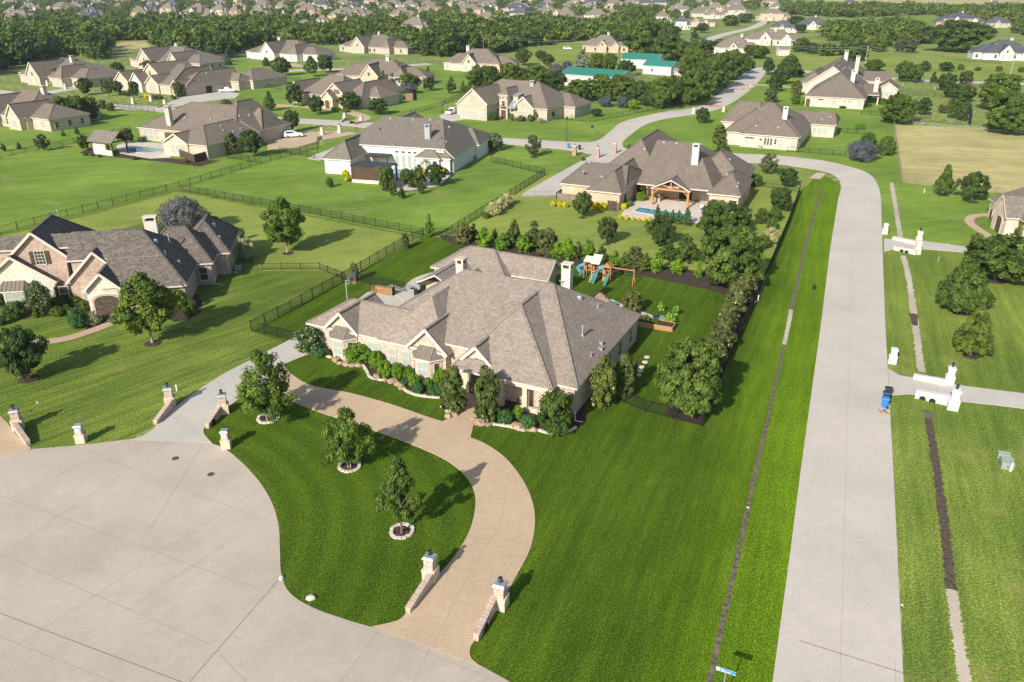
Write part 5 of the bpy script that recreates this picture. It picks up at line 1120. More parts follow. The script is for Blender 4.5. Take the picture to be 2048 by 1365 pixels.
h.win(-6, -3.4, 'f', .4, .4, 2, lit=False, cols=1, rows=1); h.win(-4.7, -3.4, 'f', .4, .4, 2, lit=False, cols=1, rows=1); h.win(-1.6, -3.4, 'f', 1.0, 1.7, .8)
for u_ in (4.0, 5.4, 6.8): h.win(u_, 25.5, 'f', 1.0, 1.5, .8)
h.chimney(-11.8, 64, 1.3, 1.2, 5, 12.2, 'stucco'); h.chimney(-6.8, 52, 1.3, 1.2, 5, 11.4, 'stucco'); h.chimney(-5.4, 10, 1.3, 1.2, 4, 10.5, 'stucco'); h.chimney(2.0, 11.5, 1.3, 1.2, 2, 8.2, 'stucco')
for u_, v_, k in ((-14, 4, 'turtle'), (-12, 14, 'turtle'), (-9.5, 2, 'pipe'), (-14.5, 40, 'pipe'), (-12, 36, 'turtle'), (-13, 50, 'turtle'), (-3, 14, 'turtle')): h.vent(u_, v_, k)
# ---------------------------------------------------- stone house at the bend (Q)
h = House(-7.2, 236.8, -30, 'stone_house', 'two-storey buff stone house with a central entrance tower', 'stoneQ', 'shingle2')
h.wing(-14, 16, 7, 26, 3.4, 9.6, 'u', 9, 8); h.wing(-9.9, 0.2, -.2, 14, 4.5, 8.6, 'v', 0, 0, gw=(True, False)); h.wing(-15, -6, 6, 18, 3, 6, 'u', 5, 0)
h.wing(.2, 3.7, 5.6, 14, 6.6, 8.4, 'v', 1.7, 0); h.wing(4.5, 11.9, 6.4, 18, 3.2, 6.4, 'v', 0, 0, gw=(True, False))
h.wing(8, 15.5, 12, 24, 3, 6.6, 'u', 3, 4); h.wing(9, 20, 17, 29, 3, 6, 'u', 4, 5)
h.finish()
b = MB(); b.box(.2-2.8, .5, 5.0, 7.5, 3.2, 3.35, 0); b.face([(3.6, 5.4, 3.2), (6.2, 5.4, 3.2), (6.2, 10, 6.2), (3.6, 10, 6.2)], 0); b.build('porch_roof', M['bluemetal'], h.r)
b = MB(); b.box(3.9, 5.6, 8.2, 10.5, 5.0, 6.3, 0); b.hexa([(3.7,8,6.3),(5.8,8,6.3),(5.8,11,6.9),(3.7,11,6.9),(3.7,8,6.4),(5.8,8,6.4),(5.8,11,7.0),(3.7,11,7.0)], 1); b.build('dormer', [M['stoneQ'], M['bluemetal']], h.r)
h.door(2.0, 5.6, 'f', 1.5, 2.5); h.win(2.0, 5.6, 'f', .9, 1.5, 3.6, lit=False, arch=True, cols=1)
for u_ in (.9, 2.0, 3.1): h.win(u_, 5.6, 'f', .45, .45, 5.7, lit=False, cols=1, rows=1)
for u_ in (-6.9, -5.5, -4.1): h.win(u_, -.2, 'f', .95, 1.7, .7, arch=True)
h.win(-8.9, -.2, 'f', .8, 1.4, .9); h.win(-5.6, -.2, 'f', .9, 1.4, 4.6, cols=1); h.win(-3.6, -.2, 'f', .9, 1.4, 4.6, cols=1)
for u_ in (7.5, 8.6): h.win(u_, 6.4, 'f', .9, 1.8, .7, arch=True)
h.opening(4.9-.6, 8.6, 'f', 1.4, 2.4, rim='stoneQ'); h.win(12, 12, 'f', 1, 1.4, .9); h.chimney(6.6, 15, 1.2, 1, 6, 10.2, 'stoneQ')
b = MB(); 
for a in (1.2, 2.8): b.bar((a, 5.2, 3.45), (a, 5.2, 4.1), .03)
b.beam((1.15, 5.2, 4.1), (2.85, 5.2, 4.1), .05, .05); b.box(1.1, 2.9, 5.15, 5.9, 3.38, 3.45, 0); b.build('balcony', M['iron'], h.r)
# ---------------------------------------------------- arched-porch house (S)
h = House(-49.6, 255.7, -28, 'brick_house', 'buff brick house with arched porch and shuttered gable beside the loop drive', 'brickT', 'shingle2')
h.wing(-26, -8, 5, 24, 3, 8.3, 'u', 6, 6, off=0); h.wing(-30.5, -24, 5, 18, 3.2, 6.6, 'v', 0, 0, gw=(True, False)); h.wing(-30, -20, 12, 26, 3, 6.6, 'v', 4, 4)
h.wing(-14.2, -3.4, 2.4, 16, 3.0, 7.4, 'v', 0, 0, gw=(True, False)); h.wing(-12.3, -7.3, -.2, 8, 3.0, 5.3, 'v', 0, 0, gw=(True, False))
h.wing(-8, 0, 5, 28, 3, 7.0, 'v', 7, 4); h.wing(-6, 4.2, 9.2, 20, 3, 5.8, 'v', 5, 5)
h.finish()
h.opening(-9.8, -.2, 'f', 1.7, 2.6, rim='brickT'); h.opening(-5.3, 2.4, 'f', 1.3, 2.4, rim='brickT'); h.win(-7.8, 2.4, 'f', 1.0, 1.3, 4.4, shut=True, lit=False); h.win(-27.3, 5, 'f', 1.6, 2.2, .5, arch=True); h.win(-15.8, 5, 'f', 1.2, 1.3, 1)
h.win(2.2, 9.2, 'f', 1, 1.4, .9); h.win(4.2, 16, 'r', 1, 1.4, .9); h.win(4.2, 12, 'r', 1, 1, 1.2); h.vent(-12, 10, 'round'); h.vent(1, 12, 'turtle'); h.vent(-5, 12, 'pipe')
# ---------------------------------------------------- many-gabled house (M)
h = House(-114.9, 290.4, -30, 'brick_house', 'cream brick house with five front gables and a long garage wing', 'brickT', 'shingle2', wall2='stucco')
h.wing(-32, -3, 0, 30, 3, 8.4, 'u', 12, 12); h.wing(-36, -28, -1, 14, 3, 6.3, 'v', 0, 0, gw=(True, False)); h.wing(-27, -13.5, 3, 20, 4, 9.4, 'v', 0, 0, gw=(True, False))
h.wing(-26.5, -20, -1.5, 10, 3.2, 6.5, 'v', 0, 0, gw=(True, False), wm=1); h.wing(-18.6, -11.2, -1.2, 10, 3, 5.9, 'v', 0, 0, gw=(True, False))
h.wing(-11.5, -5.2, -1.0, 20, 3, 7.8, 'v', 10, 0); h.wing(-3.8, 1, -2.2, 8, 3, 5.2, 'v', 0, 0, gw=(True, False)); h.wing(-6, 2.5, -.5, 26, 3, 7, 'v', 10, 0)
h.wing(-7, 7, 19, 27, 3, 5.5, 'u', 0, 3); h.wing(-4, 9, 24, 42, 3, 6.2, 'v', 6, 6)
h.finish()
h.opening(-23.2, -1.5, 'f', 2.2, 3.2, rim='stucco'); h.win(-32.5, -1, 'f', 2, 1.8, .7, arch=True); h.win(-20.6, 3, 'f', .8, 1.6, 5.3, lit=False, shut=False); h.win(-16, -1.2, 'f', .9, 2.0, .6); h.win(-14.2, -1.2, 'f', .9, 2.0, .6)
h.win(-9.8, -1, 'f', .8, 1.0, 1.2); h.win(-7.2, -1, 'f', .8, 1.0, 1.2); h.garage(2.5, 14, 'r', 3); h.door(2.5, 9.5, 'r', 2.6, 2.4, 'black', name='garage_door'); h.win(6, 19, 'f', 1, 1.4, .9)
for u_, v_, k in ((-1, 12, 'round'), (1, 20, 'turtle'), (4, 22, 'turtle'), (1, 3, 'dish')): h.vent(u_, v_, k)
# ---------------------------------------------------- generic distant houses
def estate(x, y, wpx, ang, wall, roof, label, seed=0, name='brick_house', dep=.62, hh=8.4, chim='stucco', white_front=False, two=False, simple=False):
    """x, y: middle of the near ground edge in the photograph"""
    g = random.Random(seed); X, Y = P(x, y); w_ = wpx/ppm(y)/max(.7, math.cos(R(ang))); d = w_*dep; a = R(ang); e = 5.6 if two else 3.0
    hh = min(hh, e+w_*.26) if not two else hh+1.5
    h = House(X, Y, ang, name, label, wall, roof, wall2='white' if white_front else wall)
    l = -w_/2
    h.wing(l+w_*.12, l+w_*.80, d*.10, d, e, hh, 'u', d*.38, d*.38)
    h.wing(l, l+w_*.34, d*.22, d*.80, 3, hh*.78, 'u', d*.28, 0)
    ga = l+w_*g.uniform(.26, .40); h.wing(ga, ga+w_*.20, -.02*d, d*.5, 3.1, 3.1+w_*.115, 'v', 0, 0, gw=(True, False), wm=1)
    gb = l+w_*g.uniform(.60, .66); h.wing(gb, gb+w_*.16, .03*d, d*.5, 3.05, 3.05+w_*.09, 'v', 0 if g.random() < .6 else w_*.08, 0, gw=(True, False), wm=1)
    h.wing(l+w_*.70, l+w_, d*.16, d*.66, 3, hh*.70, 'u', 0, d*.25)
    h.finish()
    if simple: return h
    for q in (.06, .16, .30+.0, .50, .56, .74, .90): h.win(l+w_*q, d*.22 if q < .2 else (d*.16 if q > .7 else (d*.03 if .58 < q < .7 else d*.10)), 'f', 1.1, 1.6, .8, lit=g.random() < .6, cols=1, rows=2)
    for q in (.25, .4, .55): h.win(l+w_, d*q, 'r', 1.0, 1.5, .8, lit=False, cols=1)
    for q in (.06, .14): h.win(ga+w_*q, -.02*d, 'f', .9, 1.8, .8, lit=True, cols=1)
    h.win(ga+w_*.10, -.02*d, 'f', .9, 1.2, 3.6, lit=False, cols=1)
    h.win(gb+w_*.08, .03*d, 'f', 1.6, 1.7, .8, lit=True); h.door(l+w_*.46, d*.1, 'f', 1.2, 2.4)
    if chim: h.chimney(l+w_*g.uniform(.3, .6), d*g.uniform(.45, .7), 1.3, 1.1, 4, hh+1.6, chim)
    for k in range(2): h.vent(l+w_*g.uniform(.25, .7), d*g.uniform(.3, .45), 'turtle')
    return h
EST = [
 (-12, 256, 250, -30, 'brickT', 'shingle2', 'brick house with a covered patio and white-framed windows at the left edge', 3, {}),
 (78, 172, 205, -30, 'stoneQ', 'shingle2', 'stone house with a tall arched entry at the far left', 5, {}),
 (308, 140, 190, -28, 'stoneQ', 'shingle3', 'grey-shaded gabled house behind the many-gabled one', 8, {}),
 (548, 122, 172, -25, 'white', 'shingle2', 'white-gabled house with a long white garage wing', 11, {}),
 (734, 108, 155, -25, 'stoneQ', 'shingle2', 'stone-fronted house with twin chimneys before the forest', 14, {}),
 (752, 172, 195, -12, 'brickT', 'shingle2', 'long house with an open dark timber gable', 17, {}),
 (955, 144, 150, -10, 'brickR', 'shingle2', 'brown-roofed house with two tall chimneys behind the leafy hedge', 21, {}),
 (1208, 106, 92, -15, 'brickE', 'shingle3', 'tan-roofed house alone beyond the power line', 24, {}),
 (1470, 110, 84, -20, 'stucco', 'shingle3', 'low tan house by the power pole', 27, {}),
 (1547, 92, 120, -18, 'stucco', 'shingle2', 'very wide brown-roofed house beyond the power line', 31, dict(dep=.5)),
 (1566, 66, 50, -18, 'stucco', 'shingleD', 'slate-roofed house behind the very wide brown-roofed one', 34, dict(chim=None)),
 (1628, 60, 66, -18, 'stucco', 'shingleD', 'slate-roofed house with pale walls right of the far road', 37, {}),
 (1546, 42, 66, -18, 'brickE', 'shingle3', 'two-storey brick house at the far end of the road', 41, dict(two=True)),
 (1428, 38, 42, -12, 'stucco', 'shingle3', 'small tan house left of the far road', 44, {}),
 (1397, 54, 64, -12, 'brickE', 'shingle3', 'long low tan house left of the far road', 47, dict(hh=6)),
 (1363, 60, 34, -12, 'white', 'shingleD', 'two-storey white house with slate roof', 51, dict(two=True)),
 (1325, 48, 36, -5, 'white', 'shingle2', 'white two-storey farmhouse among the trees', 54, dict(two=True)),
 (1925, 54, 92, -15, 'brickDark', 'shingleD', 'red brick and white house with a slate roof on the far right', 57, dict(two=True, white_front=True)),
 (1998, 56, 46, -15, 'stoneQ', 'shingleD', 'grey house right of the red brick and white one', 61, dict(chim=None)),
 (2022, 122, 130, -15, 'white', 'shingleD', 'white house with dark roofs and wide chimney at the right edge', 64, {}),
 (1876, 22, 40, -10, 'stoneQ', 'shingleD', 'slate-roofed house against the far dry field', 67, {}),
 (1992, 17, 34, -10, 'stoneQ', 'shingleD', 'grey-roofed house at the right end of the far tree line', 71, {}),
]
for (x, y, w_, a, wl, rf, lb, sd, kw) in EST: estate(x, y, w_, a, wl, rf, lb, sd, **kw)
# right-edge house with arches
X, Y = P(2058, 488)
h = House(X, Y, -99, 'brick_house', 'pale brick house with a buttressed arched porch cut by the right edge', 'brickR', 'shingle3')
h.wing(-16, .0, -1, 14, 3, 8.5, 'u', 6, 6); h.wing(-9, -3, -3.0, 8, 3, 6.0, 'v', 0, 0); h.finish()
for q in (-14.5, -12.8, -11.1): h.opening(q, -1, 'f', 1.1, 2.4, rim='brickR')
h.opening(-6, -3, 'f', 2.0, 2.7, rim='brickR'); h.win(-1.6, -1, 'f', .8, 1.6, .8); h.win(0, 4, 'r', 1, 1.6, .8); h.win(0, 9, 'r', 1, 1.6, .8)
# barns
def barn(name, x0, y0, x1, y1, d, e, hh, label, wall='white', hip=False, roof='green'):
    A = P(x0, y0); B_ = P(x1, y1); ang = math.degrees(math.atan2(B_[1]-A[1], B_[0]-A[0])); l = math.hypot(B_[0]-A[0], B_[1]-A[1])
    h = House(A[0], A[1], ang, name, label, wall, roof, trim='white', cat='barn')
    h.wing(0, l, 0, d, e, hh, 'u', 0 if not hip else d*.5, 0 if not hip else d*.5); h.finish()
    return h, l
h, l = barn('barn', 1118, 172, 1236, 182, 14, 4.2, 6.2, 'long cream metal barn with a green roof, partly behind trees', 'stucco'); h.garage(l, 7, 'r', 4, 3.4, 'white'); h.win(4, 0, 'f', 1, 1, 2)
h, l = barn('barn', 1240, 136, 1316, 139, 13, 3.6, 5.8, 'rear green-roofed barn behind the small white one'); h.win(5, 0, 'f', 1.2, 1.2, 1.2, lit=False)
h, l = barn('barn', 1283, 148, 1342, 152, 9, 3.2, 5.2, 'small white barn with green roof and a gabled porch'); h.win(4.6, 0, 'f', .9, 1.1, 1.2, lit=False); h.door(6.8, 0, 'f', 1, 2.1, 'white'); h.win(1.8, 0, 'f', .6, .8, 1.4)
h, l = barn('shed', 1346, 158, 1380, 159, 6, 2.6, 3.6, 'little pale metal shed beside the roadside trees', 'stucco', roof='bluemetal')
h, l = barn('shed', 1556, 112, 1580, 112, 5, 2.8, 4.4, 'small tan outbuilding in the power line meadow', 'stucco', roof='shingle3'); h.win(2, 0, 'f', .8, 1, 1)
# distant roofs near the top edge
FARH = [(106,24,52,0),(180,32,44,1),(236,16,20,0),(342,16,28,1),(385,29,56,2),(293,23,34,1),(280,35,32,0),(359,50,42,0),(413,45,42,0),(468,33,24,3),(510,34,44,2),(434,11,28,0),(526,12,24,3),(567,42,34,1),(607,59,36,2),(612,30,50,3),(670,37,36,0),(696,34,50,0),(28,96,34,4),
 (714,34,56,3),(802,34,46,3),(824,66,56,0),(765,22,30,2),(863,24,40,0),(944,29,48,0),(974,45,44,0),(1002,52,38,0),(1037,38,42,1),(1072,42,22,1),(1099,30,46,2),(1133,37,28,0),(1034,16,38,3),(1095,11,28,0),(1147,9,22,0),(1191,10,34,1),(1266,9,30,0),(1294,14,28,1),(1222,28,24,3),(1176,18,28,0),(1320,13,32,1),(1366,7,20,0),(1556,18,24,2),(1702,13,24,1),
 (60,8,30,0),(150,8,28,1),(475,6,26,0),(560,7,24,0),(640,9,30,2),(740,8,28,0),(820,9,26,1),(905,9,28,0),(980,10,26,3),(1230,6,24,2),(20,30,30,0),(560,22,26,0),(905,40,26,1),(640,47,26,0)]
gq = random.Random(77)
for i in range(420):
    x = gq.uniform(-10, 1550); y = gq.choice([gq.uniform(1, 20), gq.uniform(4, 34), gq.uniform(4, 50)]); w_ = (y+50)*gq.uniform(.42, .62)
    if y > 36 and x > 1250: continue
    if all(abs(x-f[0]) > (w_+f[2])*.52 or abs(y-f[1]) > 5.5+y*.09 for f in FARH): FARH.append((round(x), round(y), w_, gq.choice([0, 0, 2, 2, 1, 3])))
names = ['top-left corner', 'left quarter', 'middle', 'right of the middle', 'right quarter']
ST = [('brickE', 'shingle3', 'tan-roofed'), ('stoneQ', 'shingleD', 'slate-roofed'), ('stucco', 'shingle3', 'pale-walled grey-brown-roofed'), ('brickDark', 'shingle2', 'reddish brick'), ('white', 'shingle2', 'white-gabled')]
order = sorted(range(len(FARH)), key=lambda i: FARH[i][0]); rank = {i: k+1 for k, i in enumerate(order)}
OR = ['', 'first', 'second', 'third']
def ordn(n): return OR[n] if n < 4 else str(n)+('th' if n % 10 not in (1, 2, 3) or n in (11, 12, 13) else ['', 'st', 'nd', 'rd'][n % 10])
for i, (x, y, w_, s_) in enumerate(FARH):
    wl, rf, nm = ST[s_]
    estate(x, y+3, w_*1.25, -20+(i*37 % 45)-12, wl, rf, '%s distant house among the far trees, %s from the left of the distant roofs' % (nm, ordn(rank[i])), 100+i, hh=9.5, chim='stucco' if i % 2 else None, two=(i % 3 == 0), simple=(y < 26))
# ---------------------------------------------------- woodland
AV = []
for o in list(bpy.data.objects):
    if o.get('category') in ('house', 'barn'):
        AV.append((o.location.x, o.location.y, 20 if o.location.y > 350 else 14, 2.2 if o.location.y > 350 else 1.2))
W1 = [(-40,150),(0,128),(110,104),(205,122),(215,100),(190,84),(300,80),(330,104),(440,118),(500,92),(600,86),(660,92),(760,84),(815,108),(880,118),(1000,108),(1040,96),(1170,80),(1250,66),(1300,52),(1280,40),(1000,52),(700,64),(480,50),(250,52),(-60,64)]
W2 = [(-120,64),(250,52),(480,50),(700,64),(1000,52),(1280,40),(1330,46),(1420,30),(1500,24),(1560,10),(1560,-6),(-200,-6)]
W2b = [(-200,-4),(1560,-4),(1545,-22),(-300,-22)]
W3 = [(1560,30),(1700,36),(1860,30),(2048,72),(2300,80),(2300,36),(2048,24),(1900,24),(1640,20),(1560,16)]
W4 = [(1660,82),(1700,100),(1820,96),(1850,86),(1840,66),(1760,64),(1640,66)]
W5 = [(1180,100),(1240,72),(1300,62),(1340,68),(1330,84),(1260,98)]
W6 = [(-60,158),(60,128),(130,110),(-40,120)]
pts1 = scatter(W1, 8.5, 3, AV)+scatter(W6, 9, 4, AV)
pts = pts1+scatter(W3, 10.5, 5, AV)+scatter(W4, 9, 6, AV)+scatter(W5, 10, 8, AV)
big = [(X, Y, 1) for X, Y in pts]+[(X, Y, 0) for X, Y in scatter(W2, 14, 9, AV)]
bigf = [(X, Y, 0) for X, Y in scatter(W2b, 34, 10, AV)]
big.sort(key=lambda p: p[1]); near, rest = big[:150], big[150:]+bigf
fk = ['oak', 'dark', 'green']; FP = []
for k in range(9):
    V, F, lv, tp = leaf_arrays([sh_broad, sh_round, sh_tall][k % 3], 9.5, 10.5, .4, 46, 16, .85, 300+k, lump=.2, cr=.15)
    FP.append((quads_mesh('crown', V, F, lv, tp, L[fk[k % 3] if k < 7 else 'oak'])))
g = random.Random(5)
tm = proto('oak_c', 0)[1]
for i, (X, Y, d) in enumerate(near):
    r = empty('woodland_tree', X, Y, g.uniform(0, 6.28), 0, 'leafy woodland tree at the near edge of the far forest belt', 'tree', 'trees along the near edge of the woods')
    o = bpy.data.objects.new('crown', FP[i % 9]); COL.objects.link(o); o.parent = r; s_ = g.uniform(.6, 1.35); o.scale = (s_, s_, s_*g.uniform(.75, 1.25))
    o = bpy.data.objects.new('trunk', tm); COL.objects.link(o); o.parent = r; o.scale = (.8, .8, .9)
LP = [lowtree(k, None) for k in range(8)]
Vs, Fs, ls, ts = [], [], [], []; n0 = 0
for i, (X, Y, d) in enumerate(rest):
    V, F, lv, tp = LP[g.randrange(8)]; a = g.uniform(0, 6.28); s_ = (g.uniform(.8, 1.35) if d else g.uniform(.6, 1.05))*(1.5 if Y > 1600 else 1); c_, sn = math.cos(a)*s_, math.sin(a)*s_
    q = np.empty_like(V); q[:, 0] = V[:, 0]*c_-V[:, 1]*sn+X; q[:, 1] = V[:, 0]*sn+V[:, 1]*c_+Y; q[:, 2] = V[:, 2]*s_*g.uniform(.8, 1.1)
    Vs.append(q); Fs.append(F+n0); n0 += len(V); t = g.uniform(-.22, .28); ls.append(np.clip(lv+t, 0, 1)); ts.append(tp)
me = quads_mesh('woodland', np.vstack(Vs), np.vstack(Fs), np.concatenate(ls), np.concatenate(ts), L['oak'])
o = bpy.data.objects.new('woodland', me); COL.objects.link(o); tag(o, kind='stuff'); o['label'] = 'far woodland of dark green trees between the distant houses'; o['category'] = 'woodland'
print('woodland trees', len(near), len(rest))
# ============================================================ FENCES
def fence(pts, label, ht=1.4, step=2.4, m='iron', picket=.0, group=None, rails=2, name='iron_fence', wood=False):
    q = [P(*p) for p in pts]; X0, Y0 = q[0]; r = empty(name, X0, Y0, 0, 0, label, 'fence', group)
    q = [(x-X0, y-Y0) for x, y in q]; pan = MB(); posts = []
    for (a, b_) in zip(q[:-1], q[1:]):
        l = math.hypot(b_[0]-a[0], b_[1]-a[1]); n = max(1, round(l/step)); dx, dy = (b_[0]-a[0])/l, (b_[1]-a[1])/l
        for i in range(n): posts.append((a[0]+(b_[0]-a[0])*i/n, a[1]+(b_[1]-a[1])*i/n))
        for z in ([.22, ht-.12] if rails == 2 else [.3, .75, ht-.1]): pan.beam((*a, z), (*b_, z), .035 if not wood else .05, .045 if not wood else .12)
        if picket:
            k = int(l/picket)
            for i in range(k):
                x, y = a[0]+dx*picket*(i+.5), a[1]+dy*picket*(i+.5); w_ = .011
                pan.box(x-w_, x+w_, y-w_, y+w_, .1, ht-.05)
    posts.append(q[-1]); pan.build('panel', M[m], r)
    pb = MB(); s_ = .04 if not wood else .06; pb.box(-s_, s_, -s_, s_, 0, ht+.05, 0, .0); pb.box(-s_-.01, s_+.01, -s_-.01, s_+.01, ht+.05, ht+.09, 0, .02)
    p0 = None
    for x, y in posts[:100]:
        if p0 is None: p0 = pb.build('post', M[m], r); o = p0
        else: o = p0.copy(); COL.objects.link(o); o.parent = r
        o.location = (x, y, 0)
    return r
fence([(503,663),(582,621),(685,563),(804,493),(847,473)], 'black iron fence along the left side of the home lot', picket=.125)
fence([(503,663),(583,682)], 'short black iron return fence beside the drive', picket=.125)
fence([(714,564),(765,572),(811,584)], 'black iron fence behind the basketball court', picket=.125)
fence([(525,541),(640,540),(690,561)], 'low black fence crossing the pale lawn behind the left brick house', ht=1.1, picket=.2)
fence([(847,472),(600,425),(365,383)], 'black fence between the pale lawn and the white house lawn', picket=.16)
fence([(-30,478),(0,469),(359,377),(500,334),(600,307),(640,295)], 'long black fence running diagonally across the left lawns', picket=.2, step=3.0)
fence([(630,318),(600,311),(560,306)], 'black fence by the white house garage drive', picket=.2)
fence([(-20,322),(0,316),(171,284),(262,262)], 'black fence left of the poolside pavilion', picket=.22, step=3)
fence([(454,316),(513,327)], 'short black fence beside the pool house wing', picket=.22)
fence([(847,472),(892,474),(1089,350)], 'black iron fence rising from the corner to the brick house drive', picket=.16)
fence([(1089,350),(981,324)], 'black iron fence behind the white house', picket=.16)
fence([(1044,395),(1125,395)], 'rusty low gate fence across the brick house drive', ht=1.2, step=2.6, m='pole', picket=.2)
fence([(1404,853),(1440,766),(1490,648),(1536,545),(1575,452),(1599,385)], 'black fence between the back lawns and the road verge', picket=.14)
fence([(1245,806),(1288,824),(1404,854)], 'black iron fence round the mulch corner right of the house', picket=.125)
fence([(1599,385),(1545,378),(1478,366)], 'low black fence behind the three clipped balls', ht=1.1, picket=.22)
fence([(1574,304),(1640,309),(1690,313)], 'black fence below the long pink brick house', ht=1.3, picket=.25)
fence([(1660,264),(1729,270)], 'black fence right of the pink brick wing', ht=1.3, picket=.25)
fence([(1722,230),(1800,235),(1860,238)], 'black fence below the rear terrace of the biggest brick house', ht=1.3, picket=.3, step=3)
fence([(1797,188),(1888,196)], 'black fence on the lawn right of the biggest brick house', ht=1.3, picket=.3, step=3)
fence([(800,236),(880,213),(930,191),(960,178)], 'black fence rising left of the stone house', picket=.25, step=3)
fence([(1107,238),(1180,245),(1246,233),(1307,221),(1345,217)], 'black fence right of the stone house by the upper road', picket=.25, step=3)
fence([(480,166),(562,180)], 'black fence on the lawn beyond the garage wing', picket=.3, step=3)
fence([(480,152),(600,160)], 'second black fence farther beyond the garage wing', picket=.3, step=3)
fence([(225,214),(310,226)], 'black fence along the left road', picket=.3, step=3)
fence([(1885,118),(1930,124),(2000,127)], 'low dark fence before the giant live oak', ht=1.2, picket=.4, step=4)
fence([(1787,250),(1795,305),(1803,363),(1830,368),(1990,387),(2010,392)], 'wire fence with wooden posts round the dry field', ht=1.2, step=3.2, m='pole', rails=3, name='wire_fence')
fence([(1790,247),(1900,258),(2048,268)], 'pale rail fence along the far side of the dry field', ht=1.1, step=4, m='galv', rails=3, name='wire_fence')
# board fences
def boards(pts, label, ht=1.8, m='darkwood'):
    q = [P(*p) for p in pts]; X0, Y0 = q[0]; r = empty('board_fence', X0, Y0, 0, 0, label, 'fence'); q = [(x-X0, y-Y0) for x, y in q]; b = MB()
    for a, c in zip(q[:-1], q[1:]):
        l = math.hypot(c[0]-a[0], c[1]-a[1]); n = max(1, int(l/.16)); d = Vector((c[0]-a[0], c[1]-a[1], 0))/l
        for i in range(n):
            p = Vector((*a, ht/2))+d*(.16*(i+.5)); z = ht/2
            b.beam(p-d*.07, p+d*.07, .03, ht+(.03 if i % 2 else 0), 0)
        b.beam((*a, ht-.2), (*c, ht-.2), .09, .09)
    b.build('boards', M[m], r)
    pb = MB()
    for p in q: pb.box(p[0]-.07, p[0]+.07, p[1]-.07, p[1]+.07, 0, ht+.1)
    pb.build('post', M[m], r)
boards([(345,308),(390,326),(414,319)], 'dark board fence hiding the pool equipment', 1.8)
boards([(1113,399),(1152,404)], 'brown board fence before the garage air conditioner', 1.3, 'pole'); boards([(1113,399),(1128,388)], 'short dark board fence at the garage corner', 1.3)
boards([(1932,168),(1952,186)], 'weathered board gate at the end of the far driveway', 1.6, 'pole')
boards([(1215,422),(1232,424)], 'brown wooden side gate of the brick garage', 1.9)
# ============================================================ PILLARS, MAILBOXES, WING WALLS
def pillar_mesh(st=True, sc=1.0, brick_='brick', stone_='stone', lantern=True, plate=None):
    pass
def pillar(x, y, label, rz=0, lantern=True, plate=None, mb='brick', ms='stone', sc=1.0, group='gate pillars', mc='galv', name='gate_pillar', cat='pillar', H=2.0, w=.92):
    X, Y = P(x, y); r = empty(name, X, Y, R(rz), 0, label, cat, group)
    b = MB(); b.box(-w/2*sc, w/2*sc, -w/2*sc, w/2*sc, -.05, H*.46*sc); b.box(-(w/2+.03)*sc, (w/2+.03)*sc, -(w/2+.03)*sc, (w/2+.03)*sc, H*.46*sc, H*.50*sc); b.build('stone_base', M[ms], r)
    b = MB(); k = w*.37*sc; b.box(-k, k, -k, k, H*.5*sc, H*.93*sc); b.build('brick_shaft', M[mb], r)
    b = MB(); k = w*.46*sc; b.box(-k, k, -k, k, H*.93*sc, H*.97*sc); b.box(-k, k, -k, k, H*.97*sc, H*1.03*sc, 0, .09*sc); b.build('cap', M[mc], r)
    if lantern:
        z = H*1.03*sc; b = MB(); b.bar((0,0,z), (0,0,z+.12), .05); b.box(-.12, .12, -.12, .12, z+.12, z+.15)
        for sx in (-1, 1):
            for sy in (-1, 1): b.bar((sx*.1, sy*.1, z+.15), (sx*.12, sy*.12, z+.42), .012, 0, 4)
        b.lathe([(.19, z+.42), (.02, z+.54), (.0, z+.58)], 4); o = b.build('lantern', M['iron'], r)
        b = MB(); b.box(-.08, .08, -.08, .08, z+.16, z+.41); b.build('glass', M['glass'], o)
    if plate:
        n = {'f': (0, -1), 'l': (-1, 0)}[plate]; k = w*.37*sc+.01; b = MB(); 
        if plate == 'f': b.box(-.2, .2, -k-.04, -k, 1.15*sc, 1.5*sc); b.box(-.13, .13, -k-.07, -k-.04, 1.2*sc, 1.32*sc)
        else: b.box(-k-.04, -k, -.2, .2, 1.15*sc, 1.5*sc)
        b.build('mailbox_door', M['white'], r)
    return r
pillar(38, 858, 'brick gate pillar with lantern at the left-hand drive', 20); pillar(342, 812, 'left gate pillar of the shared concrete drive, near the white marker', 15); pillar(449, 826, 'right gate pillar of the shared concrete drive, beside the nearest ringed tree', 15)
pillar(862, 1158, 'left gate pillar of the tan loop drive', -20); pillar(1001, 1214, 'right gate pillar of the tan loop drive, nearest the camera', -20)
pillar(164, 884, 'stone mailbox pillar with white door on the left lawn', 8, False, 'f', name='mailbox_pillar', cat='mailbox', group='mailbox pillars', H=1.75, w=.8); pillar(454, 895, 'stone mailbox pillar beside the cul-de-sac below the shared drive', 5, False, 'f', name='mailbox_pillar', cat='mailbox', group='mailbox pillars', H=1.75, w=.8)
pillar(1149, 311, 'brick roadside pillar next to the bins', -20, False, mb='brickDark', ms='brickDark', H=2.2); pillar(1195, 316, 'brick pillar in the middle of the brick house drive entrance', -20, True, mb='brickDark', ms='brickDark', H=2.3); pillar(1229, 307, 'brick pillar right of the drive entrance by the road corner', -20, False, mb='brickDark', ms='brickDark', H=2.3)
pillar(680, 266, 'pale gate pillar with lantern below the loop drive', -20, True, mb='stoneW', ms='stoneW'); pillar(645, 304-34, 'pale gate pillar at the SUV driveway, verge side', -20, True, mb='stoneW', ms='stoneW'); pillar(723, 246, 'pale gate pillar at the end of the loop drive', -20, False, mb='stoneW', ms='stoneW'); pillar(690, 240, 'pale gate pillar before the loop lawn', -20, False, mb='stoneW', ms='stoneW')
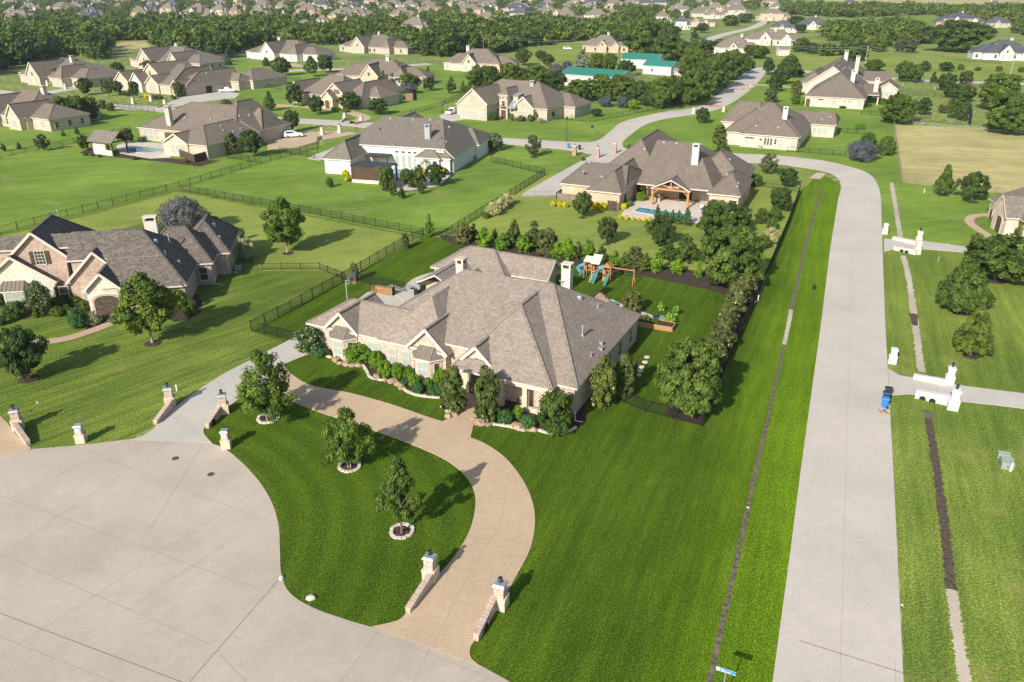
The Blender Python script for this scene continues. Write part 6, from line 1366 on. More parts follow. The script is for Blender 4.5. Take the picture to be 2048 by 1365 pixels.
pillar(267, 208, 'stone gate pillar of the many-gabled house, left', -20, False, mb='stoneW', ms='stoneW'); pillar(303, 203, 'stone gate pillar of the many-gabled house, middle', -20, False, mb='stoneW', ms='stoneW'); pillar(331, 212, 'stone gate pillar of the many-gabled house, right', -20, False, mb='stoneW', ms='stoneW')
pillar(96, 172, 'stone gate pillar at the far-left road, first', -20, False, mb='stoneW', ms='stoneW'); pillar(132, 179, 'stone gate pillar at the far-left road, second', -20, False, mb='stoneW', ms='stoneW')
pillar(1387, 227, 'pale pillar by the small round tree of the upper road', -20, False, mb='brickR', ms='brickR', H=1.8); pillar(1447, 224, 'pale pillar at the drive left of the long pink house', -20, False, mb='brickR', ms='brickR', H=1.8); pillar(1500, 178, 'pink brick pillar at the upper road curb', -20, False, mb='brickR', ms='brickR', H=1.6); pillar(1546, 134, 'small brick pillar beyond the road end', -20, False, mb='brickR', ms='brickR', H=1.8)
pillar(1836, 488, 'cream stone gate pillar with lantern, far side of the right driveway', -22, True, mb='stoneW', ms='stoneW', mc='stucco'); pillar(1834, 508, 'cream stone gate pillar, near side of the right driveway', -22, False, mb='stoneW', ms='stoneW', mc='stucco')
pillar(1769, 468, 'cream stone mailbox pillar at the road edge', -22, False, name='mailbox_pillar', cat='mailbox', group='mailbox pillars', mb='stoneW', ms='stoneW', mc='stucco', H=1.7, w=.85)
pillar(1897, 768, 'white painted gate pillar on the far side of the bin driveway', -22, True, mb='white', ms='white', mc='white', H=1.9, w=.85); pillar(1904, 818, 'white painted gate pillar on the near side of the bin driveway', -22, True, mb='white', ms='white', mc='white', H=2.1, w=.95)
pillar(1784, 726, 'white painted mailbox pillar at the road edge', -22, False, name='mailbox_pillar', cat='mailbox', group='mailbox pillars', mb='white', ms='white', mc='white', H=1.7, w=.8)
def wingwall(pa, pb, label, ha, hb, m='brick', cap='brick', th=.36, arch=None, side=1, capm=None):
    A = Vector((*P(*pa), 0)); B_ = Vector((*P(*pb), 0)); d = (B_-A); l = d.length; ang = math.atan2(d.y, d.x)
    r = empty('wing_wall', A.x, A.y, ang, 0, label, 'wall'); b = MB(); n = 8
    def hz(t): return ha+(hb-ha)*t
    for i in range(n):
        x0, x1 = l*i/n, l*(i+1)/n; z0, z1 = hz(i/n), hz((i+1)/n)
        b.hexa([(x0,-th/2,-.05),(x1,-th/2,-.05),(x1,th/2,-.05),(x0,th/2,-.05),(x0,-th/2,z0),(x1,-th/2,z1),(x1,th/2,z1),(x0,th/2,z0)])
    b.build('wall_body', M[m], r); b = MB()
    k = max(6, int(l/.14))
    for i in range(k):
        x0 = l*i/k; x1 = l*(i+1)/k-.018; z = hz((i+.5)/k)+(.014 if i % 2 else 0)
        b.box(x0, x1, -th/2-.04, th/2+.04, z, z+.085)
    b.build('brick_coping' if capm is None else 'coping', M[capm or m], r)
    if arch:
        for t, rad in arch:
            b = MB(); x = l*t; y0 = side*(th/2+.01)
            ring = [(x+rad*math.cos(a), .16+rad*math.sin(a)) for a in [PI*i/12 for i in range(13)]]; out = [(x+(rad+.1)*math.cos(a), .16+(rad+.1)*math.sin(a)) for a in [PI*i/12 for i in range(13)]]
            b.face([(x-rad, y0, 0), (x+rad, y0, 0)]+[(p[0], y0, p[1]) for p in ring], 1)  # flat dark face, the pipe's inner shade put into its colour
            y1 = y0+side*.06
            for i in range(12): b.face([(ring[i][0], y1, ring[i][1]), (ring[i+1][0], y1, ring[i+1][1]), (out[i+1][0], y1, out[i+1][1]), (out[i][0], y1, out[i][1])], 0); b.face([(ring[i][0], y0, ring[i][1]), (ring[i+1][0], y0, ring[i+1][1]), (ring[i+1][0], y1, ring[i+1][1]), (ring[i][0], y1, ring[i][1])], 0)
            b.build('culvert', [M['limest'], M['black']], r)
    return r
wingwall((868,1160),(816,1227), 'low brick wing wall left of the loop drive entrance', .95, .35)
wingwall((990,1216),(952,1283), 'low brick wing wall with a culvert arch right of the loop drive entrance', 1.0, .5, arch=[(.66, .42)], side=1)
wingwall((346,816),(311,850), 'low brick wing wall left of the shared drive', .9, .35); wingwall((443,828),(415,858), 'low brick wing wall with culvert right of the shared drive', .95, .45, arch=[(.7,.42)], side=1)
wingwall((33,862),(58,892), 'low brick wing wall beside the left-hand drive', .9, .4)
wingwall((1832,490),(1786,479), 'cream stone wing wall along the far side of the right driveway', .55, .4, 'stoneW', capm='brickR', th=.5)
wingwall((1832,510),(1788,500), 'cream stone headwall with twin culverts under the right driveway', .75, .55, 'stoneW', capm='brickR', th=.5, arch=[(.40,.30),(.62,.30)], side=1)
wingwall((1893,772),(1826,757), 'white wing wall on the far side of the bin driveway', .6, .4, 'white', capm='white', th=.4)
wingwall((1900,812),(1830,795), 'white headwall with a culvert on the near side of the bin driveway', 1.0, .8, 'white', capm='white', th=.45, arch=[(.50,.30),(.78,.30)], side=1)
wingwall((690,240),(681,246), 'small brick wing wall at the loop lawn pillar', .6, .3, 'brickT'); wingwall((722,247),(708,250), 'dark brick wing wall at the loop drive end', .6, .3, 'brickDark'); wingwall((329,213),(313,216), 'dark brick wing wall at the many-gabled house drive', .6, .3, 'brickDark')
wingwall((1500,179),(1470,183), 'pink brick headwall by the upper road curb', .8, .5, 'brickR', arch=[(.5,.25)], side=1)
# ============================================================ TREE RINGS, EDGING, BOULDERS
def ring(x, y, wpx, label):
    X, Y = P(x, y); r = empty('tree_ring', X, Y, 0, 0, label, 'tree ring', 'stone rings round the front lawn trees'); rad = wpx/ppm(y)/2; b = MB(); n = 17; g = random.Random(x)
    for i in range(n):
        a0 = 2*PI*i/n+.02; a1 = 2*PI*(i+1)/n-.02; ro = rad+g.uniform(-.03, .05); ri = ro-.26; h_ = .12+g.uniform(0, .06)
        c = [(ri*math.cos(a0), ri*math.sin(a0)), (ro*math.cos(a0), ro*math.sin(a0)), (ro*math.cos(a1), ro*math.sin(a1)), (ri*math.cos(a1), ri*math.sin(a1))]
        b.hexa([(p[0], p[1], .0) for p in c]+[(p[0]*.995, p[1]*.995, h_) for p in c])
    b.build('stone_edging', M['limest'], r); b = MB(); b.lathe([(.01, .09), (rad*.5, .08), (rad-.2, .03)], 20); b.build('mulch', M['mulch'], r)
ring(536, 838, 44, 'pale stone ring round the tree nearest the shared drive'); ring(699, 934, 46, 'pale stone ring round the middle front tree'); ring(804, 1064, 50, 'pale stone ring round the tree nearest the camera')
for x, y, w_, t in ((306,687,34,'dark mulch circle under the tall shade tree'),(57,759,40,'dark mulch circle under the round dark tree at the left edge'),(1921,625,34,'mulch circle under the broad conical oak'),(1941,713,30,'mulch circle under the rounded oak by the road'),(1990,561,44,'mulch circle under the wide dark oak'),(1885,391,22,'mulch circle under the narrow conical tree'),(1943,404,26,'mulch circle under the round-headed tree by the dry field'),(576,507,22,'mulch circle under the full green tree'),(1068,315,18,'mulch circle under the small pale verge tree'),(1165,436,16,'mulch circle under the small oak by the garage'),(1213,489,16,'mulch circle under the small dark round oak')):
    b = MB(); rd = w_/ppm(y)/2; b.lathe([(.01, .11), (rd*.6, .09), (rd, .02)], 18); o = b.build('mulch_circle', M['mulch'], loc=(*P(x, y), 0)); tag(o, t, 'mulch circle', 'mulch circles under trees')
def edging(pts, label, m='limest'):
    q = smooth([P(*p) for p in pts], 6); b = MB(); g = random.Random(len(pts)); acc = 0; i = 0
    for a, c in zip(q[:-1], q[1:]):
        d = Vector((c[0]-a[0], c[1]-a[1], 0)); l = d.length
        if l < .05: continue
        d /= l; n = max(1, round(l/.42)); s_ = Vector((-d.y, d.x, 0))
        for k in range(n):
            p = Vector((*a, 0))+d*(l*k/n+.015); e = Vector((*a, 0))+d*(l*(k+1)/n-.015); w_ = .13+g.uniform(0, .05); hh = .14+g.uniform(0, .07)
            b.hexa([p-s_*w_, e-s_*w_, e+s_*w_, p+s_*w_]+[v+Vector((0, 0, hh)) for v in (p-s_*w_*.8, e-s_*w_*.8, e+s_*w_*.8, p+s_*w_*.8)])
    o = b.build('stone_edging', M[m]); tag(o, label, 'stone edging')
edging([(598,691),(612,703),(640,709),(664,717)], 'pale stone edging at the left end of the front bed'); edging([(726,731),(734,744),(741,756),(760,761),(792,765),(806,778),(818,786),(840,793),(880,797)], 'pale curving stone edging of the front bed')
edging([(892,806),(893,822),(903,832)], 'stone edging at the foot of the left entrance magnolia'); edging([(947,848),(985,850),(1020,855),(1045,862),(1075,862),(1098,868),(1125,868),(1152,856)], 'stone edging of the bed before the arcade')
def boulder(x, y, s_, label, m='rust', sd=0):
    g = random.Random(int(x*7+y)); bm = bmesh.new(); bmesh.ops.create_icosphere(bm, subdivisions=2, radius=1)
    for v in bm.verts:
        k = 1+g.uniform(-.16, .16); v.co = Vector((v.co.x*k*s_*.6, v.co.y*k*s_*.45, max(-.1, v.co.z*k*s_*.38)))
    me = bpy.data.meshes.new('boulder'); bm.to_mesh(me); bm.free(); me.materials.append(M[m]); o = bpy.data.objects.new('boulder', me); COL.objects.link(o)
    X, Y = P(x, y); o.location = (X, Y, s_*.14); o.rotation_euler = (0, 0, g.uniform(0, 3)); tag(o, label, 'boulder', 'boulders edging the beds')
for x, y, s_, t in ((672,723,.9,'rusty boulder first along the front bed from the left'),(681,729,.7,'rusty boulder second along the front bed'),(693,731,.9,'rusty boulder third, among the wispy shrubs'),(705,733,.7,'brown boulder below the wide bright shrub'),(718,733,.8,'boulder where the pale edging begins'),(753,757,.9,'orange boulder at the first curve of the edging'),(770,762,.6,'pale boulder between two orange ones'),(787,766,1.0,'orange boulder below the fourth bright ball'),(797,771,.8,'orange boulder just past the fourth bright ball'),(804,778,.7,'boulder by the small blue-green ball'),(897,834,.9,'boulder at the walk, left of the door'),(906,831,1.0,'large boulder right beside the door walk'),(950,846,.9,'orange boulder at the right of the door walk'),(960,849,1.0,'orange boulder under the right entrance magnolia'),(978,850,.9,'orange boulder third under the right entrance magnolia'),(1035,856,1.1,'rusty boulder between the two clipped balls'),(1050,861,.7,'small rusty boulder before the right clipped ball'),(1066,861,.9,'rusty boulder right of the right clipped ball'),(1195,600,2.0,'orange rock at the garden pond behind the house'),(1205,603,1.6,'orange rock beside the pond path'),(1214,606,1.2,'pale rock at the garden pond')):
    boulder(x, y, s_, t)
boulder(622, 1198, .55, 'white stone at the cul-de-sac lawn edge, the larger', 'limest'); boulder(563, 1158, .4, 'white stone at the cul-de-sac curve', 'limest'); boulder(1804, 1211, .22, 'pale stone at the right road edge', 'limest')
# ============================================================ BINS, BOXES, SIGNS
def bin_(x, y, m, label, rz=0, group='wheeled bins beside the road'):
    X, Y = P(x, y); r = empty('trash_bin', X, Y, R(rz), 0, label, 'bin', group)
    b = MB(); c = [(-.27,-.30),(.27,-.30),(.27,.30),(-.27,.30)]
    b.hexa([(p[0]*.82, p[1]*.82, .06) for p in c]+[(p[0], p[1], 1.0) for p in c]); b.box(-.31, .31, -.34, .34, .95, 1.0); b.build('body', M[m], r)
    b = MB(); b.hexa([(-.31,-.36,1.0),(.31,-.36,1.0),(.31,.36,1.0),(-.31,.36,1.0),(-.27,-.30,1.09),(.27,-.30,1.09),(.27,.30,1.12),(-.27,.30,1.12)]); b.build('lid', M[m], r)
    b = MB(); b.bar((-.3, .40, 1.0), (.3, .40, 1.0), .025); b.bar((-.3,.32,.98),(-.3,.4,1.0),.02); b.bar((.3,.32,.98),(.3,.4,1.0),.02); b.build('handle', M['black'], r)
    for sx in (-1, 1): b = MB(); b.bar((sx*.27, .27, .14), (sx*.33, .27, .14), .14, 0, 14); b.build('wheel', M['tyre'], r)
bin_(1768, 815, 'blue', 'bright blue wheeled bin at the driveway mouth', -112); bin_(1770, 804, 'navy', 'dark wheeled bin directly behind the blue one', -112); bin_(1774, 795, 'black', 'dark wheeled bin farthest from the blue one', -112)
bin_(1137, 297, 'blue', 'blue wheeled bin beside the brick roadside pillar', -20); bin_(1148, 298, 'greypl', 'grey wheeled bin right of the distant blue bin', -20); bin_(1159, 300, 'black', 'dark wheeled bin right of the distant grey bin', -20)
def ubox(x, y, w_, d, h_, m, label, rz=0, name='utility_box'):
    X, Y = P(x, y); r = empty(name, X, Y, R(rz), 0, label, 'utility box'); b = MB(); b.box(-w_/2, w_/2, -d/2, d/2, 0, h_*.72); b.build('cabinet', M[m], r)
    b = MB(); b.hexa([(-w_/2-.03,-d/2-.03,h_*.70),(w_/2+.03,-d/2-.03,h_*.70),(w_/2+.03,d/2+.03,h_*.70),(-w_/2-.03,d/2+.03,h_*.70),(-w_/2,-d/2,h_*.78),(w_/2,-d/2,h_*.78),(w_/2,d/2,h_),(-w_/2,d/2,h_)]); b.build('lid', M[m], r)
    b = MB(); b.box(-.03, .03, -d/2-.03, -d/2, h_*.3, h_*.5); b.build('handle', M['iron'], r)
ubox(2006, 917, .95, .45, .6, 'greypl', 'low green utility box behind the larger grey one', -20); ubox(2012, 935, .95, .9, .8, 'greypl', 'grey-green utility cabinet on the right lawn', -20)
def marker(x, y, label, h_=.9, m='white', name='marker_post'):
    b = MB(); b.box(-.07, .07, -.05, .05, 0, h_, 0, .01); b.box(-.075, .075, -.055, .055, h_*.8, h_*.88, 0); o = b.build(name, M[m], loc=(*P(x, y), 0)); tag(o, label, 'marker post')
marker(2020, 944, 'white marker post leaning by the grey utility cabinet', .9); marker(354, 782, 'white marker post on the lawn above the left gate pillar', .7); marker(1512, 583, 'white marker post at the top corner of the verge', 1.0); marker(1876, 524, 'pale green marker post on the lawn below the right driveway', .8, 'greypl')
marker(1848, 386, 'leaning white marker post below the dry field', .8); marker(1805, 172, 'white marker post on the far right lawn, left', 1.0); marker(1869, 180, 'white marker post on the far right lawn, right', 1.0)
o = None
b = MB(); b.box(-.35, .35, -.5, .5, 0, .05); b.box(-.25, -.05, -.4, -.3, .05, .07, 1); b.box(-.2, .05, .3, .4, .05, .07, 1); o = b.build('red_mat', [M['rust'], M['white']], loc=(*P(1767, 825), .05)); tag(o, 'flat reddish board lying in front of the blue bin', 'board')
# tiny lid cover plates in lawn
for x, y, t in ((1496,1016,'white round valve cover in the verge ditch'),(60,823,'round grey lid in the left lawn beside the gate pillar'),(75,806,'pale oval lid in the left lawn')):
    b = MB(); b.lathe([(0,.05),(.12,.045),(.15,.0)], 14); o = b.build('valve_cover', M['limest' if x != 60 else 'ditch'], loc=(*P(x, y), .02)); tag(o, t, 'cover')
for i, (x, y) in enumerate([(1294,715),(1290,725),(1284,735),(1281,743),(1277,751)]):
    b = MB(); b.lathe([(0,.09),(.30,.085),(.34,.0)], 14); o = b.build('stepping_stone', M['limest'], loc=(*P(x, y), .0)); tag(o, 'round grey stepping stone right of the house, %s from the top' % ['first','second','third','fourth','fifth'][i], 'stepping stone', 'stepping stones right of the house')
# street name sign
X, Y = P(1442, 1408); r = empty('street_sign', X, Y, R(-25), 0, 'blue and white street name sign on a thin post by the verge ditch', 'sign')
b = MB(); b.bar((0,0,0),(0,0,2.45),.035,0,8); b.build('post', M['greypl'], r)
sg = empty('s', 0, 0); bpy.data.objects.remove(sg)
b = MB(); b.box(-.55, .55, -.015, .015, 2.45, 2.72, 0); b.box(-.55, -.33, -.02, -.015, 2.46, 2.71, 1); b.box(-.55, .55, -.017, -.0151, 2.45, 2.465, 1); b.box(-.55, .55, -.017, -.0151, 2.705, 2.72, 1); pl = b.build('name_plate', [M['signblue'], M['white']], r); pl.rotation_euler = (0, 0, 0)
def text(s_, size, loc, rot, m, parent, name='lettering'):
    cu = bpy.data.curves.new(name, 'FONT'); cu.body = s_; cu.size = size; cu.align_x = 'CENTER'; cu.align_y = 'CENTER'; cu.extrude = .003
    o = bpy.data.objects.new(name, cu); COL.objects.link(o); dg = bpy.context.evaluated_depsgraph_get(); me = bpy.data.meshes.new_from_object(o.evaluated_get(dg)); bpy.data.objects.remove(o)
    me.materials.clear(); me.materials.append(m); o = bpy.data.objects.new(name, me); COL.objects.link(o); o.parent = parent; o.location = loc; o.rotation_euler = rot; return o
text('Bauer', .25, (.02, -.03, 2.58), (PI/2, 0, 0), M['white'], pl); text('D', .16, (-.44, -.03, 2.58), (PI/2, 0, 0), M['signblue'], pl); text('dr', .1, (.46, -.03, 2.54), (PI/2, 0, 0), M['white'], pl)
# street lamp, stop sign seen from behind, hoops, poles
X, Y = P(1133, 284); r = empty('street_lamp', X, Y, 0, 0, 'black street lamp on the verge before the stone house lawn', 'street lamp'); b = MB()
b.bar((0,0,0),(0,0,.5),.16,0,10,.1); b.bar((0,0,.5),(0,0,5.4),.07,0,8,.05); b.bar((0,0,5.3),(0,-.0,5.5),.12,0,8); b.build('post', M['iron'], r)
b = MB(); b.lathe([(.12,5.5),(.24,5.95),(.27,6.0),(.05,6.25),(.0,6.35)],8); b.build('lamp_head', M['iron'], r)
X, Y = P(1184, 272); r = empty('stop_sign', X, Y, R(-15), 0, 'road sign seen from behind at the road junction', 'sign'); b = MB(); b.bar((0,0,0),(0,0,2.3),.04); b.build('post', M['galv'], r)
b = MB(); pts = [(.42*math.cos(PI/8+i*PI/4), .42*math.sin(PI/8+i*PI/4)) for i in range(8)]; b.face([(x, -.03, 2.3+z) for x, z in pts], 0); b.face([(x, .0, 2.3+z) for x, z in reversed(pts)], 0); b.build('sign_plate', M['iron'], r)
def hoop(x, y, label, rz, H=3.0, m='iron'):
    X, Y = P(x, y); r = empty('basketball_hoop', X, Y, R(rz), 0, label, 'basketball hoop', 'basketball hoops by the driveways'); b = MB(); b.bar((0,0,0),(0,0,H),.08,0,8); b.bar((0,0,H-.1),(0,-.9,H+.25),.05); b.bar((0,0,H-.6),(0,-.9,H-.05),.05); b.build('pole', M[m], r)
    b = MB(); b.box(-.9,.9,-.96,-.92,H-.1,H+.95); b.box(-.3,.3,-.965,-.96,H+.1,H+.55,1); b.build('backboard', [M['galv'], M['redcloth']], r)
    b = MB(); n = 14
    for i in range(n): a0 = 2*PI*i/n; a1 = 2*PI*(i+1)/n; b.bar((.23*math.cos(a0),-1.22+.23*math.sin(a0),H+.05),(.23*math.cos(a1),-1.22+.23*math.sin(a1),H+.05),.015,0,5); b.bar((.23*math.cos(a0),-1.22+.23*math.sin(a0),H+.05),(.12*math.cos(a1),-1.22+.12*math.sin(a1),H-.35),.008,1,4)
    b.build('rim', [M['redcloth'], M['white']], r)
hoop(695, 603, 'basketball hoop on a steel pole left of the home court', 70, 2.9, 'galv'); hoop(636, 306, 'black basketball hoop beside the white house garage drive', 60); hoop(885, 228, 'basketball hoop beside the parked pickup', 60); hoop(199, 135, 'basketball hoop behind the far-left arched house', 60)
def pole(x, y, up, label, arm=True, m='pole'):
    X, Y = P(x, y); hh = height(x, y, up); r = empty('utility_pole', X, Y, 0, 0, label, 'utility pole', 'utility poles'); b = MB(); b.bar((0,0,0),(0,0,hh),.16,0,8,.11); b.build('pole', M[m], r)
    if arm: b = MB(); b.beam((-.2,-1.2,hh-.8),(.2,1.2,hh-.8),.12,.14); b.bar((-.15,-1,hh-.75),(-.15,-1,hh-.5),.06); b.bar((.15,1,hh-.75),(.15,1,hh-.5),.06); b.build('crossarm', M[m], r)
    return (X, Y, hh)
pp = [pole(967, 120, 48, 'utility pole behind the twin-chimney house'), pole(1480, 116, 42, 'utility pole beside the low tan house'), pole(1730, 130, 38, 'pale utility pole behind the biggest brick house', m='galv'), pole(2018, 160, 55, 'utility pole at the right edge above the massive trees', m='galv'), pole(322, 84, 36, 'utility pole standing in the left forest')]
def wire(a, b_, label, dz=0, dy=0):
    m_ = MB(); n = 14; A = Vector(a); B_ = Vector(b_); prev = None
    for i in range(n+1):
        t = i/n; p = A.lerp(B_, t); p.z -= 4*t*(1-t)*2.2-dz; p.y += dy
        if prev is not None: m_.bar(prev, p, .045, 0, 4)
        prev = p
    o = m_.build('power_line', M['galv']); tag(o, label, 'power line', 'power lines')
names_ = ['twin-chimney house and the low tan house', 'low tan house and the biggest brick house', 'biggest brick house and the right edge']
for i in range(3):
    for k, nm in enumerate(('lower', 'upper')): wire(pp[i], pp[i+1], '%s power line between the %s' % (nm, names_[i]), -.9+k*1.0-.3, (-1 if k else 1)*.8)
# ============================================================ CARS
def car(x, y, rz, m, label, kind='suv', L_=4.8, lift=0):
    X, Y = P(x, y); r = empty('parked_'+('pickup' if kind == 'pickup' else 'car'), X, Y, R(rz), 0, label, 'pickup truck' if kind == 'pickup' else 'car'); w_ = .95; b = MB(); h_ = L_/2
    if kind == 'pickup': prof = [(-h_, .45), (-h_, 1.1), (-h_*.30, 1.15), (-h_*.26, 1.85), (h_*.18, 1.87), (h_*.42, 1.2), (h_*.95, 1.1), (h_, .5)]
    else: prof = [(-h_, .4), (-h_*.98, 1.05), (-h_*.86, 1.62), (-h_*.5, 1.72), (h_*.12, 1.70), (h_*.48, 1.12), (h_*.93, .98), (h_, .42)]
    n = len(prof); ins = [0 if z < 1.25 else .16 for _, z in prof]
    Lf = [(p[0], -w_+i, p[1]) for p, i in zip(prof, ins)]; Rt = [(p[0], w_-i, p[1]) for p, i in zip(prof, ins)]
    b.face(Lf[::-1][::-1], 0); b.face(Rt[::-1], 0)
    for i in range(n): j = (i+1) % n; b.face([Lf[j], Lf[i], Rt[i], Rt[j]], 0)
    if kind == 'pickup': b.box(-h_+.12, -h_*.34, -w_+.12, w_-.12, 1.08, 1.17, 1)
    b.build('body', [M[m], M['black']], r)
    b = MB(); zt = 1.66 if kind != 'pickup' else 1.78; x0, x1 = (-h_*.82, h_*.14) if kind != 'pickup' else (-h_*.24, h_*.2)
    for s_ in (-1, 1): b.face([(x0, s_*(w_-.03), 1.18), (x1+.55, s_*(w_-.03), 1.18), (x1, s_*(w_-.13), zt-.04), (x0+.12, s_*(w_-.13), zt-.04)][::s_], 0)
    b.face([(x1+.12, -w_+.2, zt-.02), (x1+.12, w_-.2, zt-.02), (x1+.72, w_-.15, 1.2), (x1+.72, -w_+.15, 1.2)], 0); b.face([(x0-.22, w_-.2, 1.2), (x0-.22, -w_+.2, 1.2), (x0-.08, -w_+.22, zt-.1), (x0-.08, w_-.22, zt-.1)][::-1], 0)
    b.build('windows', M['carglass'], r)
    for fx in (-.62, .62):
        for s_ in (-1, 1):
            b = MB(); c_ = (fx*h_, s_*(w_-.18), .36); b.bar(c_, (c_[0], s_*(w_+.02), .36), .36, 0, 16); wo = b.build('wheel', M['tyre'], r); b = MB(); b.bar((c_[0], s_*(w_+.02), .36), (c_[0], s_*(w_+.035), .36), .2, 0, 10); b.build('rim', M['chrome'], wo)
    for s_ in (-1, 1): b = MB(); b.box(h_-.08, h_+.02, s_*.62-.2, s_*.62+.2, .68, .86); b.build('headlight', M['white'], r); b = MB(); b.box(-h_-.02, -h_+.05, s_*.75-.1, s_*.75+.1, .8, 1.05); b.build('tail_light', M['redcloth'], r)
car(587, 275, 18, 'carwhite', 'white SUV parked on the tan drive of the pool house'); car(455, 185, 8, 'carwhite', 'white pickup parked on the drive of the many-gabled house', 'pickup', 5.6); car(906, 228, 60, 'carwhite', 'white pickup seen from behind beside the stone house', 'pickup', 5.6)
car(195, 138, 0, 'carwhite', 'white car behind the far-left arched house'); car(947, 150, 0, 'cardark', 'dark car before the twin-chimney house'); car(640, 112+8, 10, 'carwhite', 'pale car at the white-gabled house garage'); car(1488, 118, 0, 'cardark', 'dark car beside the low tan house'); car(1537, 47, 60, 'cardark', 'dark car at the far end of the road')
car(1135, 100, 10, 'carwhite', 'silver car in the power line meadow')
# ============================================================ BACKYARD THINGS
def local(x, y, rz, name, label, cat): X, Y = P(x, y); return empty(name, X, Y, R(rz), 0, label, cat)
# playset
r = local(1207, 560, -24, 'playset', 'wooden playset with two towers, blue tube slide and green slides on the back lawn', 'playset')
r.scale = (.74, .74, .8)
def tower(b, cx, cy, w_, dk, top):
    for sx in (-1, 1):
        for sy in (-1, 1): b.box(cx+sx*w_/2-.06, cx+sx*w_/2+.06, cy+sy*w_/2-.06, cy+sy*w_/2+.06, 0, top)
    b.box(cx-w_/2-.05, cx+w_/2+.05, cy-w_/2-.05, cy+w_/2+.05, dk-.06, dk)
    for s_ in (-1, 1):
        b.box(cx-w_/2, cx+w_/2, cy+s_*w_/2-.03, cy+s_*w_/2+.03, dk+.15, dk+.75) if s_ > 0 else b.box(cx-w_/2, cx-w_/6, cy-w_/2-.03, cy-w_/2+.03, dk+.1, dk+.8)
        b.box(cx+s_*w_/2-.03, cx+s_*w_/2+.03, cy-w_/2, cy+w_/2, dk+.15, dk+.75)
b = MB(); tower(b, -2.9, 0, 1.5, 1.6, 3.2); tower(b, -1.5, .2, 1.3, 1.6, 3.0); b.build('large_tower', M['wood'], r)
b = MB(); tower(b, .9, -.4, 1.4, 1.4, 2.7); b.box(.2, 1.6, -1.12, -1.06, .1, 1.0); b.build('small_tower', M['wood'], r)
def groof(b, cx, cy, w_, d, z, h_, mi=0):
    A = [(cx-w_/2, cy-d/2, z), (cx+w_/2, cy-d/2, z), (cx+w_/2, cy+d/2, z), (cx-w_/2, cy+d/2, z)]; r0 = (cx, cy-d/2, z+h_); r1 = (cx, cy+d/2, z+h_)
    for q in ([A[3], A[0], r0, r1], [A[1], A[2], r1, r0]): b.face(q, mi); b.face([(p[0], p[1], p[2]-.05) for p in reversed(q)], mi)
    b.face([A[0], A[1], r0], mi); b.face([A[2], A[3], r1], mi)
b = MB(); groof(b, .9, -.4, 1.9, 1.7, 2.65, .9); b.build('small_roof', M['wood'], r)
b = MB(); b.hexa([(-2.3,-1.2,3.0),(-.6,-1.2,3.0),(-.6,1.0,4.1),(-2.3,1.0,4.1),(-2.3,-1.2,3.06),(-.6,-1.2,3.06),(-.6,1.0,4.16),(-2.3,1.0,4.16)]); b.hexa([(-3.8,-.9,3.1),(-2.32,-.9,3.1),(-2.32,.8,3.7),(-3.8,.8,3.7),(-3.8,-.9,3.16),(-2.32,-.9,3.16),(-2.32,.8,3.76),(-3.8,.8,3.76)]); b.build('canopy', M['trim'], r)
def slide(b, x, y0, y1, z0):
    n = 8
    for i in range(n):
        t0, t1 = i/n, (i+1)/n; f = lambda t: (y0+(y1-y0)*t, .12+(z0-.12)*(1-t)**1.15+.05*math.sin(t*9))
        a, c = f(t0), f(t1); b.hexa([(x-.26,a[0],a[1]),(x+.26,a[0],a[1]),(x+.26,c[0],c[1]),(x-.26,c[0],c[1]),(x-.26,a[0],a[1]+.04),(x+.26,a[0],a[1]+.04),(x+.26,c[0],c[1]+.04),(x-.26,c[0],c[1]+.04)])
        for s_ in (-.28, .28): b.beam((x+s_, a[0], a[1]+.1), (x+s_, c[0], c[1]+.1), .05, .22)
b = MB(); slide(b, -1.1, -.6, -3.1, 1.6); b.build('slide', M['teal'], r); b = MB(); slide(b, 1.2, -1.1, -3.4, 1.4); b.build('slide', M['teal'], r)
b = MB(); 
for i in range(7): b.beam((-2.0, -.8-.26*i, 1.5-.22*i), (-1.5, -.8-.26*i, 1.5-.22*i), .07, .07)
b.beam((-2.05,-.7,1.6),(-2.05,-2.5,0),.06,.1); b.beam((-1.45,-.7,1.6),(-1.45,-2.5,0),.06,.1); b.build('ladder', M['trim'], r)
b = MB(); prev = None
for i in range(15): a = i*.62; p = (-4.6+.55*math.cos(a), .2+.55*math.sin(a), 2.2-i*.145); (b.bar(prev, p, .34, 0, 10) if prev else b.bar((-3.6,.1,2.25), p, .36, 0, 10)); prev = p
b.build('tube_slide', M['sky'], r)
b = MB(); b.box(-.9, .3, -.4, .2, 1.45, 1.55); b.bar((-.85,-.1,2.2),(.25,-.1,2.2),.5,0,12); b.build('tube_bridge', M['sky'], r)
b = MB(); b.beam((1.6,-.3,2.55),(5.9,-.3,2.55),.12,.16); b.beam((5.9,-1.2,0),(5.9,-.3,2.6),.12,.12); b.beam((5.9,.6,0),(5.9,-.3,2.6),.12,.12); b.build('swing_beam', M['wood'], r)
for x in (2.9, 4.5):
    b = MB(); b.bar((x-.22,-.3,2.5),(x-.22,-.3,.55),.012,0,4); b.bar((x+.22,-.3,2.5),(x+.22,-.3,.55),.012,0,4); b.box(x-.25, x+.25, -.42, -.18, .5, .55); b.build('swing', M['teal'], r)
